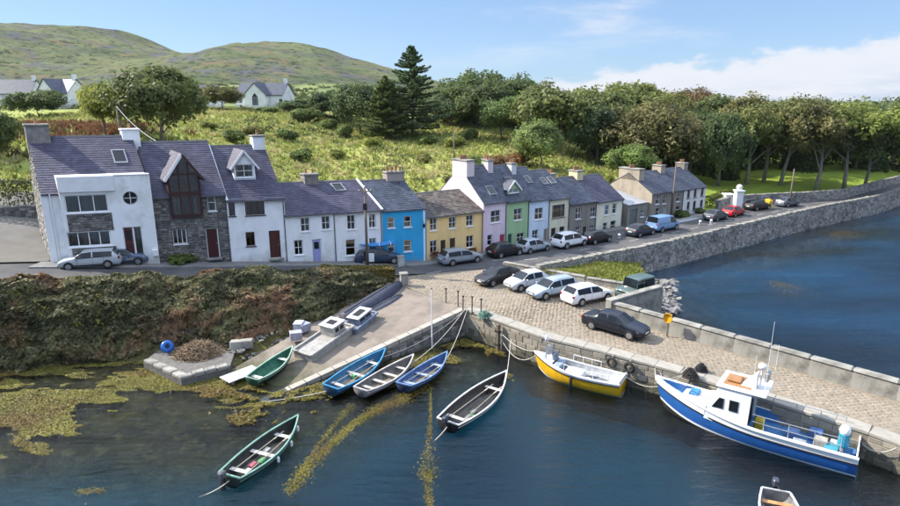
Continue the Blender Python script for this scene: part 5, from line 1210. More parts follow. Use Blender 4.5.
# conifers
def conifer(label, px, top, base, Y, wpx, col, seed, density=1.0, dens_w=1.0, group='conifers at the head of the field'):
    g = np.random.default_rng(seed); p = far(px, base, Y); zg = float(ground(p.x, Y)); zt = far(px, top, Y).z; H = zt - zg; Rm = wpx / FOC * Y / 2
    t = thing('conifer', label, 'tree', (p.x, Y, zg - .1), 0, group); m_ = MB(); m_.tube([(0, 0, -.3), (0, 0, H * .5), (0, 0, H + .1)], [H * .022, H * .014, .02], 7); V, Nn, T = [], [], []
    z = H * .10
    while z < H * .985:
        f = z / H; R0 = Rm * (1 - f) ** .82 * (1.0 if f > .22 else .8) + .15; k = int(6 * density) + 2
        for _ in range(k):
            a = g.random() * 6.283; L = R0 * (.25 + .95 * g.random() ** 1.3); up = .25 * f - .12; e = np.array([math.cos(a) * L, math.sin(a) * L, L * (up + .12)])
            m_.tube([(0, 0, z), tuple(np.array([0, 0, z]) + e * .5 + [0, 0, -.04 * L]), tuple(np.array([0, 0, z]) + e)], [.05 * (1 - f) + .012, .03 * (1 - f) + .01, .006], 4, caps=False)
            n_ = int(34 * L * dens_w) + 6; s = .25 + .75 * g.random(n_) ** .8; side = np.array([-math.sin(a), math.cos(a), 0]); q = np.array([0, 0, z]) + e * s[:, None] + side * (g.normal(0, .16 * L, n_) * (1.15 - s))[:, None] + np.stack([np.zeros(n_), np.zeros(n_), -.05 * L * np.sin(s * 3) + g.normal(-.06, .1, n_)], 1)
            V.append(q); Nn.append(np.tile([0, 0, 1.0], (n_, 1)) + g.normal(0, .3, (n_, 3))); T.append(g.random() * .5 + g.random(n_) * .5)
        z += H * .033 * (1.1 - f * .35)
    m_.build('trunk', BARK, t); P = np.concatenate(V); o = soup('needles', leaf_quads(P, np.concatenate(Nn), .24, .35), 4, CROWN, t, tone=np.concatenate(T)); o.color = (*col, 1)
    return t
conifer('tall pointed spruce standing over the field, tallest tree of all', 413, 44, 137, 126, 96, (.62, .85, .72), 1, 1.2, 1.5)
conifer('shorter bushy conifer left against the tall spruce', 386, 74, 136, 122, 66, (.85, 1.0, .65), 2, 1.5, 1.6)
tree('dark rounded tree left of the two conifers', 360, 84, 132, 56, 132, (.6, .8, .58))
# field shrubs
SHRUBS = ['dark shrub halfway up the field below the twin gabled house', 'shrub just left of the one below the twin gabled house', 'broad shrub at the right edge of the big round tree', 'small shrub half hidden behind the big round tree crown',
 'wide shrub at the field top right of the twin gabled house', 'shrub at the field top left of the dark trees', 'shrub under the dark rounded tree left of the conifers', 'shrub below the bushy conifer in the open grass', 'small shrub in mid field above the white cottages', 'wide shrub in mid field above the lilac door cottage',
 'shrub against the right wall of the twin gabled house', 'shrub against the left wall of the twin gabled house', 'shrub at the foot of the tall spruce', 'shrub right of the tall spruce foot', 'small shrub below the tall spruce above the yellow cottage', 'shrub under the dark domed trees',
 'wide shrub above the pink house chimney', 'copper leaved shrub above the green house, left of two', 'copper leaved shrub above the pale blue house, right of two', 'shrub behind the grey house chimney', 'shrub behind the chimney of the last cream house', 'shrub right of the last cream house chimney', 'small shrub close behind the pink gable chimney',
 'small shrub close above the blue house chimney', 'shrub close above the roof window cottage', 'small shrub close above the lilac door cottage roof', 'shrub close behind the chimney of the pointed dormer house', 'shrub on the slope above the pointed dormer house']
for k, (px, py, w, Y) in enumerate([(287, 126, 26, 112), (252, 128, 22, 108), (232, 134, 26, 98), (208, 124, 20, 104), (305, 112, 30, 134), (330, 118, 20, 130), (345, 122, 24, 124), (372, 138, 20, 112), (335, 140, 18, 104), (300, 142, 26, 98), (268, 112, 24, 142), (246, 114, 24, 136), (430, 140, 26, 118), (455, 138, 22, 116), (425, 150, 18, 100), (470, 132, 26, 122), (478, 150, 30, 94), (500, 146, 26, 96), (520, 142, 30, 100), (560, 170, 24, 86), (585, 168, 26, 86), (605, 170, 22, 88), (450, 162, 16, 86), (395, 160, 16, 84), (350, 160, 20, 82), (318, 158, 16, 84), (285, 165, 18, 80), (246, 150, 20, 82)]):
    reds = k in (17, 18)
    tree(SHRUBS[k], px, py - w * .42, py + w * .3, w, Y, (1.5, .75, .65) if reds else rng.choice([(1.0, 1.2, .7), (.85, 1.0, .6), (1.5, 1.5, .7), (1.35, 1.2, .8)]), BUSH, 'shrub', 'copper shrubs' if reds else 'shrubs on the field', cat='shrub')
for px, py, w, Y, c_ in [(12, 160, 60, 62, (.9, 1.05, .6)), (8, 190, 50, 58, (1.0, 1.1, .65))]:
    pass
# yard hedge and wall left of the first house
def box_hedge(name, label, a, b, h, th, n_, mat, leaf=.11, col=(1, 1, 1), group=None):
    a, b = Vector(a), Vector(b); L = (b - a).length; d = (b - a) / L; nn = Vector((-d.y, d.x, 0)).normalized(); t = thing(name, label, 'hedge', a, 0, group)
    u, w, z = nr.random(n_) * L, nr.random(n_), nr.random(n_) ** .7
    face = nr.integers(0, 3, n_); w = np.where(face == 0, nr.random(n_) * .15, np.where(face == 1, .85 + .15 * nr.random(n_), w)); z = np.where(face == 2, .88 + .15 * nr.random(n_), z)
    lump = 1 + .25 * (fbm(u, w * 3, 1.6, 4) - .5); P = np.outer(u, np.array(d)) + np.outer((w - .5) * th * lump, np.array(nn)); P[:, 2] += z * h * lump
    Nn = np.outer(np.where(face == 0, -1, np.where(face == 1, 1, 0)), np.array(nn)) + np.outer(np.where(face == 2, 1., .2), [0, 0, 1])
    o = soup('foliage', leaf_quads(P, Nn, leaf), 4, mat, t); o.color = (*col, 1)
    m_ = MB()
    for k in range(int(L / .8)): m_.tube([d * (k * .8 + .3) + Vector((0, 0, -.3)), d * (k * .8 + .3) + Vector((.05, 0, h * .8))], [.05, .02], 5, caps=False)
    m_.build('stems', BARK, t, kind='stuff'); return t
HEDGEL = leafmat('hedge_leaf', (.045, .055, .018), (.13, .14, .05), trans=.25)
box_hedge('clipped_hedge', 'tall clipped green hedge on the bank left of the first house', (-60, 52, 7.7), (-36.5, 57.5, 7.6), 2.6, 1.6, 9000, HEDGEL)
wall_along('yard_wall', 'low dark stone wall closing the yard left of the first house', [(-60, 50.4), (-36.8, 56.2)], 5.5, lambda x: 7.9, .5, MORTAR, STONEDARK, coping=((.35, .6), (.1, .16), COPE))
box_hedge('garden_hedge', 'low trimmed hedge beside the far white house', (36.5, 84.5, 2.9), (43, 91, 3.2), 1.3, 1.2, 2600, HEDGEL, .12, (1.2, 1.3, .7))
for k, (px, py, w, lab) in enumerate([(680, 212, 22, 'dark leafy bush in the garden left of the parked red car'), (697, 211, 16, 'round bush by the end of the far house garden'), (783, 196, 20, 'clipped dark bush against the garden wall by the road'), (806, 195, 14, 'small orange tinted bush against the garden wall')]):
    Y_ = [77.5, 80.5, 91.5, 94][k]; tree(lab, px, py - w * .4, py + w * .35, w, Y_, [(.8, .95, .6), (.8, .95, .7), (.6, .8, .5), (1.8, 1.0, .5)][k], BUSH, 'shrub', cat='shrub')
q = at(180, 256, 4.6); sh = tree('low green bush under the window of the stone house', 180, 243, 257, 32, 48.2, (.9, 1.1, .6), BUSH, 'shrub', cat='shrub')
# big roadside hedge tumbling down the bank to the water
def bank_hedge():
    t = thing('bank_hedge', 'long bushy brown green hedge covering the bank between street and water', 'hedge', (-20, 41, 2)); o0 = np.array([-20, 41, 2.]); HL_ = leafmat('bank_hedge_leaf', (.030, .034, .016), (.27, .255, .115), (.26, .155, .085), trans=.36)
    n_ = 120000; x = -52 + nr.random(n_) * 46.6; s = nr.random(n_)
    yn = ipl(NEAR, x) - .55; yw = ipl(HEDGE_B, x) - .5; zt = zr(x) + .75 + (fbm(x, x * 0, 2.2, 31) - .5) * .9 - sstep(-9, -5.4, x) * .55
    zb = np.interp(x, [-52, -24, -15, -8.2, -4.2], [.35, .4, .7, 1.5, 2.4])
    # profile: a rounded top then an overhanging face
    prof_y = np.interp(s, [0, .12, .22, .5, .85, 1], [0, .12, .30, .62, .88, .97]); prof_z = np.interp(s, [0, .12, .22, .5, .85, 1], [.93, 1, .97, .68, .22, .0])
    lump = (fbm(x, s * 9, 2.6, 41, 4) - .5) * 3.0 + (np.abs(fbm(x, s * 9, 1.5, 43, 2) - .5) * -3.2 + .5) + (fbm(x, s * 9, .7, 47, 2) - .5) * .8
    d = np.sqrt(nr.random(n_)) * .9 - .55
    y = yn + (yw - yn) * prof_y - (lump * .45 + d * .5) * (.35 + prof_y); z = zb + (zt - zb) * prof_z + lump * .28 * (1 - s * .5) + d * .25
    hole = (fbm(x, s * 10, 1.3, 51, 3) < .40) & (d > -.1)
    ok = ~hole; P = np.stack([x, y, z], 1)[ok]; s = s[ok]
    Nn = np.stack([nr.normal(0, .3, len(P)), -np.interp(s, [0, .2, 1], [-.2, .5, 1]), np.interp(s, [0, .2, 1], [1, 1, .35])], 1)
    tone = np.clip(fbm(P[:, 0], P[:, 2] * 2.2 + P[:, 1], 1.1, 61, 3) * 1.3 - .28 + nr.normal(0, .28, len(P)), 0, 1)
    soup('foliage', leaf_quads(P - o0, Nn, .15, .6), 4, HL_, t, tone=tone)
    m_ = MB()
    for _ in range(420):
        xx = rng.uniform(-51, -7); a = float(ipl(NEAR, xx)); b = float(ipl(HEDGE_B, xx)); k = rng.uniform(.15, .9); yy = a + (b - a) * k; zz = float(ground(xx, yy)); L = rng.uniform(.8, 1.9)
        e = Vector((rng.uniform(-.5, .5), -rng.uniform(.2, .9), rng.uniform(.5, 1))).normalized() * L; p = Vector((xx, yy, zz - .1)) - Vector(o0); m_.tube([p, p + e * .5, p + e], [.03, .02, .008], 4, caps=False)
    m_.build('stems', BARK, t, kind='stuff')
    return t
bank_hedge()
gorse = box_hedge('gorse_hedge', 'yellow orange tinged hedge end above the upturned dark boat', (-10.6, 47.9, 3.0), (-4.9, 49.8, 2.5), 1.15, 1.5, 9000, leafmat('gorse_leaf', (.07, .075, .02), (.26, .19, .05), (.20, .10, .035)), .1)
# rough grass and bracken over the field
def field_pts(n_, x0, x1, y0, y1, thr=0.0, seed=1, s=9):
    x = x0 + nr.random(n_) * (x1 - x0); y = y0 + nr.random(n_) * (y1 - y0); k = (fbm(x, y, s, seed) > thr) & (y > ipl(FRONT, x) + 10); return np.stack([x[k], y[k], ground(x[k], y[k])], 1)
GRASSB = leafmat('grass_blade', (.19, .215, .05), (.42, .43, .12), (.46, .39, .19)); 
tag(tufts('rough_grass', field_pts(16000, -75, 34, 60, 150), .55, .16, GRASSB, None, 4, kind='stuff'), 'rough yellow green grass covering the sloping field', 'grass')
BRACK = leafmat('bracken_leaf', (.10, .045, .025), (.26, .12, .065), (.16, .13, .04))
P = np.concatenate([field_pts(5000, -85, -40, 72, 96, .40, 5, 6), field_pts(900, -40, -22, 66, 76, .55, 8, 5)])
tag(tufts('bracken', P, .7, .24, BRACK, None, 5, kind='stuff'), 'reddish brown bracken on the bank above the first roofs', 'bracken')
SCRUB = leafmat('scrub_leaf', (.04, .06, .018), (.125, .15, .04))
P = np.concatenate([field_pts(1500, -80, 36, 66, 165, .52, 15, 12), field_pts(1900, -150, 20, 150, 320, .42, 17, 18)]); V, T = [], []
for p in P:
    m = 26; d = unit(nr.normal(0, 1, (m, 3))); d[:, 2] = np.abs(d[:, 2]); r = rng.uniform(.4, 1.1) * (1 if p[1] < 160 else 1.7); V.append(leaf_quads(p + d * r * [1, 1, .7], d, .2 if p[1] < 160 else .4)); T.append(np.full(m, rng.random()) * .6 + nr.random(m) * .4)
tag(soup('field_scrub', np.concatenate(V), 4, SCRUB, tone=np.concatenate(T), kind='stuff'), 'patchy low bramble scrub scattered through the field grass', 'scrub')
# ------------------------------------------------------------------ vehicles
LAMP = M('headlamp_glass', (.75, .77, .8), (.5, .52, .55), scale=12, rough=.08, spec=.6)
TAIL = M('tail_lamp', (.35, .012, .012), (.2, .01, .01), scale=12, rough=.1, spec=.6)
PLATE = M('number_plate', (.72, .71, .66), rough=.5)
TRIM = M('black_trim', (.018, .018, .02), rough=.5)
RIM = M('alloy_rim', (.5, .51, .53), (.38, .39, .4), scale=8, rough=.3, metal=.85)
# side profiles, measured from the nose (0) to the tail (1): (pos, top height, belt height, half width, roof half-width ratio)
PROF = {
 'hatch': (4.05, 1.48, [(0, .62, .58, .60, .9), (.025, .70, .64, .76, .9), (.09, .82, .76, .83, .88), (.245, .97, .90, .87, .86), (.43, 1.42, .93, .88, .70), (.60, 1.48, .95, .88, .69), (.82, 1.42, .98, .87, .68), (.955, 1.02, .99, .83, .80), (.985, .80, .78, .80, .93), (1, .62, .6, .72, .95)], .31, .80),
 'saloon': (4.55, 1.46, [(0, .60, .56, .60, .9), (.025, .68, .63, .77, .9), (.09, .80, .75, .84, .88), (.26, .94, .88, .88, .86), (.42, 1.40, .91, .89, .69), (.56, 1.46, .93, .89, .68), (.70, 1.40, .94, .89, .68), (.84, 1.02, .95, .87, .82), (.965, .98, .92, .83, .88), (.985, .78, .75, .80, .93), (1, .58, .56, .72, .95)], .31, .72),
 'estate': (4.65, 1.48, [(0, .60, .56, .60, .9), (.025, .68, .63, .77, .9), (.09, .80, .75, .84, .88), (.25, .95, .89, .88, .86), (.40, 1.41, .92, .89, .70), (.56, 1.48, .94, .89, .69), (.88, 1.43, .97, .88, .70), (.965, 1.02, .98, .85, .82), (.985, .80, .78, .81, .93), (1, .60, .58, .74, .95)], .29, .88),
 'suv': (4.55, 1.68, [(0, .72, .68, .62, .9), (.02, .82, .76, .80, .9), (.08, .95, .88, .87, .88), (.235, 1.08, 1.0, .90, .87), (.39, 1.60, 1.03, .91, .73), (.56, 1.68, 1.05, .91, .72), (.87, 1.60, 1.08, .90, .72), (.965, 1.12, 1.09, .87, .82), (.985, .85, .83, .83, .93), (1, .68, .66, .76, .95)], .28, .87),
 'van': (4.85, 1.96, [(0, .70, .66, .66, .9), (.02, .85, .78, .84, .9), (.07, 1.0, .93, .90, .88), (.17, 1.15, 1.05, .94, .88), (.29, 1.84, 1.10, .95, .82), (.45, 1.95, 1.12, .95, .83), (.95, 1.94, 1.14, .94, .84), (.985, 1.25, 1.14, .92, .9), (.993, .8, .78, .9, .96), (1, .6, .58, .84, .97)], .21, .93),
 'jeep': (3.75, 1.86, [(0, .92, .86, .62, .96), (.015, 1.0, .96, .74, .97), (.08, 1.03, .98, .76, .97), (.30, 1.08, 1.02, .78, .97), (.345, 1.78, 1.04, .79, .90), (.5, 1.86, 1.04, .79, .90), (.97, 1.82, 1.04, .79, .9), (.985, 1.05, 1.02, .79, .97), (.993, .85, .82, .78, .98), (1, .7, .68, .76, .98)], .335, .95),
}
def car(label, kind, col, x, y, heading, z=None, group='cars parked along the street and quay', L=None, name='parked_car', cat='car'):
    """heading: compass of the nose, degrees anticlockwise from +X"""
    L0, Ht, prof, gf, gr_ = PROF[kind]; L = L or L0; small = .94
    t = thing(name, label, cat, (x, y, float(zr(x)) if z is None else z), R(heading), group)
    K = [p[0] for p in prof]; ip = lambda f, c: float(np.interp(f, K, [p[c] for p in prof]))
    marks = sorted({*K, .005, .05, .16, gf, gf + .02, .555, .575, (gr_ + .575) / 2, gr_ - .005, gr_, .90})
    rows = []; zb = .2 if kind not in ('suv', 'jeep', 'van') else .28
    for f in marks:
        tp, be, hw, rt = (ip(f, c) for c in (1, 2, 3, 4)); X = L * (.5 - f); e = zb + (.14 if f < .02 or f > .985 else 0)
        wt = hw * rt; zt = be + (tp - be) * .84; w5 = hw * .97 + (wt - hw * .97) * .84
        half = [(0, e), (hw * .86, e), (hw * .97, e + .12), (hw, .55 if kind != 'van' else .6), (hw * .985, (be + .55) / 2), (hw * .965, be), (w5, zt), (wt * .97, tp - .035 * (tp - be) - .01), (wt * .72, tp + .005), (0, tp + .02)]
        rows.append([(X, -a, b) for a, b in half] + [(X, a, b) for a, b in half[::-1]][1:-1])
    n_ = len(rows[0]); nh = 10; body = MB(); glass = {}
    for i in range(len(rows) - 1):
        f0, f1 = marks[i], marks[i + 1]; fm = (f0 + f1) / 2; tpm, bem = ip(fm, 1), ip(fm, 2)
        for k in range(n_):
            k2 = (k + 1) % n_; q = (rows[i][k], rows[i + 1][k], rows[i + 1][k2], rows[i][k2])
            side = k == 5 or k == n_ - 6; top = 7 <= k <= n_ - 8
            key = None
            scr0 = next(K[j] for j in range(len(K)) if K[j] >= .16 and prof[j][1] < prof[j + 1][1] - .25); scr1 = K[K.index(scr0) + 1]
            rr0 = [K[j] for j in range(len(K) - 1) if prof[j][1] - prof[j + 1][1] > .25][0]; rr1 = K[K.index(rr0) + 1]
            if side and tpm - bem > .16:
                if kind == 'van' and fm > .44: key = None
                elif gf - .03 < fm < .556: key = 'front_window' + ('L' if k == 5 else 'R')
                elif .574 < fm < gr_: key = 'rear_window' + ('L' if k == 5 else 'R')
            if top and scr0 + .01 < fm < scr1 - .004: key = 'windscreen'
            if top and rr0 < fm < rr1: key = 'tail_window'
            if key: glass.setdefault(key, MB()).quad(*q)
            else: body.quad(*q)
    body.quad(*rows[0][::-1]); body.quad(*rows[-1])
    bo = body.build('body', PAINT, t, smooth=True, recalc=True); bo.color = (*col, 1)
    for k, g in glass.items(): g.build({'windscreen': 'windscreen', 'tail_window': 'rear_window'}.get(k, 'side_window'), CARGLASS, t, smooth=True)
    hw = max(p[3] for p in prof); wr = .31 if kind in ('hatch', 'saloon', 'estate') else .35
    for f in (.185, .80 if kind != 'van' else .79):
        for s in (-1, 1):
            X = L * (.5 - f); m_ = MB(); yo = s * (hw - .02)
            m_.lathe([(wr + .055, s * .0), (wr + .055, s * .032), (.05, s * .034)], 18, (X, s * (hw - .02), wr + .02), 'y'); m_.build('wheel_arch', TRIM, t, recalc=True)
            m_ = MB(); m_.lathe([(wr * .6, -.10), (wr * .96, -.10), (wr, -.06), (wr, .06), (wr * .96, .10), (wr * .62, .10)], 18, (X, s * (hw - .05), wr), 'y'); wh = m_.build('wheel', BLACK, t, recalc=True)
            m_ = MB(); yf = s * (hw + .052); m_.lathe([(0, 0), (.06, 0), (.06, -s * .01)], 10, (X, yf, wr), 'y')
            for k in range(5):
                a = k * 1.2566; m_.bar((X + .03 * math.cos(a), yf - s * .006, wr + .03 * math.sin(a)), (X + wr * .62 * math.cos(a), yf - s * .012, wr + wr * .62 * math.sin(a)), .055, .02)
            m_.lathe([(wr * .58, 0), (wr * .66, 0), (wr * .66, -s * .02), (wr * .58, -s * .02)], 18, (X, yf, wr), 'y'); m_.build('rim', RIM, wh)
    zl = ip(.03, 2)
    for s in (-1, 1):
        m_ = MB(); X = L * .5; a = L * .055
        m_.add([(X - .03, s * .44, zl - .09), (X - a, s * (ip(.055, 3) + .008), zl - .06), (X - a - .14, s * (ip(.09, 3) + .006), zl + .06), (X - .06, s * .46, zl + .035)], [(0, 1, 2, 3)]); m_.build('headlight', LAMP, t)
        zt = ip(.975, 2); m_ = MB(); m_.bbox(-L * .5 + .015, -L * .5 + .16, s * .74 - .09, s * .74 + .09, zt - .16, zt + .04, .02); m_.build('tail_light', TAIL, t)
        zm = ip(gf, 2); m_ = MB(); m_.bbox(L * (.5 - gf) - .16, L * (.5 - gf) - .04, s * (hw + .1) - .09, s * (hw + .1) + .09, zm + .0, zm + .13, .03); mo = m_.build('wing_mirror', PAINT, t); mo.color = (*col, 1)
    for f_ in (gf + .035, .565, min(gr_ - .02, .74)):     # door shut lines
        if kind == 'van' and f_ > .6: continue
        for s in (-1, 1):
            m_ = MB(); X = L * (.5 - f_); be_, h_ = ip(f_, 2), ip(f_, 3); m_.tube([(X, s * (h_ * .985), zb + .2), (X, s * (h_ + .002), .55), (X, s * (h_ * .985 + .002), (be_ + .55) / 2), (X, s * (h_ * .965 + .002), be_)], .009, 4); m_.build('door_seam', TRIM, t)
    for s in (-1, 1):
        m_ = MB(); m_.bar((L * (.5 - gf), s * (ip(gf, 3) * .968), ip(gf, 2) + .005), (L * (.5 - gr_), s * (ip(gr_, 3) * .968), ip(gr_, 2) + .005), .02, .035); m_.build('window_trim', TRIM, t)
    m_ = MB(); m_.bbox(L * .5 - .06, L * .5 + .008, -.42, .42, zl - .16, zl - .02, .015); m_.build('grille', TRIM, t)
    m_ = MB(); m_.bbox(L * .5 - .05, L * .5 + .012, -.6, .6, .30, .38, .012); m_.build('lower_grille', TRIM, t)
    for s, zz in ((1, .44), (-1, .62)):
        m_ = MB(); m_.box(s * (L * .5 + .012) - .006, s * (L * .5 + .012) + .006, -.26, .26, zz, zz + .11); m_.build('number_plate', PLATE, t)
    for s in (-1, 1):
        m_ = MB(); m_.bar((L * .27, s * (hw + .004), .34), (-L * .26, s * (hw + .004), .34), .03, .09); m_.build('side_sill', TRIM, t)
    if kind in ('suv', 'estate'):
        for s in (-1, 1):
            m_ = MB(); m_.tube([(L * .08, s * .56, Ht - .06), (L * .06, s * .56, Ht + .03), (-L * .36, s * .56, Ht + .0), (-L * .38, s * .56, Ht - .08)], .02, 5); m_.build('roof_rail', STEEL, t)
    t.scale = (small,) * 3
    return t
SILV, DSILV, BLK, NAVY, WHT = (.42, .44, .46), (.24, .27, .30), (.012, .013, .016), (.02, .03, .05), (.75, .76, .77)
def P2(px, py, z=None):
    if z is None:
        z = 2.6
        for _ in range(6): z = float(zr(at(px, py, z).x))
    return at(px, py, z)
def carp(label, kind, col, px, py, heading, **k):
    p = P2(px, py, k.get('z')); return car(label, kind, col, p.x, p.y, heading, **k)
# left, in front of the first house
carp('silver hatchback parked nose left before the bay fronted house', 'estate', (.40, .42, .44), 92, 266.5, 197)
carp('dark blue grey car parked behind the silver one by the stone house', 'hatch', (.10, .13, .19), 124, 263.5, 17)
k = carp('dark blue car carrying kayaks outside the white cottage', 'estate', (.03, .05, .09), 378, 262.5, 14)
kx, ky, kh = k.location.x, k.location.y, k.rotation_euler.z
for s, c_, lab in ((-.32, (.03, .22, .55), 'blue kayak strapped on the car roof, nearer one'), (.32, (.05, .35, .66), 'blue kayak strapped on the car roof, farther one')):
    b = thing('kayak', lab, 'kayak', (kx - math.sin(kh) * s, ky + math.cos(kh) * s, k.location.z + 1.56), kh, 'kayaks on the car'); m_ = MB(); rows_ = []
    for j in range(15):
        f = j / 14; X = -1.7 + 3.4 * f; r = .30 * math.sin(math.pi * min(max(f, .02), .98)) ** .6; up = .16 * abs(2 * f - 1) ** 2.5
        rows_.append([(X, r * math.cos(a), .17 + up + .17 * (r / .3) * math.sin(a)) for a in np.arange(10) * 2 * math.pi / 10])
    m_.grid(rows_, closed=True); m_.quad(*rows_[0]); m_.quad(*rows_[-1][::-1]); o = m_.build('hull', GLOSS, b, smooth=True, recalc=True); o.color = (*c_, 1)
    for X in (-1.1, .1, 1.15):
        m_ = MB(); m_.tube([(X, .31 * math.cos(a), .17 + .2 * math.sin(a)) for a in np.linspace(-.2, 3.34, 9)], .03, 5); m_.build('strap', WHITE, b)
carp('silver estate car outside the yellow cottage', 'estate', DSILV, 460.5, 262.3, 29)
carp('black saloon parked before the pink house', 'hatch', BLK, 505, 255.2, 33)
carp('silver hatchback parked before the green house', 'hatch', (.34, .38, .42), 533, 251, 35)
carp('white sport utility car parked before the cream house', 'suv', WHT, 569.5, 246, 36)
carp('black hatchback parked before the dark grey house', 'hatch', BLK, 596, 242, 36)
carp('dark blue car parked just left of the blue van', 'hatch', (.025, .035, .055), 640, 235, 36)
carp('pale blue van parked by the brown gable', 'van', (.16, .28, .46), 662.5, 230, 36, name='parked_van', cat='van')
carp('dark grey car parked left of the red one', 'hatch', (.06, .075, .085), 715.5, 219.5, 38)
carp('red car parked near the white gate pillar', 'hatch', (.42, .015, .025), 733, 215.5, 40)
carp('black car on the far road beside a yellow bin', 'estate', BLK, 757, 209.3, 30)
carp('grey car on the far road past the yellow bin', 'hatch', (.10, .12, .15), 787, 206, 28)
# on the quay
def carp(label, kind, col, px, py, heading, z=None, **k):
    z = ZQ
    for _ in range(5): p = at(px, py, z); z = zq(p.x, p.y)
    return car(label, kind, col, p.x, p.y, heading, z=z, **k)
ZC = 0
carp('black saloon seen from behind, nearest the street on the quay', 'saloon', BLK, 497, 281.5, 222, z=ZC)
carp('silver hatchback facing the harbour between two cars on the quay', 'hatch', (.48, .49, .51), 526, 287, 212, z=ZC)
carp('blue silver estate facing the harbour on the quay', 'estate', (.30, .36, .43), 552, 294.5, 212, z=ZC)
carp('white estate car with its tail to the harbour on the quay', 'estate', WHT, 587, 300.5, 30, z=ZC, L=4.5)
carp('long black saloon on the cobbles, nearest the boats', 'saloon', (.010, .012, .02), 615, 331, -42, z=ZC, L=4.75)
j = carp('old dark green jeep with pale window behind the wing wall', 'jeep', (.07, .11, .10), 634, 298, 215, z=ZC, L=3.4, name='old_jeep', cat='jeep')
# ------------------------------------------------------------------ boats
WOODL = M('pale_boat_wood', (.42, .36, .28), (.30, .26, .20), scale=3, rough=.8, sc=(1, 8, 8), bump=.2)
TARRED = M('tarred_hull', (.018, .018, .02), (.035, .033, .032), scale=3, rough=.6, bump=.2)
class Hull:
    """open hull: s runs from the stern (0) to the stem (1)"""
    def __init__(h, L, B, D, bow=.35, stern=.08, tr=.7, rise=.28, rake=.35, full=.5):
        h.L, h.B, h.D, h.bow, h.stern, h.tr, h.rise, h.rake, h.full = L, B, D, bow, stern, tr, rise, rake, full
    def half(h, s):
        a = h.tr + (1 - h.tr) * math.sin(min(s / .42, 1) * math.pi / 2)
        if s > .42: a = max(0., 1 - ((s - .42) / .58) ** 2.3)
        return h.B / 2 * a
    def sheer(h, s): return h.D + h.bow * max(0, (s - .4) / .6) ** 1.9 + h.stern * max(0, (.4 - s) / .4) ** 2
    def keel(h, s): return h.rise * max(0, (s - .72) / .28) ** 2.2 * h.D * 1.6 + .05 * max(0, (.3 - s) / .3)
    def pt(h, s, q, side, inset=0.0):
        """q: 0 at the keel, 1 at the gunwale"""
        b = max(h.half(s) - inset, 0); k = h.keel(s) + inset * .8; z = k + (h.sheer(s) - k) * q ** 1.35; w = b * (math.sin(q * math.pi / 2) ** h.full)
        return (-h.L / 2 + h.L * s + h.rake * (q - .4) * max(0, (s - .6) / .4) ** 2, side * w, z)
    def skin(h, m_, inset=0.0, q0=0.0, q1=1.0, ns=22, nq=8, flip=False, s0=0.0):
        for side in (-1, 1):
            rows_ = [[h.pt(s0 + (1 - s0) * i / ns, q0 + (q1 - q0) * k / nq, side, inset) for k in range(nq + 1)] for i in range(ns + 1)]
            m_.grid(rows_, flip=(side > 0) ^ flip)
    def transom(h, m_, q0=0, q1=1, inset=0.0, dx=0.0):
        P = [h.pt(0, q0 + (q1 - q0) * k / 8, -1, inset) for k in range(9)] + [h.pt(0, q1 + (q0 - q1) * k / 8, 1, inset) for k in range(9)]
        m_.quad(*[(x + dx, y, z) for x, y, z in P])
    def rail(h, m_, q=1.0, r=.035, w=.07, dz=.0, s0=0., s1=1., out=0.0):
        for side in (-1, 1):
            rows_ = []
            for i in range(25):
                s = s0 + (s1 - s0) * i / 24; x, y, z = h.pt(s, q, side); e = side * w / 2; y += side * out
                if abs(y) < .02: y = side * .02
                rows_.append([(x, y - e, z - r + dz), (x, y + e, z - r + dz), (x, y + e, z + r + dz), (x, y - e, z + r + dz)])
            m_.grid(rows_, closed=True); m_.quad(*rows_[0]); m_.quad(*rows_[-1])
    def beam(h, s, q, inset=.05): return h.pt(s, q, 1, inset)[1]
def outboard(par, x, z, y=0.0, col=(.04, .05, .07)):
    m_ = MB(); m_.bbox(x - .42, x - .06, y - .14, y + .14, z + .12, z + .48, .06); o = m_.build('outboard_motor', GLOSS, par); o.color = (*col, 1)
    m_ = MB(); m_.bar((x - .2, y, z + .14), (x - .26, y, z - .5), .1, .16); m_.build('leg', TRIM, o); m_ = MB(); m_.tube([(x - .05, y, z + .3), (x + .45, y + .1, z + .38)], .025, 5); m_.build('tiller', TRIM, o)
    return o
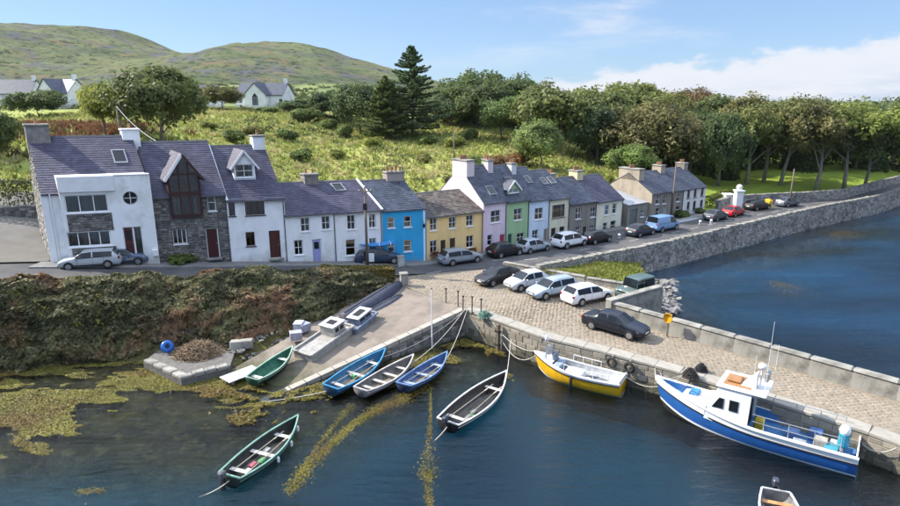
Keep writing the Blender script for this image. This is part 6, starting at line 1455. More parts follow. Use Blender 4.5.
def rowboat(label, L, B, p, heading, hullc, inc, railc, thw=3, D=.55, pitch=0, roll=0, motor=False, group='open rowing boats in the harbour', name='rowing_boat', thwc=(.62, .60, .55), floorc=None, oars=True, junk=0, draft=.18, ribs=True, stripe=None):
    h = Hull(L, B, D); t = thing(name, label, 'boat', p, R(heading), group); t.rotation_euler = (R(roll), R(pitch), R(heading)); t.location.z -= draft
    m_ = MB(); h.skin(m_); h.transom(m_); o = m_.build('hull', WORN, t, smooth=True, recalc=True); o.color = (*hullc, 1)
    m_ = MB(); h.skin(m_, .035, flip=True, s0=.008); h.transom(m_, inset=.035, dx=.05); o = m_.build('lining', WORN, t, smooth=True); o.color = (*inc, 1)
    m_ = MB(); h.rail(m_, 1.0, .03, .085); o = m_.build('gunwale', WORN, t); o.color = (*railc, 1)
    m_ = MB(); h.rail(m_, .80, .018, .02, out=.008); o = m_.build('rubbing_strake', WORN, t); o.color = (*railc, 1)
    m_ = MB(); a, b = h.pt(0, 1, -1), h.pt(0, 1, 1); m_.bar((a[0] + .01, a[1], a[2] + .01), (b[0] + .01, b[1], b[2] + .01), .08, .07); o = m_.build('transom_cap', WORN, t); o.color = (*railc, 1)
    m_ = MB(); m_.tube([h.pt(1, q, 1)[0:1] + (0,) + h.pt(1, q, 1)[2:3] for q in (.05, .4, .75, 1.08)], .04, 6); o = m_.build('stem_post', WORN, t); o.color = (*railc, 1)
    for k in range(thw):
        s = .16 + (.62 * k / max(1, thw - 1)); bm = h.beam(s, .68); z = h.pt(s, .68, 1)[2]; x = -L / 2 + L * s
        m_ = MB(); m_.bbox(x - .12, x + .12, -bm, bm, z, z + .04, .01); o = m_.build('thwart', WORN, t); o.color = (*thwc, 1)
    for k in range(5):
        y = (k - 2) * B * .1; zf = h.pt(.4, .16, 1)[2] + .03; m_ = MB(); m_.box(-L * .40, L * (.30 - abs(k - 2) * .03), y - B * .044, y + B * .044, zf, zf + .02); o = m_.build('floor_board', WORN, t); o.color = (*(floorc or (.26, .22, .17)), 1)
    if ribs:
        for k in range(9):
            s = .08 + .80 * k / 8; m_ = MB(); pts = [h.pt(s, q, -1, .045) for q in (.97, .8, .6, .4, .2, .02)] + [h.pt(s, q, 1, .045) for q in (.2, .4, .6, .8, .97)]; m_.tube(pts, .016, 4); o = m_.build('rib', WORN, t); o.color = (*[min(1, c * 1.5 + .02) for c in inc], 1)
    if oars:
        for s_ in (-1, 1):
            m_ = MB(); y = s_ * B * .2; z = h.pt(.4, .68, 1)[2] + .08; m_.tube([(-L * .36, y * 1.1, z), (L * .2, y * .8, z + .02)], .025, 5); m_.bbox(L * .2, L * .36, y * .8 - .05, y * .8 + .05, z + .005, z + .03, .008); o = m_.build('oar', WOODL, t)
    for k in range(junk):
        x, y = rng.uniform(-.35, .1) * L, rng.uniform(-.2, .2) * B; zf = h.pt(.4, .16, 1)[2] + .05; m_ = MB(); m_.bbox(x - .2, x + .2, y - .16, y + .16, zf, zf + rng.uniform(.15, .3), .05); o = m_.build('fish_box', WORN, t); o.color = (*rng.choice([(.5, .48, .42), (.3, .32, .3), (.45, .12, .15), (.08, .35, .12), (.2, .2, .2)]), 1)
    if motor: outboard(t, -L / 2, h.sheer(0) - .05)
    return t
def mid(a, b, z): 
    p, q = at(*a, z), at(*b, z); return (p + q) / 2, math.degrees(math.atan2(q.y - p.y, q.x - p.x)), (q - p).length
# afloat
p, hd, L = mid((229, 483), (297, 427), WL + .15)
g1 = rowboat('green rimmed open boat afloat at the bottom left', L * .98, 1.75, Vector((p.x, p.y, WL)), hd, (.03, .05, .045), (.03, .035, .03), (.20, .36, .30), thw=3, D=.62, motor=False, junk=4, draft=.2)
outboard(g1, -L / 2 + .02, .58, .15, (.12, .12, .13))
for s in (.45, .7, .9):
    hh_ = Hull(L * .98, 1.75, .62); q = hh_.pt(s, .95, -1); m_ = MB(); m_.lathe([(.02, -.3), (.07, -.24), (.07, -.02), (.02, .04)], 8, (q[0], q[1] - .08, q[2] - .1)); m_.build('fender', WHITE, g1)
p, hd, L = mid((447, 428), (505, 381), WL + .15)
rowboat('white rimmed black open boat with outboard in the harbour middle', L * .98, 1.95, Vector((p.x, p.y, WL)), hd, (.02, .02, .022), (.045, .04, .035), (.72, .71, .68), thw=2, D=.62, motor=True, junk=4, draft=.2, floorc=(.18, .16, .12))
# aground by the slip
p, hd, L = mid((330, 391), (383, 357), .9)
b1 = rowboat('bright blue open boat lying beside the slipway', L * 1.0, 1.65, Vector((p.x, p.y, .52)), hd, (.025, .07, .14), (.05, .16, .28), (.05, .26, .48), thw=3, D=.58, junk=2, draft=0, roll=3)
p, hd, L = mid((361, 393), (412, 363), .85)
rowboat('weathered grey white open boat in the middle of the beached three', L, 1.6, Vector((p.x, p.y, .50)), hd, (.28, .27, .28), (.14, .13, .12), (.52, .50, .50), thw=4, D=.52, draft=0, roll=-2, thwc=(.45, .42, .38), oars=False)
p, hd, L = mid((404, 388), (446, 360), .85)
rowboat('navy blue open boat, rightmost of the beached three', L, 1.6, Vector((p.x, p.y, .46)), hd, (.03, .05, .12), (.06, .12, .26), (.16, .26, .48), thw=3, D=.55, draft=0, roll=-3, thwc=(.30, .36, .48))
# on the slip
p, hd, L = mid((252, 379), (292, 356), 1.15)
gz = rowboat('small green open boat drawn up on the slipway', L, 1.4, Vector((p.x, p.y, slipz(p.x, p.y) + .1)), hd, (.025, .10, .065), (.03, .14, .085), (.30, .42, .34), thw=2, D=.5, draft=0, pitch=-5, floorc=(.03, .13, .08), oars=False)
def upturned(label, a, b, za, B, col, D=.5, z=.5, pitch=-5, name='upturned_boat', roll=180, mat=WORN):
    p, hd, L = mid(a, b, za); h = Hull(L, B, D); t = thing(name, label, 'boat', (p.x, p.y, z), R(hd)); t.rotation_euler = (0, R(pitch), R(hd)); f = lambda m__: [(x, -y, D + .12 - zz) for x, y, zz in m__]
    m_ = MB(); h.skin(m_); h.transom(m_); m_.v = f(m_.v); o = m_.build('hull', mat, t, smooth=True, recalc=True); o.color = (*col, 1)
    m_ = MB(); h.rail(m_, 1.0, .03, .08); m_.v = f(m_.v); o = m_.build('gunwale', mat, t); o.color = (*[c * .7 for c in col], 1)
    m_ = MB(); m_.tube([(x, 0, D + .14 - h.keel((x + L / 2) / L)) for x in np.linspace(-L * .48, L * .44, 8)], .03, 5); o = m_.build('keel', mat, t); o.color = (*[c * .8 for c in col], 1); return t
pu = at(241, 373, .95)
t = thing('wooden_raft', 'flat white painted planked raft beside the green boat', 'raft', (pu.x, pu.y, .72), R(50)); 
for k in range(5):
    m_ = MB(); m_.bbox(-1.15, 1.15, -.6 + k * .24, -.37 + k * .24, .14, .2, .012); o = m_.build('plank', WORN, t); o.color = (.55, .54, .53, 1)
for x in (-.9, .9):
    m_ = MB(); m_.box(x - .08, x + .08, -.58, .58, -.05, .138); m_.build('bearer', DARKWOOD, t)
upturned('long dark hull lying upside down under the hedge above the slip', (344, 312), (405, 288), 2.3, 1.7, (.05, .055, .085), .95, 1.75, -9, mat=WORN)
upturned('narrow dark upturned hull in front of the long one', (364, 311), (405, 297), 2.2, 1.1, (.07, .075, .10), .5, 1.75, -9)
# grey work punt with wheelhouse on the slip
def punt(label, a, b, za, B, H, col, z, cabin, pitch=-9, name='work_punt'):
    p, hd, L = mid(a, b, za); t = thing(name, label, 'boat', (p.x, p.y, z), R(hd)); t.rotation_euler = (0, R(pitch), R(hd)); hb = B / 2; m_ = MB()
    rows_ = [[(x, -hb * w, zz), (x, -hb * w * 1.0, H), (x, hb * w, H), (x, hb * w, zz)] for x, w, zz in ((-L / 2, .94, .12), (-L / 2 + .3, 1, 0), (L / 2 - .8, 1, 0), (L / 2, .9, .34))]
    m_.grid([r for r in rows_], closed=True); m_.quad(*rows_[0]); m_.quad(*rows_[-1][::-1]); o = m_.build('hull', WORN, t, recalc=True); o.color = (*col, 1)
    m_ = MB()
    for s in (-1, 1): m_.bbox(-L / 2, L / 2, s * hb - .09, s * hb + .09, H + .004, H + .16, .03)
    m_.bbox(-L / 2 - .05, -L / 2 + .12, -hb, hb, H + .006, H + .15, .03); m_.bbox(L / 2 - .12, L / 2 + .05, -hb * .9, hb * .9, H + .006, H + .15, .03); o = m_.build('coaming', WORN, t); o.color = (*[c * 1.1 for c in col], 1)
    if cabin:
        x0, x1, ch = cabin; m_ = MB(); openings_wall(m_, x0, x1, H, H + ch, [[x0 + .15, H + ch * .4, (x0 + x1) / 2 - .05, H + ch * .85], [(x0 + x1) / 2 + .05, H + ch * .4, x1 - .15, H + ch * .85]], -hb * .75, .05)
        m_.quad((x0, hb * .75, H), (x0, -hb * .75, H), (x0, -hb * .75, H + ch), (x0, hb * .75, H + ch)); m_.quad((x1, -hb * .75, H), (x1, hb * .75, H), (x1, hb * .75, H + ch), (x1, -hb * .75, H + ch)); m_.quad((x1, hb * .75, H), (x0, hb * .75, H), (x0, hb * .75, H + ch), (x1, hb * .75, H + ch))
        c = m_.build('wheelhouse', WORN, t); c.color = (*[v * 1.15 for v in col], 1); m_ = MB(); m_.bbox(x0 - .1, x1 + .1, -hb * .82, hb * .82, H + ch + .004, H + ch + .07, .02); o = m_.build('roof', WORN, c); o.color = (.55, .55, .55, 1)
        m_ = MB(); m_.box(x0 + .3, x1 - .3, -hb * .4, hb * .4, H + ch + .074, H + ch + .09); m_.build('hatch', TRIM, c)
        for xa, xb in ((x0 + .15, (x0 + x1) / 2 - .05), ((x0 + x1) / 2 + .05, x1 - .15)):
            m_ = MB(); m_.quad((xa, -hb * .75 + .03, H + ch * .4), (xb, -hb * .75 + .03, H + ch * .4), (xb, -hb * .75 + .03, H + ch * .85), (xa, -hb * .75 + .03, H + ch * .85)); m_.build('pane', CARGLASS, c)
    return t
punt('grey weathered work punt with low wheelhouse on the slipway', (303, 354), (347, 333), 1.35, 1.7, .72, (.36, .345, .32), 1.0, (.35, 1.5, .75))
punt('small blue white cabin boat chocked higher up the slipway', (349, 327), (371, 315), 2.0, 1.35, .4, (.20, .23, .30), 1.65, (-.75, .85, .55), name='cabin_boat')
# yellow boat alongside the quay
p, hd, L = mid((627, 396), (541, 372), .0)
def yellow_boat():
    a_, b_ = at(540, 372.6, WL), (at(615, 398, WL) + at(629.5, 389, WL)) / 2; c = b_ + (a_ - b_).normalized() * 2.78; L_ = 6.4; h = Hull(L_, 1.95, 1.1, bow=.55, stern=.05, tr=.86, rise=.30, rake=.45, full=.42); hd_ = math.degrees(math.atan2(a_.y - b_.y, a_.x - b_.x))
    t = thing('yellow_fishing_boat', 'bright yellow open fishing boat with white gunwale moored at the quay', 'boat', (c.x, c.y, WL - .25), R(hd_)); Y_ = (.80, .44, .008)
    m_ = MB(); h.skin(m_, q0=.3, q1=.90); h.transom(m_, .3, .90); o = m_.build('hull', GLOSS, t, smooth=True, recalc=True); o.color = (*Y_, 1)
    m_ = MB(); h.skin(m_, q0=0, q1=.3, nq=3); h.transom(m_, 0, .3); m_.build('bottom', WHITE, t, smooth=True, recalc=True)
    m_ = MB(); h.skin(m_, q0=.9, q1=1.0, nq=2); h.transom(m_, .9, 1.0); m_.build('top_strake', WHITE, t, smooth=True, recalc=True)
    m_ = MB(); h.rail(m_, .88, .03, .05, out=.015); m_.build('rubbing_strake', TRIM, t)
    m_ = MB(); h.skin(m_, .05, flip=True, s0=.01); h.transom(m_, inset=.05, dx=.06); m_.build('lining', M('worn_white_lining', (.55, .56, .57), (.34, .35, .36), scale=3, rough=.7), t, smooth=True)
    m_ = MB(); h.rail(m_, 1.0, .03, .13); m_.build('gunwale', WHITE, t); a, b = h.pt(0, 1, -1), h.pt(0, 1, 1); m_ = MB(); m_.bar((a[0] + .08, a[1], a[2] + .01), (b[0] + .08, b[1], b[2] + .01), .07, .26); m_.build('transom_cap', WHITE, t)
    # foredeck, floor, engine box, thwart, bins
    m_ = MB(); rows_ = [[h.pt(s, .97, -1), h.pt(s, .97, 1)] for s in np.linspace(.78, 1, 8)]; m_.grid([[(x, y, z + .05) for x, y, z in r] for r in rows_]); m_.build('foredeck', WHITE, t)
    GR_ = M('grey_deck_paint', (.16, .175, .19), (.10, .11, .12), scale=3, rough=.7); m_ = MB(); m_.prism([(x, y) for x, y, z in [h.pt(s, .6, -1, .1) for s in np.linspace(.03, .76, 8)]] + [(x, y) for x, y, z in [h.pt(s, .6, 1, .1) for s in np.linspace(.76, .03, 8)]], .50, .54); m_.build('deck', GR_, t)
    m_ = MB(); m_.bbox(-.4, .9, -.42, .42, .545, 1.05, .05); m_.build('engine_box', WHITE, t); m_ = MB(); m_.bbox(-2.9, -2.3, -.75, .75, .545, 1.0, .04); m_.build('stern_seat', WHITE, t)
    m_ = MB(); m_.bbox(1.15, 1.75, -.65, .65, .9, 1.3, .05); o = m_.build('bow_locker', WORN, t); o.color = (.30, .36, .48, 1)
    for k in range(3):
        m_ = MB(); m_.bbox(-1.9 + k * .45, -1.52 + k * .45, .15, .62, .545, .545 + .3, .03); o = m_.build('fish_box', WORN, t); o.color = (*((.35, .38, .42), (.15, .2, .32), (.5, .5, .5))[k], 1)
    # pot hauler and white antenna drum at the bow
    q = h.pt(.86, 1, -1); m_ = MB(); m_.tube([(q[0], .25, q[2]), (q[0], .25, q[2] + 1.25)], .045, 8); m_.build('mast', STEEL, t); m_ = MB(); m_.lathe([(.0, 0), (.13, .02), (.15, .2), (.12, .36), (.0, .4)], 12, (q[0], .25, q[2] + 1.2)); m_.build('radar_drum', WHITE, t, smooth=True)
    m_ = MB(); m_.lathe([(.10, -.09), (.32, -.07), (.16, 0), (.32, .07), (.10, .09)], 16, (q[0] - .1, .0, q[2] + .55), 'y'); m_.build('pot_hauler', STEEL, t); m_ = MB(); m_.tube([(q[0] - .35, -.3, q[2] - .05), (q[0] - .1, 0, q[2] + .55), (q[0] + .2, .3, q[2] - .05)], .035, 6); m_.build('hauler_frame', STEEL, t)
    m_ = MB(); m_.bbox(q[0] - .75, q[0] - .35, -.35, .05, q[2] - .1, q[2] + .45, .08); o = m_.build('winch', WORN, t); o.color = (.2, .24, .3, 1)
    # white rails on the sheltered side and posts
    for side, s0, s1 in ((1, .12, .62), (-1, .30, .62)):
        pts = [h.pt(s, 1, side) for s in np.linspace(s0, s1, 7)]; m_ = MB(); m_.tube([(x, y * .97, z + .45) for x, y, z in pts], .022, 6); m_.build('rail', WHITE, t)
        for x, y, z in pts[::2]: m_ = MB(); m_.tube([(x, y * .97, z), (x, y * .97, z + .45)], .02, 6); m_.build('stanchion', WHITE, t)
    # the side facing the water: camera side is port or starboard by heading; hang the dark fender on it
    side = 1 if math.cos(R(hd_)) * -1 < 0 else 1
    x, y, z = h.pt(.52, .95, 1); m_ = MB(); m_.lathe([(.02, -.95), (.10, -.88), (.11, -.15), (.03, -.08), (.03, .05)], 10, (x, y + .12, z)); m_.build('fender', TRIM, t, smooth=True)
    return t
yb = yellow_boat(); yb.scale = (.87, .97, 1.0)
# the blue trawler
def trawler():
    a, b = at(669, 411, WL), (at(846, 476, WL) + at(866, 458, WL)) / 2; c = b + (a - b).normalized() * 4.7; L_ = 10.3; hd_ = math.atan2(a.y - b.y, a.x - b.x)
    h = Hull(L_, 2.75, 1.4, bow=.75, stern=.0, tr=.9, rise=.25, rake=.7, full=.36); t = thing('blue_fishing_boat', 'large blue and white fishing boat with wheelhouse moored at the quay', 'boat', (c.x, c.y, WL - .48), hd_); BL = (.022, .11, .36)
    m_ = MB(); h.skin(m_, q0=.46, q1=.82); h.transom(m_, .46, .82); o = m_.build('hull', GLOSS, t, smooth=True, recalc=True); o.color = (*BL, 1)
    m_ = MB(); h.skin(m_, q0=.38, q1=.46, nq=2); h.transom(m_, .38, .46); m_.build('waterline_stripe', WHITE, t, smooth=True, recalc=True)
    m_ = MB(); h.skin(m_, q0=0, q1=.38, nq=4); h.transom(m_, 0, .38); m_.build('bottom', TARRED, t, smooth=True, recalc=True)
    m_ = MB(); h.skin(m_, q0=.82, q1=1, nq=3); h.transom(m_, .82, 1); m_.build('bulwark', WHITE, t, smooth=True, recalc=True)
    m_ = MB(); h.skin(m_, .1, q0=.4, flip=True, s0=.01); h.transom(m_, .4, 1, inset=.1, dx=.1); o = m_.build('bulwark_lining', GLOSS, t, smooth=True); o.color = (.06, .20, .46, 1)
    m_ = MB(); h.rail(m_, 1.0, .03, .2); m_.build('gunwale', WHITE, t); m_ = MB(); h.rail(m_, .82, .03, .05, out=.01); m_.build('rubbing_strake', TRIM, t)
    pa, pb = h.pt(0, 1, -1), h.pt(0, 1, 1); m_ = MB(); m_.bar((pa[0] + .1, pa[1], pa[2] + .01), (pb[0] + .1, pb[1], pb[2] + .01), .07, .24); m_.build('transom_cap', WHITE, t)
    m_ = MB(); m_.prism([h.pt(s, .7, -1, .12)[:2] for s in np.linspace(.015, .62, 10)] + [h.pt(s, .7, 1, .12)[:2] for s in np.linspace(.62, .015, 10)], .80, .84); o = m_.build('working_deck', WORN, t); o.color = (.08, .22, .46, 1)
    m_ = MB(); rows_ = [[h.pt(s, .84, -1, .1), h.pt(s, .84, 1, .1)] for s in np.linspace(.60, .985, 12)]; m_.grid(rows_); o = m_.build('foredeck', WORN, t); o.color = (.10, .26, .50, 1)
    X = lambda s: -L_ / 2 + L_ * s; zd = h.pt(.7, .84, 1)[2]
    # cuddy forward of the wheelhouse
    m_ = MB(); x0, x1, w0, w1, z1 = X(.71), X(.885), 1.0, .45, zd + .62
    m_.add([(x0, -w0, zd - .1), (x1, -w1, zd), (x1, w1, zd), (x0, w0, zd - .1), (x0, -w0 * .86, z1), (x1 - .2, -w1 * .8, z1 - .1), (x1 - .2, w1 * .8, z1 - .1), (x0, w0 * .86, z1)], [(0, 1, 5, 4), (1, 2, 6, 5), (2, 3, 7, 6), (4, 5, 6, 7)]); cu = m_.build('cuddy', WHITE, t)
    m_ = MB(); m_.bbox(X(.785), X(.835), -.38, .38, z1 - .06, z1 + .06, .02); o = m_.build('hatch', GLOSS, cu); o.color = (.05, .22, .5, 1)
    for s in (-1, 1):
        m_ = MB(); m_.add([(x0 + .35, s * (w0 * .93 + .0), zd + .16), (x0 + 1.1, s * (w0 * .93 - .21), zd + .2), (x0 + 1.1, s * (w0 * .93 - .25), zd + .4), (x0 + .35, s * (w0 * .93 - .06), zd + .38)], [(0, 1, 2, 3)]); m_.build('window', CARGLASS, cu)
    # wheelhouse with raked windscreen, open at the back
    xa, xb, hw, zt = X(.505), X(.725), 1.14, zd + 1.66; m_ = MB(); fr = xb - .62
    side_ = [(xa, zd - .35), (xb, zd - .1), (xb - .05, zd + .55), (fr, zt), (xa - .05, zt)]
    for s in (-1, 1):
        hol = [((xa + .75, zd + .55), (xa + 1.35, zd + .58), (xa + 1.33, zd + 1.15), (xa + .75, zd + 1.15))]
        P = [(x, s * hw * (1 if z < zd + .5 else .93), z) for x, z in side_]; m_.quad(*(P if s < 0 else P[::-1]))
    m_.quad((xb, -hw, zd - .1), (xb, hw, zd - .1), (xb - .05, hw, zd + .55), (xb - .05, -hw, zd + .55)); m_.quad((xb - .05, -hw * .93, zd + .55), (xb - .05, hw * .93, zd + .55), (fr, hw * .93, zt), (fr, -hw * .93, zt)); wh = m_.build('wheelhouse', WHITE, t)
    for s in (-1, 1):
        yy = lambda z: s * (hw * (1 if z < zd + .5 else .93) + .012) if z < zd + .5 else s * (hw * .955 + .012)
        for q in (((xb - .95, zd + .62), (xb - .38, zd + .6), (xb - .72, zd + 1.12), (xb - .95, zd + 1.12)), ((xa + .55, zd + .62), (xa + 1.0, zd + .62), (xa + 1.0, zd + 1.14), (xa + .55, zd + 1.14))):
            m_ = MB(); m_.quad(*[(x, s * (hw * (1 - .07 * max(0, (z - zd - .55 + .55) / 1.45)) + .014), z) for x, z in q]); m_.build('side_window', CARGLASS, wh)
            m_ = MB(); pts = [(x, s * (hw * (1 - .07 * max(0, (z - zd) / 1.45)) + .018), z) for x, z in q]; m_.tube(pts + [pts[0]], .018, 4); m_.build('window_frame', TRIM, wh)
    for k in range(3):
        y0, y1 = -hw * .86 + k * hw * .6, -hw * .86 + k * hw * .6 + hw * .52; f0, f1 = .12, .86; p_ = lambda y, f: (xb - .05 + (fr - xb + .05) * f + .018, y, zd + .55 + (zt - zd - .55) * f + .012)
        m_ = MB(); m_.quad(p_(y0, f0), p_(y1, f0), p_(y1, f1), p_(y0, f1)); m_.build('windscreen', CARGLASS, wh)
    m_ = MB(); m_.bbox(xa - .75, fr + .15, -hw * 1.0, hw * 1.0, zt + .004, zt + .09, .03); ro = m_.build('wheelhouse_roof', WHITE, wh)
    m_ = MB(); m_.box(xa + .1, fr - .12, -hw * .66, hw * .66, zt + .093, zt + .11); VAR = M('varnished_roof_paint', (.36, .18, .08), (.27, .14, .06), scale=3, rough=.5); m_.build('roof_panel', VAR, wh)
    m_ = MB(); m_.bbox(fr - .95, fr - .25, -.4, .4, zt + .114, zt + .26, .05); m_.build('raft_canister', VAR, wh)
    m_ = MB(); m_.add([(fr - 1.75, -.06, zt + .11), (fr - 1.0, -.06, zt + .11), (fr - 1.75, -.06, zt + .85), (fr - 1.75, .5, zt + .11), (fr - 1.0, .5, zt + .11), (fr - 1.75, .5, zt + .85)], [(0, 1, 2), (5, 4, 3), (1, 4, 5, 2), (0, 2, 5, 3)]); m_.build('mast_fairing', WHITE, wh)
    m_ = MB(); m_.tube([(fr - 1.9, .2, zt + .1), (fr - 1.9, .2, zt + 1.1)], .05, 8); m_.build('mast', WHITE, wh); m_ = MB(); m_.lathe([(0, 0), (.2, .02), (.23, .1), (.2, .2), (0, .24)], 14, (fr - 1.9, .2, zt + 1.08)); m_.build('radar_dome', WHITE, wh, smooth=True)
    m_ = MB(); m_.bbox(fr - 2.3, fr - 2.1, -.3, .4, zt + .5, zt + .95, .04); m_.build('lamp_cluster', STEEL, wh)
    for dx, dy, hh in ((-2.2, .45, 3.4), (-2.5, -.1, 2.2), (-1.6, .6, 1.7)): m_ = MB(); m_.tube([(fr + dx, dy, zt + .1), (fr + dx, dy, zt + .1 + hh)], [.014, .008], 5); m_.build('aerial', WHITE, wh)
    m_ = MB(); m_.bbox(xa + .1, xa + .9, -.9, -.2, zd - .4, zd + .75, .05); m_.build('console', TRIM, wh); m_ = MB(); m_.bbox(xa - .7, xa - .2, -.15, .35, .845, 1.5, .08); o = m_.build('winch', WORN, t); o.color = (.55, .38, .03, 1)
    # rails and deck gear
    for s in (-1, 1):
        pts = [h.pt(q, 1, s) for q in np.linspace(.08, .48, 8)]
        for hgt in (.35, .7): m_ = MB(); m_.tube([(x, y * .95, z + hgt) for x, y, z in pts], .02, 5); m_.build('rail', STEEL, t)
        for x, y, z in pts[::2]: m_ = MB(); m_.tube([(x, y * .95, z), (x, y * .95, z + .7)], .02, 5); m_.build('stanchion', STEEL, t)
        pts = [h.pt(q, 1, s) for q in np.linspace(.60, .80, 5)]; m_ = MB(); m_.tube([(pts[0][0], pts[0][1] * .8, pts[0][2] + .05)] + [(x, y * .8, z + .45) for x, y, z in pts] + [(pts[-1][0] + .3, pts[-1][1] * .75, pts[-1][2] + .03)], .018, 5); m_.build('hand_rail', TRIM, t)
    for k, (x, y, c_) in enumerate(((.10, -.4, (.55, .56, .56)), (.12, .4, (.05, .28, .36)), (.2, -.7, (.10, .20, .42)), (.26, .6, (.30, .33, .36)), (.3, -.2, (.12, .22, .40)), (.17, .1, (.4, .36, .3)))):
        m_ = MB(); m_.bbox(X(x) - .32, X(x) + .32, y - .28, y + .28, .845, .845 + .3 + .1 * (k % 3), .03); o = m_.build('fish_box', WORN, t); o.color = (*c_, 1)
    m_ = MB(); m_.lathe([(.24, 0), (.27, .1), (.25, .62), (.2, .66)], 14, (X(.075), .1, 1.25)); o = m_.build('blue_barrel', WORN, t); o.color = (.04, .30, .42, 1); m_ = MB(); m_.lathe([(0, .26), (.2, .2), (.28, 0), (.2, -.2)], 12, (X(.075), .1, 2.02)); m_.build('buoy', WHITE, t, smooth=True)
    m_ = MB(); m_.bar((X(.02) - .1, -1.25, 1.0), (X(-.035), -1.35, -.1), .05, .1); m_.build('stern_ladder', STEEL, t)
    m_ = MB(); x, y, z = h.pt(.97, 1, 1); m_.tube([(x - .35, -.5, z), (x + .1, 0, z + .32), (x - .35, .5, z)], .022, 5); m_.build('bow_rail', STEEL, t)
    return t
tb = trawler(); tb.scale = (.92, .98, 1.10)
# the stern of a small boat just entering the bottom edge
rowboat('small grey boat with orange seats cut off by the bottom edge', 3.6, 1.6, Vector((at(772, 512, .6).x, at(772, 512, .6).y - .75, WL)), 250, (.3, .3, .32), (.20, .2, .2), (.60, .60, .60), thw=3, D=.55, motor=True, thwc=(.50, .26, .11), oars=False, draft=.15, name='motor_dinghy')
# ------------------------------------------------------------------ street furniture, harbour gear, ropes, weed
POLEM = M('weathered_pole', (.20, .16, .12), (.13, .105, .085), scale=3, rough=.9, sc=(3, 3, .3))
def upole(label, px, py, Y=None, H=7.5, z=None, arm=True):
    if Y is None: p = P2(px, py)
    else: p = far(px, py, Y); p.z = float(ground(p.x, Y))
    t = thing('utility_pole', label, 'pole', p, 0, 'wooden utility poles'); m_ = MB(); m_.tube([(0, 0, -.3), (0, 0, H)], [.14, .09], 8); m_.build('post', POLEM, t, smooth=True)
    if arm:
        m_ = MB(); m_.box(-.6, .6, -.05, .05, H - .45, H - .35); m_.build('cross_arm', POLEM, t)
        for x in (-.5, 0, .5): m_ = MB(); m_.lathe([(.03, 0), (.05, .05), (.03, .12)], 6, (x, 0, H - .35 if x else H)); m_.build('insulator', WHITE, t)
    return t, Vector(p) + Vector((0, 0, H))
u1, e1 = upole('wooden pole in front of the white cottage by the kayak car', 367.5, 267, H=7.2)
m_ = MB(); m_.bbox(-.18, .18, -.32, -.12, 5.2, 5.8, .03); m_.build('junction_box', TRIM, u1)
m_ = MB(); m_.bbox(.16, .62, -.1, .02, .5, 1.25, .02); m_.build('notice_board', WHITE, u1)
u2, e2 = upole('tall thin pole beside the big round tree', 118, 118, 72, 7.5, arm=False)
u3, e3 = upole('pole at the foot of the field above the pink house', 454, 156, 96, 5.5, arm=False)
u4, e4 = upole('pole on the pavement before the brown gable row', 671, 221, H=7.2, arm=False)
u5, e5 = upole('slim grey lamp post on the far road by the lawn wall', 789, 207, H=5.5, arm=False)
def cable(name, label, a, b, sag, r=.02, mat=BLACK, cat='cable', n_=14, group=None):
    a, b = Vector(a), Vector(b); m_ = MB(); m_.tube([a.lerp(b, k / n_) - Vector((0, 0, sag * 4 * (k / n_) * (1 - k / n_))) for k in range(n_ + 1)], r, 5); o = m_.build(name, mat); return tag(o, label, cat, group)
cable('overhead_cable', 'thin cable drooping from the tall pole to the stone house roof', e2, (-24.8, 52.5, 13.9), .5, .025, M('pale_cable', (.4, .4, .4), rough=.6))
# white gate pillar with ball, and its mate
def pillar(label, px, py, w, H, ball=True):
    p = P2(px, py); t = thing('gate_pillar', label, 'pillar', p); m_ = MB(); m_.bbox(-w, w, -w, w, -.2, H, .06); m_.build('shaft', WHITE, t); m_ = MB(); m_.bbox(-w - .12, w + .12, -w - .12, w + .12, H + .004, H + .22, .05); m_.build('cap', WHITE, t)
    if ball: m_ = MB(); m_.lathe([(.12, 0), (.34, .12), (.42, .38), (.34, .64), (.12, .78), (0, .8)], 14, (0, 0, H + .224)); m_.build('ball', WHITE, t, smooth=True)
    return t
pillar('tall white gate pillar topped by a ball', 737, 209, .5, 2.5); pillar('short white gate pillar left of the tall one', 727, 206, .6, 1.6, False)
p = P2(768, 208.5); t = thing('yellow_bin', 'tall yellow grit bin standing by the black car', 'bin', p, R(30)); t.scale = (.7, .7, .7); m_ = MB(); m_.add([(-.5, -.4, 0), (.5, -.4, 0), (.5, .4, 0), (-.5, .4, 0), (-.6, -.5, 1.5), (.6, -.5, 1.5), (.6, .5, 1.8), (-.6, .5, 1.8)], [(0, 1, 5, 4), (1, 2, 6, 5), (2, 3, 7, 6), (3, 0, 4, 7), (3, 2, 1, 0)]); o = m_.build('body', WORN, t); o.color = (.75, .48, .02, 1)
m_ = MB(); m_.add([(-.66, -.56, 1.5), (.66, -.56, 1.5), (.66, .56, 1.82), (-.66, .56, 1.82), (-.5, -.4, 1.72), (.5, -.4, 1.72), (.5, .4, 1.98), (-.5, .4, 1.98)], [(0, 1, 5, 4), (1, 2, 6, 5), (2, 3, 7, 6), (3, 0, 4, 7), (4, 5, 6, 7)]); o = m_.build('lid', WORN, t); o.color = (.75, .48, .02, 1)
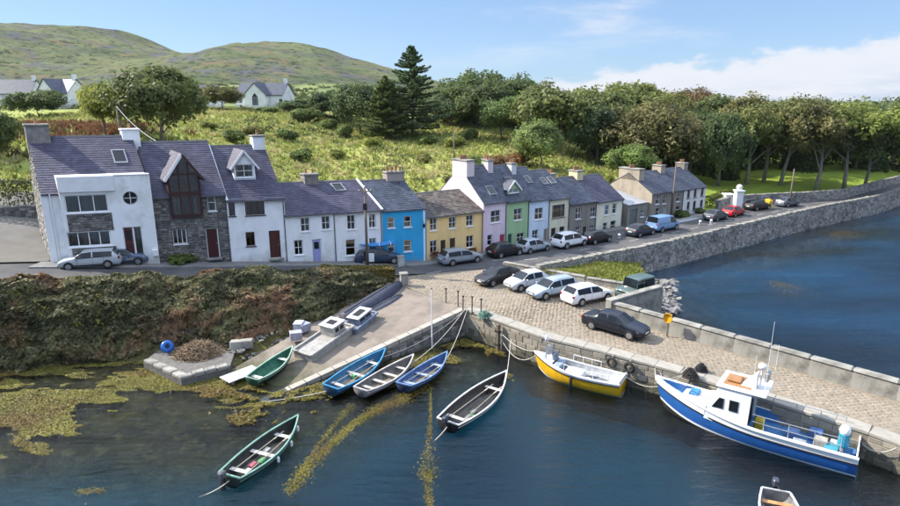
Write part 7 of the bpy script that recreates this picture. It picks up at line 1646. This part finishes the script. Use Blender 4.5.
p = P2(670, 217); t = thing('orange_sign', 'orange diamond road sign on a stand by the blue van', 'sign', p, R(20)); m_ = MB(); m_.bar((0, 0, 0), (0, 0, .5), .05); m_.bar((-.35, 0, .02), (.35, 0, .02), .05); m_.build('stand', STEEL, t); m_ = MB(); m_.add([(0, -.03, .35), (.5, -.03, .85), (0, -.03, 1.35), (-.5, -.03, .85), (0, .01, .35), (.5, .01, .85), (0, .01, 1.35), (-.5, .01, .85)], [(0, 1, 2, 3), (7, 6, 5, 4), (0, 4, 5, 1), (1, 5, 6, 2), (2, 6, 7, 3), (3, 7, 4, 0)]); o = m_.build('panel', WORN, t); o.color = (.75, .17, .04, 1)
for px, py, lab in ((619, 239, 'small white bollard at the kerb left of the dark blue car'), (700, 225, 'small white bollard at the kerb before the dark grey car'), (711, 224, 'small white bollard nearest the dark grey car')):
    p = P2(px, py); t = thing('bollard', lab, 'bollard', p, 0, 'white kerb bollards'); m_ = MB(); m_.lathe([(.16, 0), (.16, .5), (.13, .58), (0, .6)], 10); m_.build('post', WHITE, t, smooth=True); m_ = MB(); m_.lathe([(.165, .3), (.165, .4)], 10, caps=False); m_.build('band', TRIM, t)
# low garden wall and planting before the far row
pwall('garden_front_wall', 'low white wall of the garden before the far row', (28.3, 73.9), (33.6, 77.6), 2.3, 2.95, .3, LIME, .08)
# kerbside white box by the kayak car, lamp on blue house corner
p = P2(401, 266.5); t = thing('utility_box', 'small pale utility cabinet standing right of the kayak car', 'box', p, R(22)); m_ = MB(); m_.bbox(-.3, .3, -.2, .2, 0, .95, .03); o = m_.build('body', WORN, t); o.color = (.5, .5, .48, 1); m_ = MB(); m_.bbox(-.34, .34, -.24, .24, .954, 1.02, .02); m_.build('lid', CONC, t)
t = thing('wall_lantern', 'black bracket lantern on the corner of the blue house', 'lantern', (-2.55, 55.0, 6.3), R(22)); m_ = MB(); m_.tube([(0, .25, .3), (0, -.1, .35), (0, -.35, .2)], .025, 5); m_.build('bracket', TRIM, t); m_ = MB(); m_.lathe([(.05, -.28), (.15, .02), (.17, .06), (.03, .18)], 6, (0, -.35, .02)); m_.build('lamp_head', TRIM, t)
# ---- the quay's edge
def onquay(px, py):
    z = ZQ
    for _ in range(5): p = at(px, py, z); z = zq(p.x, p.y)
    p.z = z; return p
p = onquay(667, 336); t = thing('lifebuoy_stand', 'yellow lifebuoy housing on a post against the parapet', 'lifebuoy', p, R(-44)); t.scale = (.82, .82, .9); m_ = MB(); m_.bar((0, 0, -.02), (0, 0, 1.3), .1); m_.build('post', DARKWOOD, t)
m_ = MB(); m_.lathe([(.36, -.09), (.36, .07), (.3, .1), (.2, .1), (.14, .06)], 18, (0, -.16, 1.45), 'y', caps=False); m_.lathe([(0, .0), (.36, .0)], 18, (0, -.09, 1.45), 'y', caps=False); o = m_.build('housing', WORN, t, smooth=False); o.color = (.85, .45, .02, 1)
m_ = MB(); m_.bbox(-.3, .3, -.08, -.02, 1.15, 1.75, .02); o = m_.build('back_board', WORN, t); o.color = (.85, .50, .05, 1)
inner_dir = Vector((.7, -.7, 0))
for px, py, lab in ((617, 359, 'black tyre fender hung on the quay wall, left of the pair'), (632, 363, 'black tyre fender hung on the quay wall, right of the pair')):
    q = at(px, py, 1.75); a_ = min(((Vector((x0, y0)).lerp(Vector((x1, y1)), k / 20)) for (x0, y0), (x1, y1) in zip(QUAYLINE[:-1], QUAYLINE[1:]) for k in range(21)), key=lambda v: (v - Vector((q.x + .5, q.y + .5))).length)
    t = thing('tyre_fender', lab, 'tyre', (a_.x - .17, a_.y - .17, zq(a_.x, a_.y) - .5), R(-43), 'tyre fenders'); m_ = MB(); rows_ = []
    for k in range(18):
        a = 2 * math.pi * k / 18; rows_.append([((.27 + .10 * math.cos(b)) * math.cos(a), .09 * math.sin(b), (.27 + .10 * math.cos(b)) * math.sin(a)) for b in np.arange(8) * math.pi / 4])
    m_.grid(rows_ + [rows_[0]], closed=True); m_.build('tyre', BLACK, t, smooth=True); m_ = MB(); m_.tube([(0, .02, .3), (0, .15, .55)], .02, 5); m_.build('lanyard', ROPE, t)
# net heap and coiled gear at the edge
def heap(name, label, p, r, h, col1, col2, n_=500, leaf=.12, cat='net heap'):
    t = thing(name, label, cat, p); m_ = MB(); rows_ = [[(r * f * math.cos(a) * (1 + .18 * math.sin(3 * a + f * 9)), r * f * math.sin(a) * (1 + .15 * math.cos(2 * a)), h * (1 - f ** 1.7) + .05 * math.sin(a * 5 + f * 20)) for a in np.arange(14) * 2 * math.pi / 14] for f in (.02, .3, .55, .8, 1)]
    MM = M(name + '_mesh_' + str(len(MATS)), col1, col2, scale=9, rough=.9, tone=.3); m_.grid(rows_, closed=True, flip=True); m_.build('core', MM, t, smooth=True)
    a = nr.random(n_) * 6.28; f = np.sqrt(nr.random(n_)); P = np.stack([r * f * np.cos(a), r * f * np.sin(a), h * (1 - f ** 1.7) + nr.random(n_) * .08], 1); soup('strands', leaf_quads(P, np.tile([0, 0, 1.], (n_, 1)), leaf, .12), 4, MM, t, kind='stuff'); return t
heap('net_heap', 'dark net heap at the quay edge ahead of the blue boat', onquay(690, 377), .45, .5, (.03, .03, .03), (.07, .06, .06), cat='nets')
heap('net_heap', 'small dark bag of gear on the cobbles behind the net heap', onquay(701, 371), .34, .42, (.02, .02, .024), (.05, .05, .055), cat='nets')
# posts at the slip corner and the ladder baulk
for k, (px, py, hgt) in enumerate(((446, 302, 1.0), (458, 306, 1.1), (463, 310, 1.0), (472, 312, 1.1), (481, 313, 1.0))):
    p = at(px, py, ZQ); t = thing('mooring_post', ['rusty post on the slip edge, first from the left', 'rusty post on the slip edge, second from the left', 'rusty corner post with rope where slip meets quay', 'rusty post right of the corner post', 'rusty post at the quay edge, rightmost of the five'][k], 'post', p, 0, 'mooring posts'); m_ = MB(); m_.tube([(0, 0, -.1), (0, 0, hgt)], .05, 7); m_.build('shaft', DARKWOOD, t); m_ = MB(); m_.lathe([(.05, 0), (.09, .03), (.09, .09), (0, .12)], 8, (0, 0, hgt)); m_.build('cap', TRIM, t)
a_ = Vector((3.55, 39.5)); t = thing('timber_fender', 'upright dark timber baulk fixed to the quay wall', 'baulk', (3.38, 39.3, 0), R(-45)); m_ = MB(); m_.bbox(-.12, .12, -.14, .1, -.4, 2.45, .02); m_.build('baulk', DARKWOOD, t); m_ = MB(); m_.box(-.2, .2, -.16, .05, 1.9, 2.0); m_.build('iron_strap', TRIM, t); m_ = MB(); m_.box(-.2, .2, -.16, .05, .9, 1.0); m_.build('iron_strap', TRIM, t)
heap('rope_tangle', 'green rope tangle draped over the quay lip', Vector((2.5, 40.7, 2.5)), .5, .35, (.08, .22, .17), (.2, .26, .2), 400, .16, 'rope')
# white mast pole standing in the water by the beached boats
p = at(432, 350, WL); t = thing('mooring_pole', 'slim white pole standing upright beside the beached boats', 'pole', (p.x, p.y, WL - .6)); m_ = MB(); m_.tube([(0, 0, 0), (0, 0, 5.1)], [.05, .03], 7); m_.build('shaft', WHITE, t); m_ = MB(); m_.lathe([(.0, .1), (.05, .06), (.05, 0)], 7, (0, 0, 5.1)); m_.build('tip', TRIM, t)
# ropes
def sagrope(label, a, b, sag, r=.024): return cable('mooring_rope', label, a, b, sag, r, ROPE, 'rope', group='mooring ropes')
C0 = Vector((1.3, 41.9, 2.75)); Q1 = Vector((2.7, 40.6, 2.7)); MW = yb.matrix_world if False else None
def wp(t, v): return Matrix.Translation(t.location) @ Matrix.Rotation(t.rotation_euler.z, 4, 'Z') @ Vector(v)
bowY = wp(yb, (2.95, 0, 1.65)); sternY = wp(yb, (-2.6, -.7, 1.15)); bowT = wp(tb, (5.0, 0, 2.3)); sternT = wp(tb, (-4.5, -1.0, 1.55))
sagrope('pale rope from the quay corner to the yellow boat bow, upper one', Q1, bowY, .7); sagrope('pale rope from the quay corner to the yellow boat bow, lower one', Q1 + Vector((.3, -.3, -.1)), bowY + Vector((0, 0, -.3)), 1.4)
sagrope('rope slanting from the quay corner to the navy beached boat', C0, at(446, 360, .95), .3); sagrope('rope slanting from the quay corner to the blue beached boat', C0, at(383, 357, 1.0), .5); sagrope('rope slanting from the quay corner to the grey beached boat', C0 + Vector((-.2, -.2, 0)), at(412, 363, .95), .4)
sagrope('long rope from the harbour middle boat to the quay foot', at(506, 380, 1.1), Vector((4.2, 38.6, 1.6)), .25)
sagrope('stern rope of the harbour middle boat running into the water', at(447, 427, 1.0), at(434, 441, WL - .05), .05); sagrope('stern rope of the green rimmed boat running into the water', at(229, 481, .9), at(199, 497, WL - .05), .1)
sagrope('rope from the yellow boat stern to the net heap', sternY, onquay(688, 376) + Vector((0, 0, .3)), .9); sagrope('rope from the blue boat bow to the net heap', bowT, onquay(688, 376) + Vector((0, 0, .25)), .2); sagrope('second rope from the blue boat bow along the quay', bowT, onquay(655, 364), .5)
sagrope('stern rope of the blue boat led to the quay', sternT, onquay(897, 446) + Vector((0, 0, -.1)), .5)
sagrope('rope lying from the blue beached boat along the slip edge', at(335, 389, .9), at(262, 402, .5), .1)
# landing clutter
p = at(168, 352, 1.0); t = thing('blue_buoy', 'round blue plastic buoy lying on the stone landing', 'buoy', (p.x, p.y, 1.4)); t.scale = (.85,) * 3; t.rotation_euler = (R(60), R(10), R(20)); m_ = MB(); m_.lathe([(.12, -.2), (.38, -.17), (.5, -.05), (.5, .06), (.4, .17), (.16, .2), (.14, .05)], 18); o = m_.build('float', GLOSS, t, smooth=True, recalc=True); o.color = (.01, .11, .42, 1); m_ = MB(); m_.lathe([(.17, .19), (.17, .24), (.1, .24), (.1, .19)], 12, caps=False); m_.build('eye', TRIM, t)
heap('brushwood_heap', 'heap of brown dead brushwood on the stone landing', Vector((at(200, 352, .9).x, at(200, 352, .9).y, .85)), 1.7, .65, (.17, .115, .07), (.26, .19, .12), 1600, .28, 'brushwood')
p = at(242, 348, .9); t = thing('concrete_block', 'pale concrete block tipped among the rubble', 'block', (p.x, p.y, .85), R(12)); t.rotation_euler.x = R(-8); m_ = MB(); m_.bbox(-.75, .75, -.4, .4, 0, .62, .05); m_.build('block', CONC_PALE, t)
p = at(219, 349, 1.0); t = thing('broken_slab', 'grey broken slab leaning right of the brushwood', 'slab', (p.x, p.y, .8), R(-30)); t.rotation_euler.y = R(28); m_ = MB(); m_.bbox(-.6, .6, -.45, .45, 0, .16, .03); m_.build('slab', CONC, t)
for k, (px, py, c_) in enumerate(((296, 338, (.34, .33, .40)), (304, 331, (.28, .30, .40)), (299, 331, (.45, .46, .50)))):
    p = at(px, py, 1.5); t = thing('plastic_crate', ['lilac grey crate on the bank left of the work punt', 'bluish crate stacked behind the lilac one', 'pale crate between the two by the hedge foot'][k], 'crate', (p.x, p.y, 1.42 + .1 * k), R(20 + k * 35)); m_ = MB()
    m_.box(-.4, .4, -.3, .3, 0, .05); [m_.box(*q) for q in ((-.4, .4, -.3, -.26, .05, .5), (-.4, .4, .26, .3, .05, .5), (-.4, -.36, -.26, .26, .05, .5), (.36, .4, -.26, .26, .05, .5))]; o = m_.build('tub', WORN, t); o.color = (*c_, 1); m_ = MB(); m_.bbox(-.42, .42, -.32, .32, .504, .56, .015); o = m_.build('lid', WORN, t); o.color = (*[v * 1.2 for v in c_], 1)
# gate post where the hedge ends
p = at(404, 285, ZQ); t = thing('stone_gate_post', 'square stone post at the hedge end by the quay', 'post', (p.x, p.y, 2.4), R(15)); m_ = MB(); m_.bbox(-.3, .3, -.3, .3, 0, 1.15, .04); m_.build('shaft', CONC_PALE, t); m_ = MB(); m_.bbox(-.36, .36, -.36, .36, 1.154, 1.28, .04); m_.build('cap', COPE, t)
# ---- seaweed
def weed(name, label, pts, col, size, flat=.06, mat=None):
    P = np.asarray(pts, float); n_ = len(P); P[:, 2] += nr.random(n_) * flat; V = leaf_quads(P, np.tile([0, 0, 1.6], (n_, 1)), size, .5); o = soup(name, V, 4, mat, kind='stuff'); o.color = (*col, 1); return tag(o, label, 'seaweed')
WEED = leafmat('seaweed_blade', (.085, .075, .022), (.30, .27, .075), (.16, .11, .04), trans=.15)
n_ = 380000; x = -46 + nr.random(n_) * 36; yw = ipl(SHORE_L, x); d = nr.random(n_) ** 1.15 * 12.5; y = yw - d + .3
w_ = np.interp(x, [-22, -15, -10], [11.5, 6.5, 2.2]); k = (fbm(x * .55 + y * .3, y * 1.6, 3.2, 71, 5) + .42 * (fbm(x * .5, y * 1.3, .8, 75, 3) - .5) > .475 + .30 * (d / w_) ** 3) & (d < w_ * 1.3)
tag_ = weed('shore_weed', 'yellow brown mat of floating seaweed in the shallows below the hedge', np.stack([x[k], y[k], np.full(k.sum(), WL - .025)], 1), (.95, .95, .68), .055, .05, WEED)
n_ = 50000; x = -14 + nr.random(n_) * 18; d = nr.random(n_) * 4.0; ys = np.interp(x, [-14, -11, 1.1, 4], [33.6, 31.9, 41.2, 38.5]); y = ys - d; k = (fbm(x, y, 1.5, 81, 4) + .4 * (fbm(x, y, .5, 85, 3) - .5) > .47 + d * .05) & (y > 29)
weed('slip_weed', 'olive seaweed fringe at the foot of the slipway and quay corner', np.stack([x[k], y[k], WL + .03 - d[k] * .02], 1), (.75, .7, .55), .08, .10, WEED)
def weedline(label, pix, spread, n_):
    out = []
    for a, b in zip(pix[:-1], pix[1:]):
        for _ in range(int(n_ * 1.9)):
            f = rng.random(); q = at(a[0] + (b[0] - a[0]) * f, a[1] + (b[1] - a[1]) * f, WL + .0); s = spread * (a[2] + (b[2] - a[2]) * f)
            out.append((q.x + rng.gauss(0, s), q.y + rng.gauss(0, s), WL - .015))
    return weed('drifting_weed', label, out, (.85, .8, .5), .045, .05, WEED)
weedline('yellow seaweed strung along sunken ropes left of centre', [(425, 385, .9), (400, 400, 1.1), (372, 412, .7), (352, 425, .5), (330, 445, .6), (306, 468, .9), (290, 492, .6)], .30, 520)
weedline('second thin strand of yellow weed beside the first', [(352, 405, .6), (335, 425, .25), (318, 445, .25), (296, 480, .2)], .35, 160)
weedline('column of yellow weed around a sunken rope in the middle', [(431, 388, .15), (430, 430, .2), (427, 470, .9), (428, 480, .5), (430, 508, .35)], .30, 230)
weedline('small patch of floating weed at the bottom left', [(78, 492, .4), (103, 491, .4)], .3, 120)
weedline('dark weed showing in the lough near the rocks', [(690, 268, 1), (760, 250, 1.2), (830, 235, 1), (850, 232, .6)], 1.4, 900).color = (.6, .48, .4, 1)
weedline('floating weed islets out in the lough', [(770, 282, .8), (795, 288, .8)], .8, 300).color = (.9, .7, .5, 1)

# ------------------------------------------------------------------ the thin sea air that pales the hills
hm, hn, hl, hb_ = nodes('sea_air'); hn.remove(hb_); pv = hn.new('ShaderNodeVolumePrincipled')
pv.inputs['Color'].default_value = (.86, .92, 1, 1); pv.inputs['Density'].default_value = .00004; pv.inputs['Anisotropy'].default_value = .2
hl.new(pv.outputs[0], hn['Material Output'].inputs['Volume'])
mb = MB(); mb.box(-1700, 1800, -1100, 1900, -40, 175); hz = mb.build('haze', hm, kind='stuff'); tag(hz, 'faint pale sea haze lying over the hills and lough', 'haze')
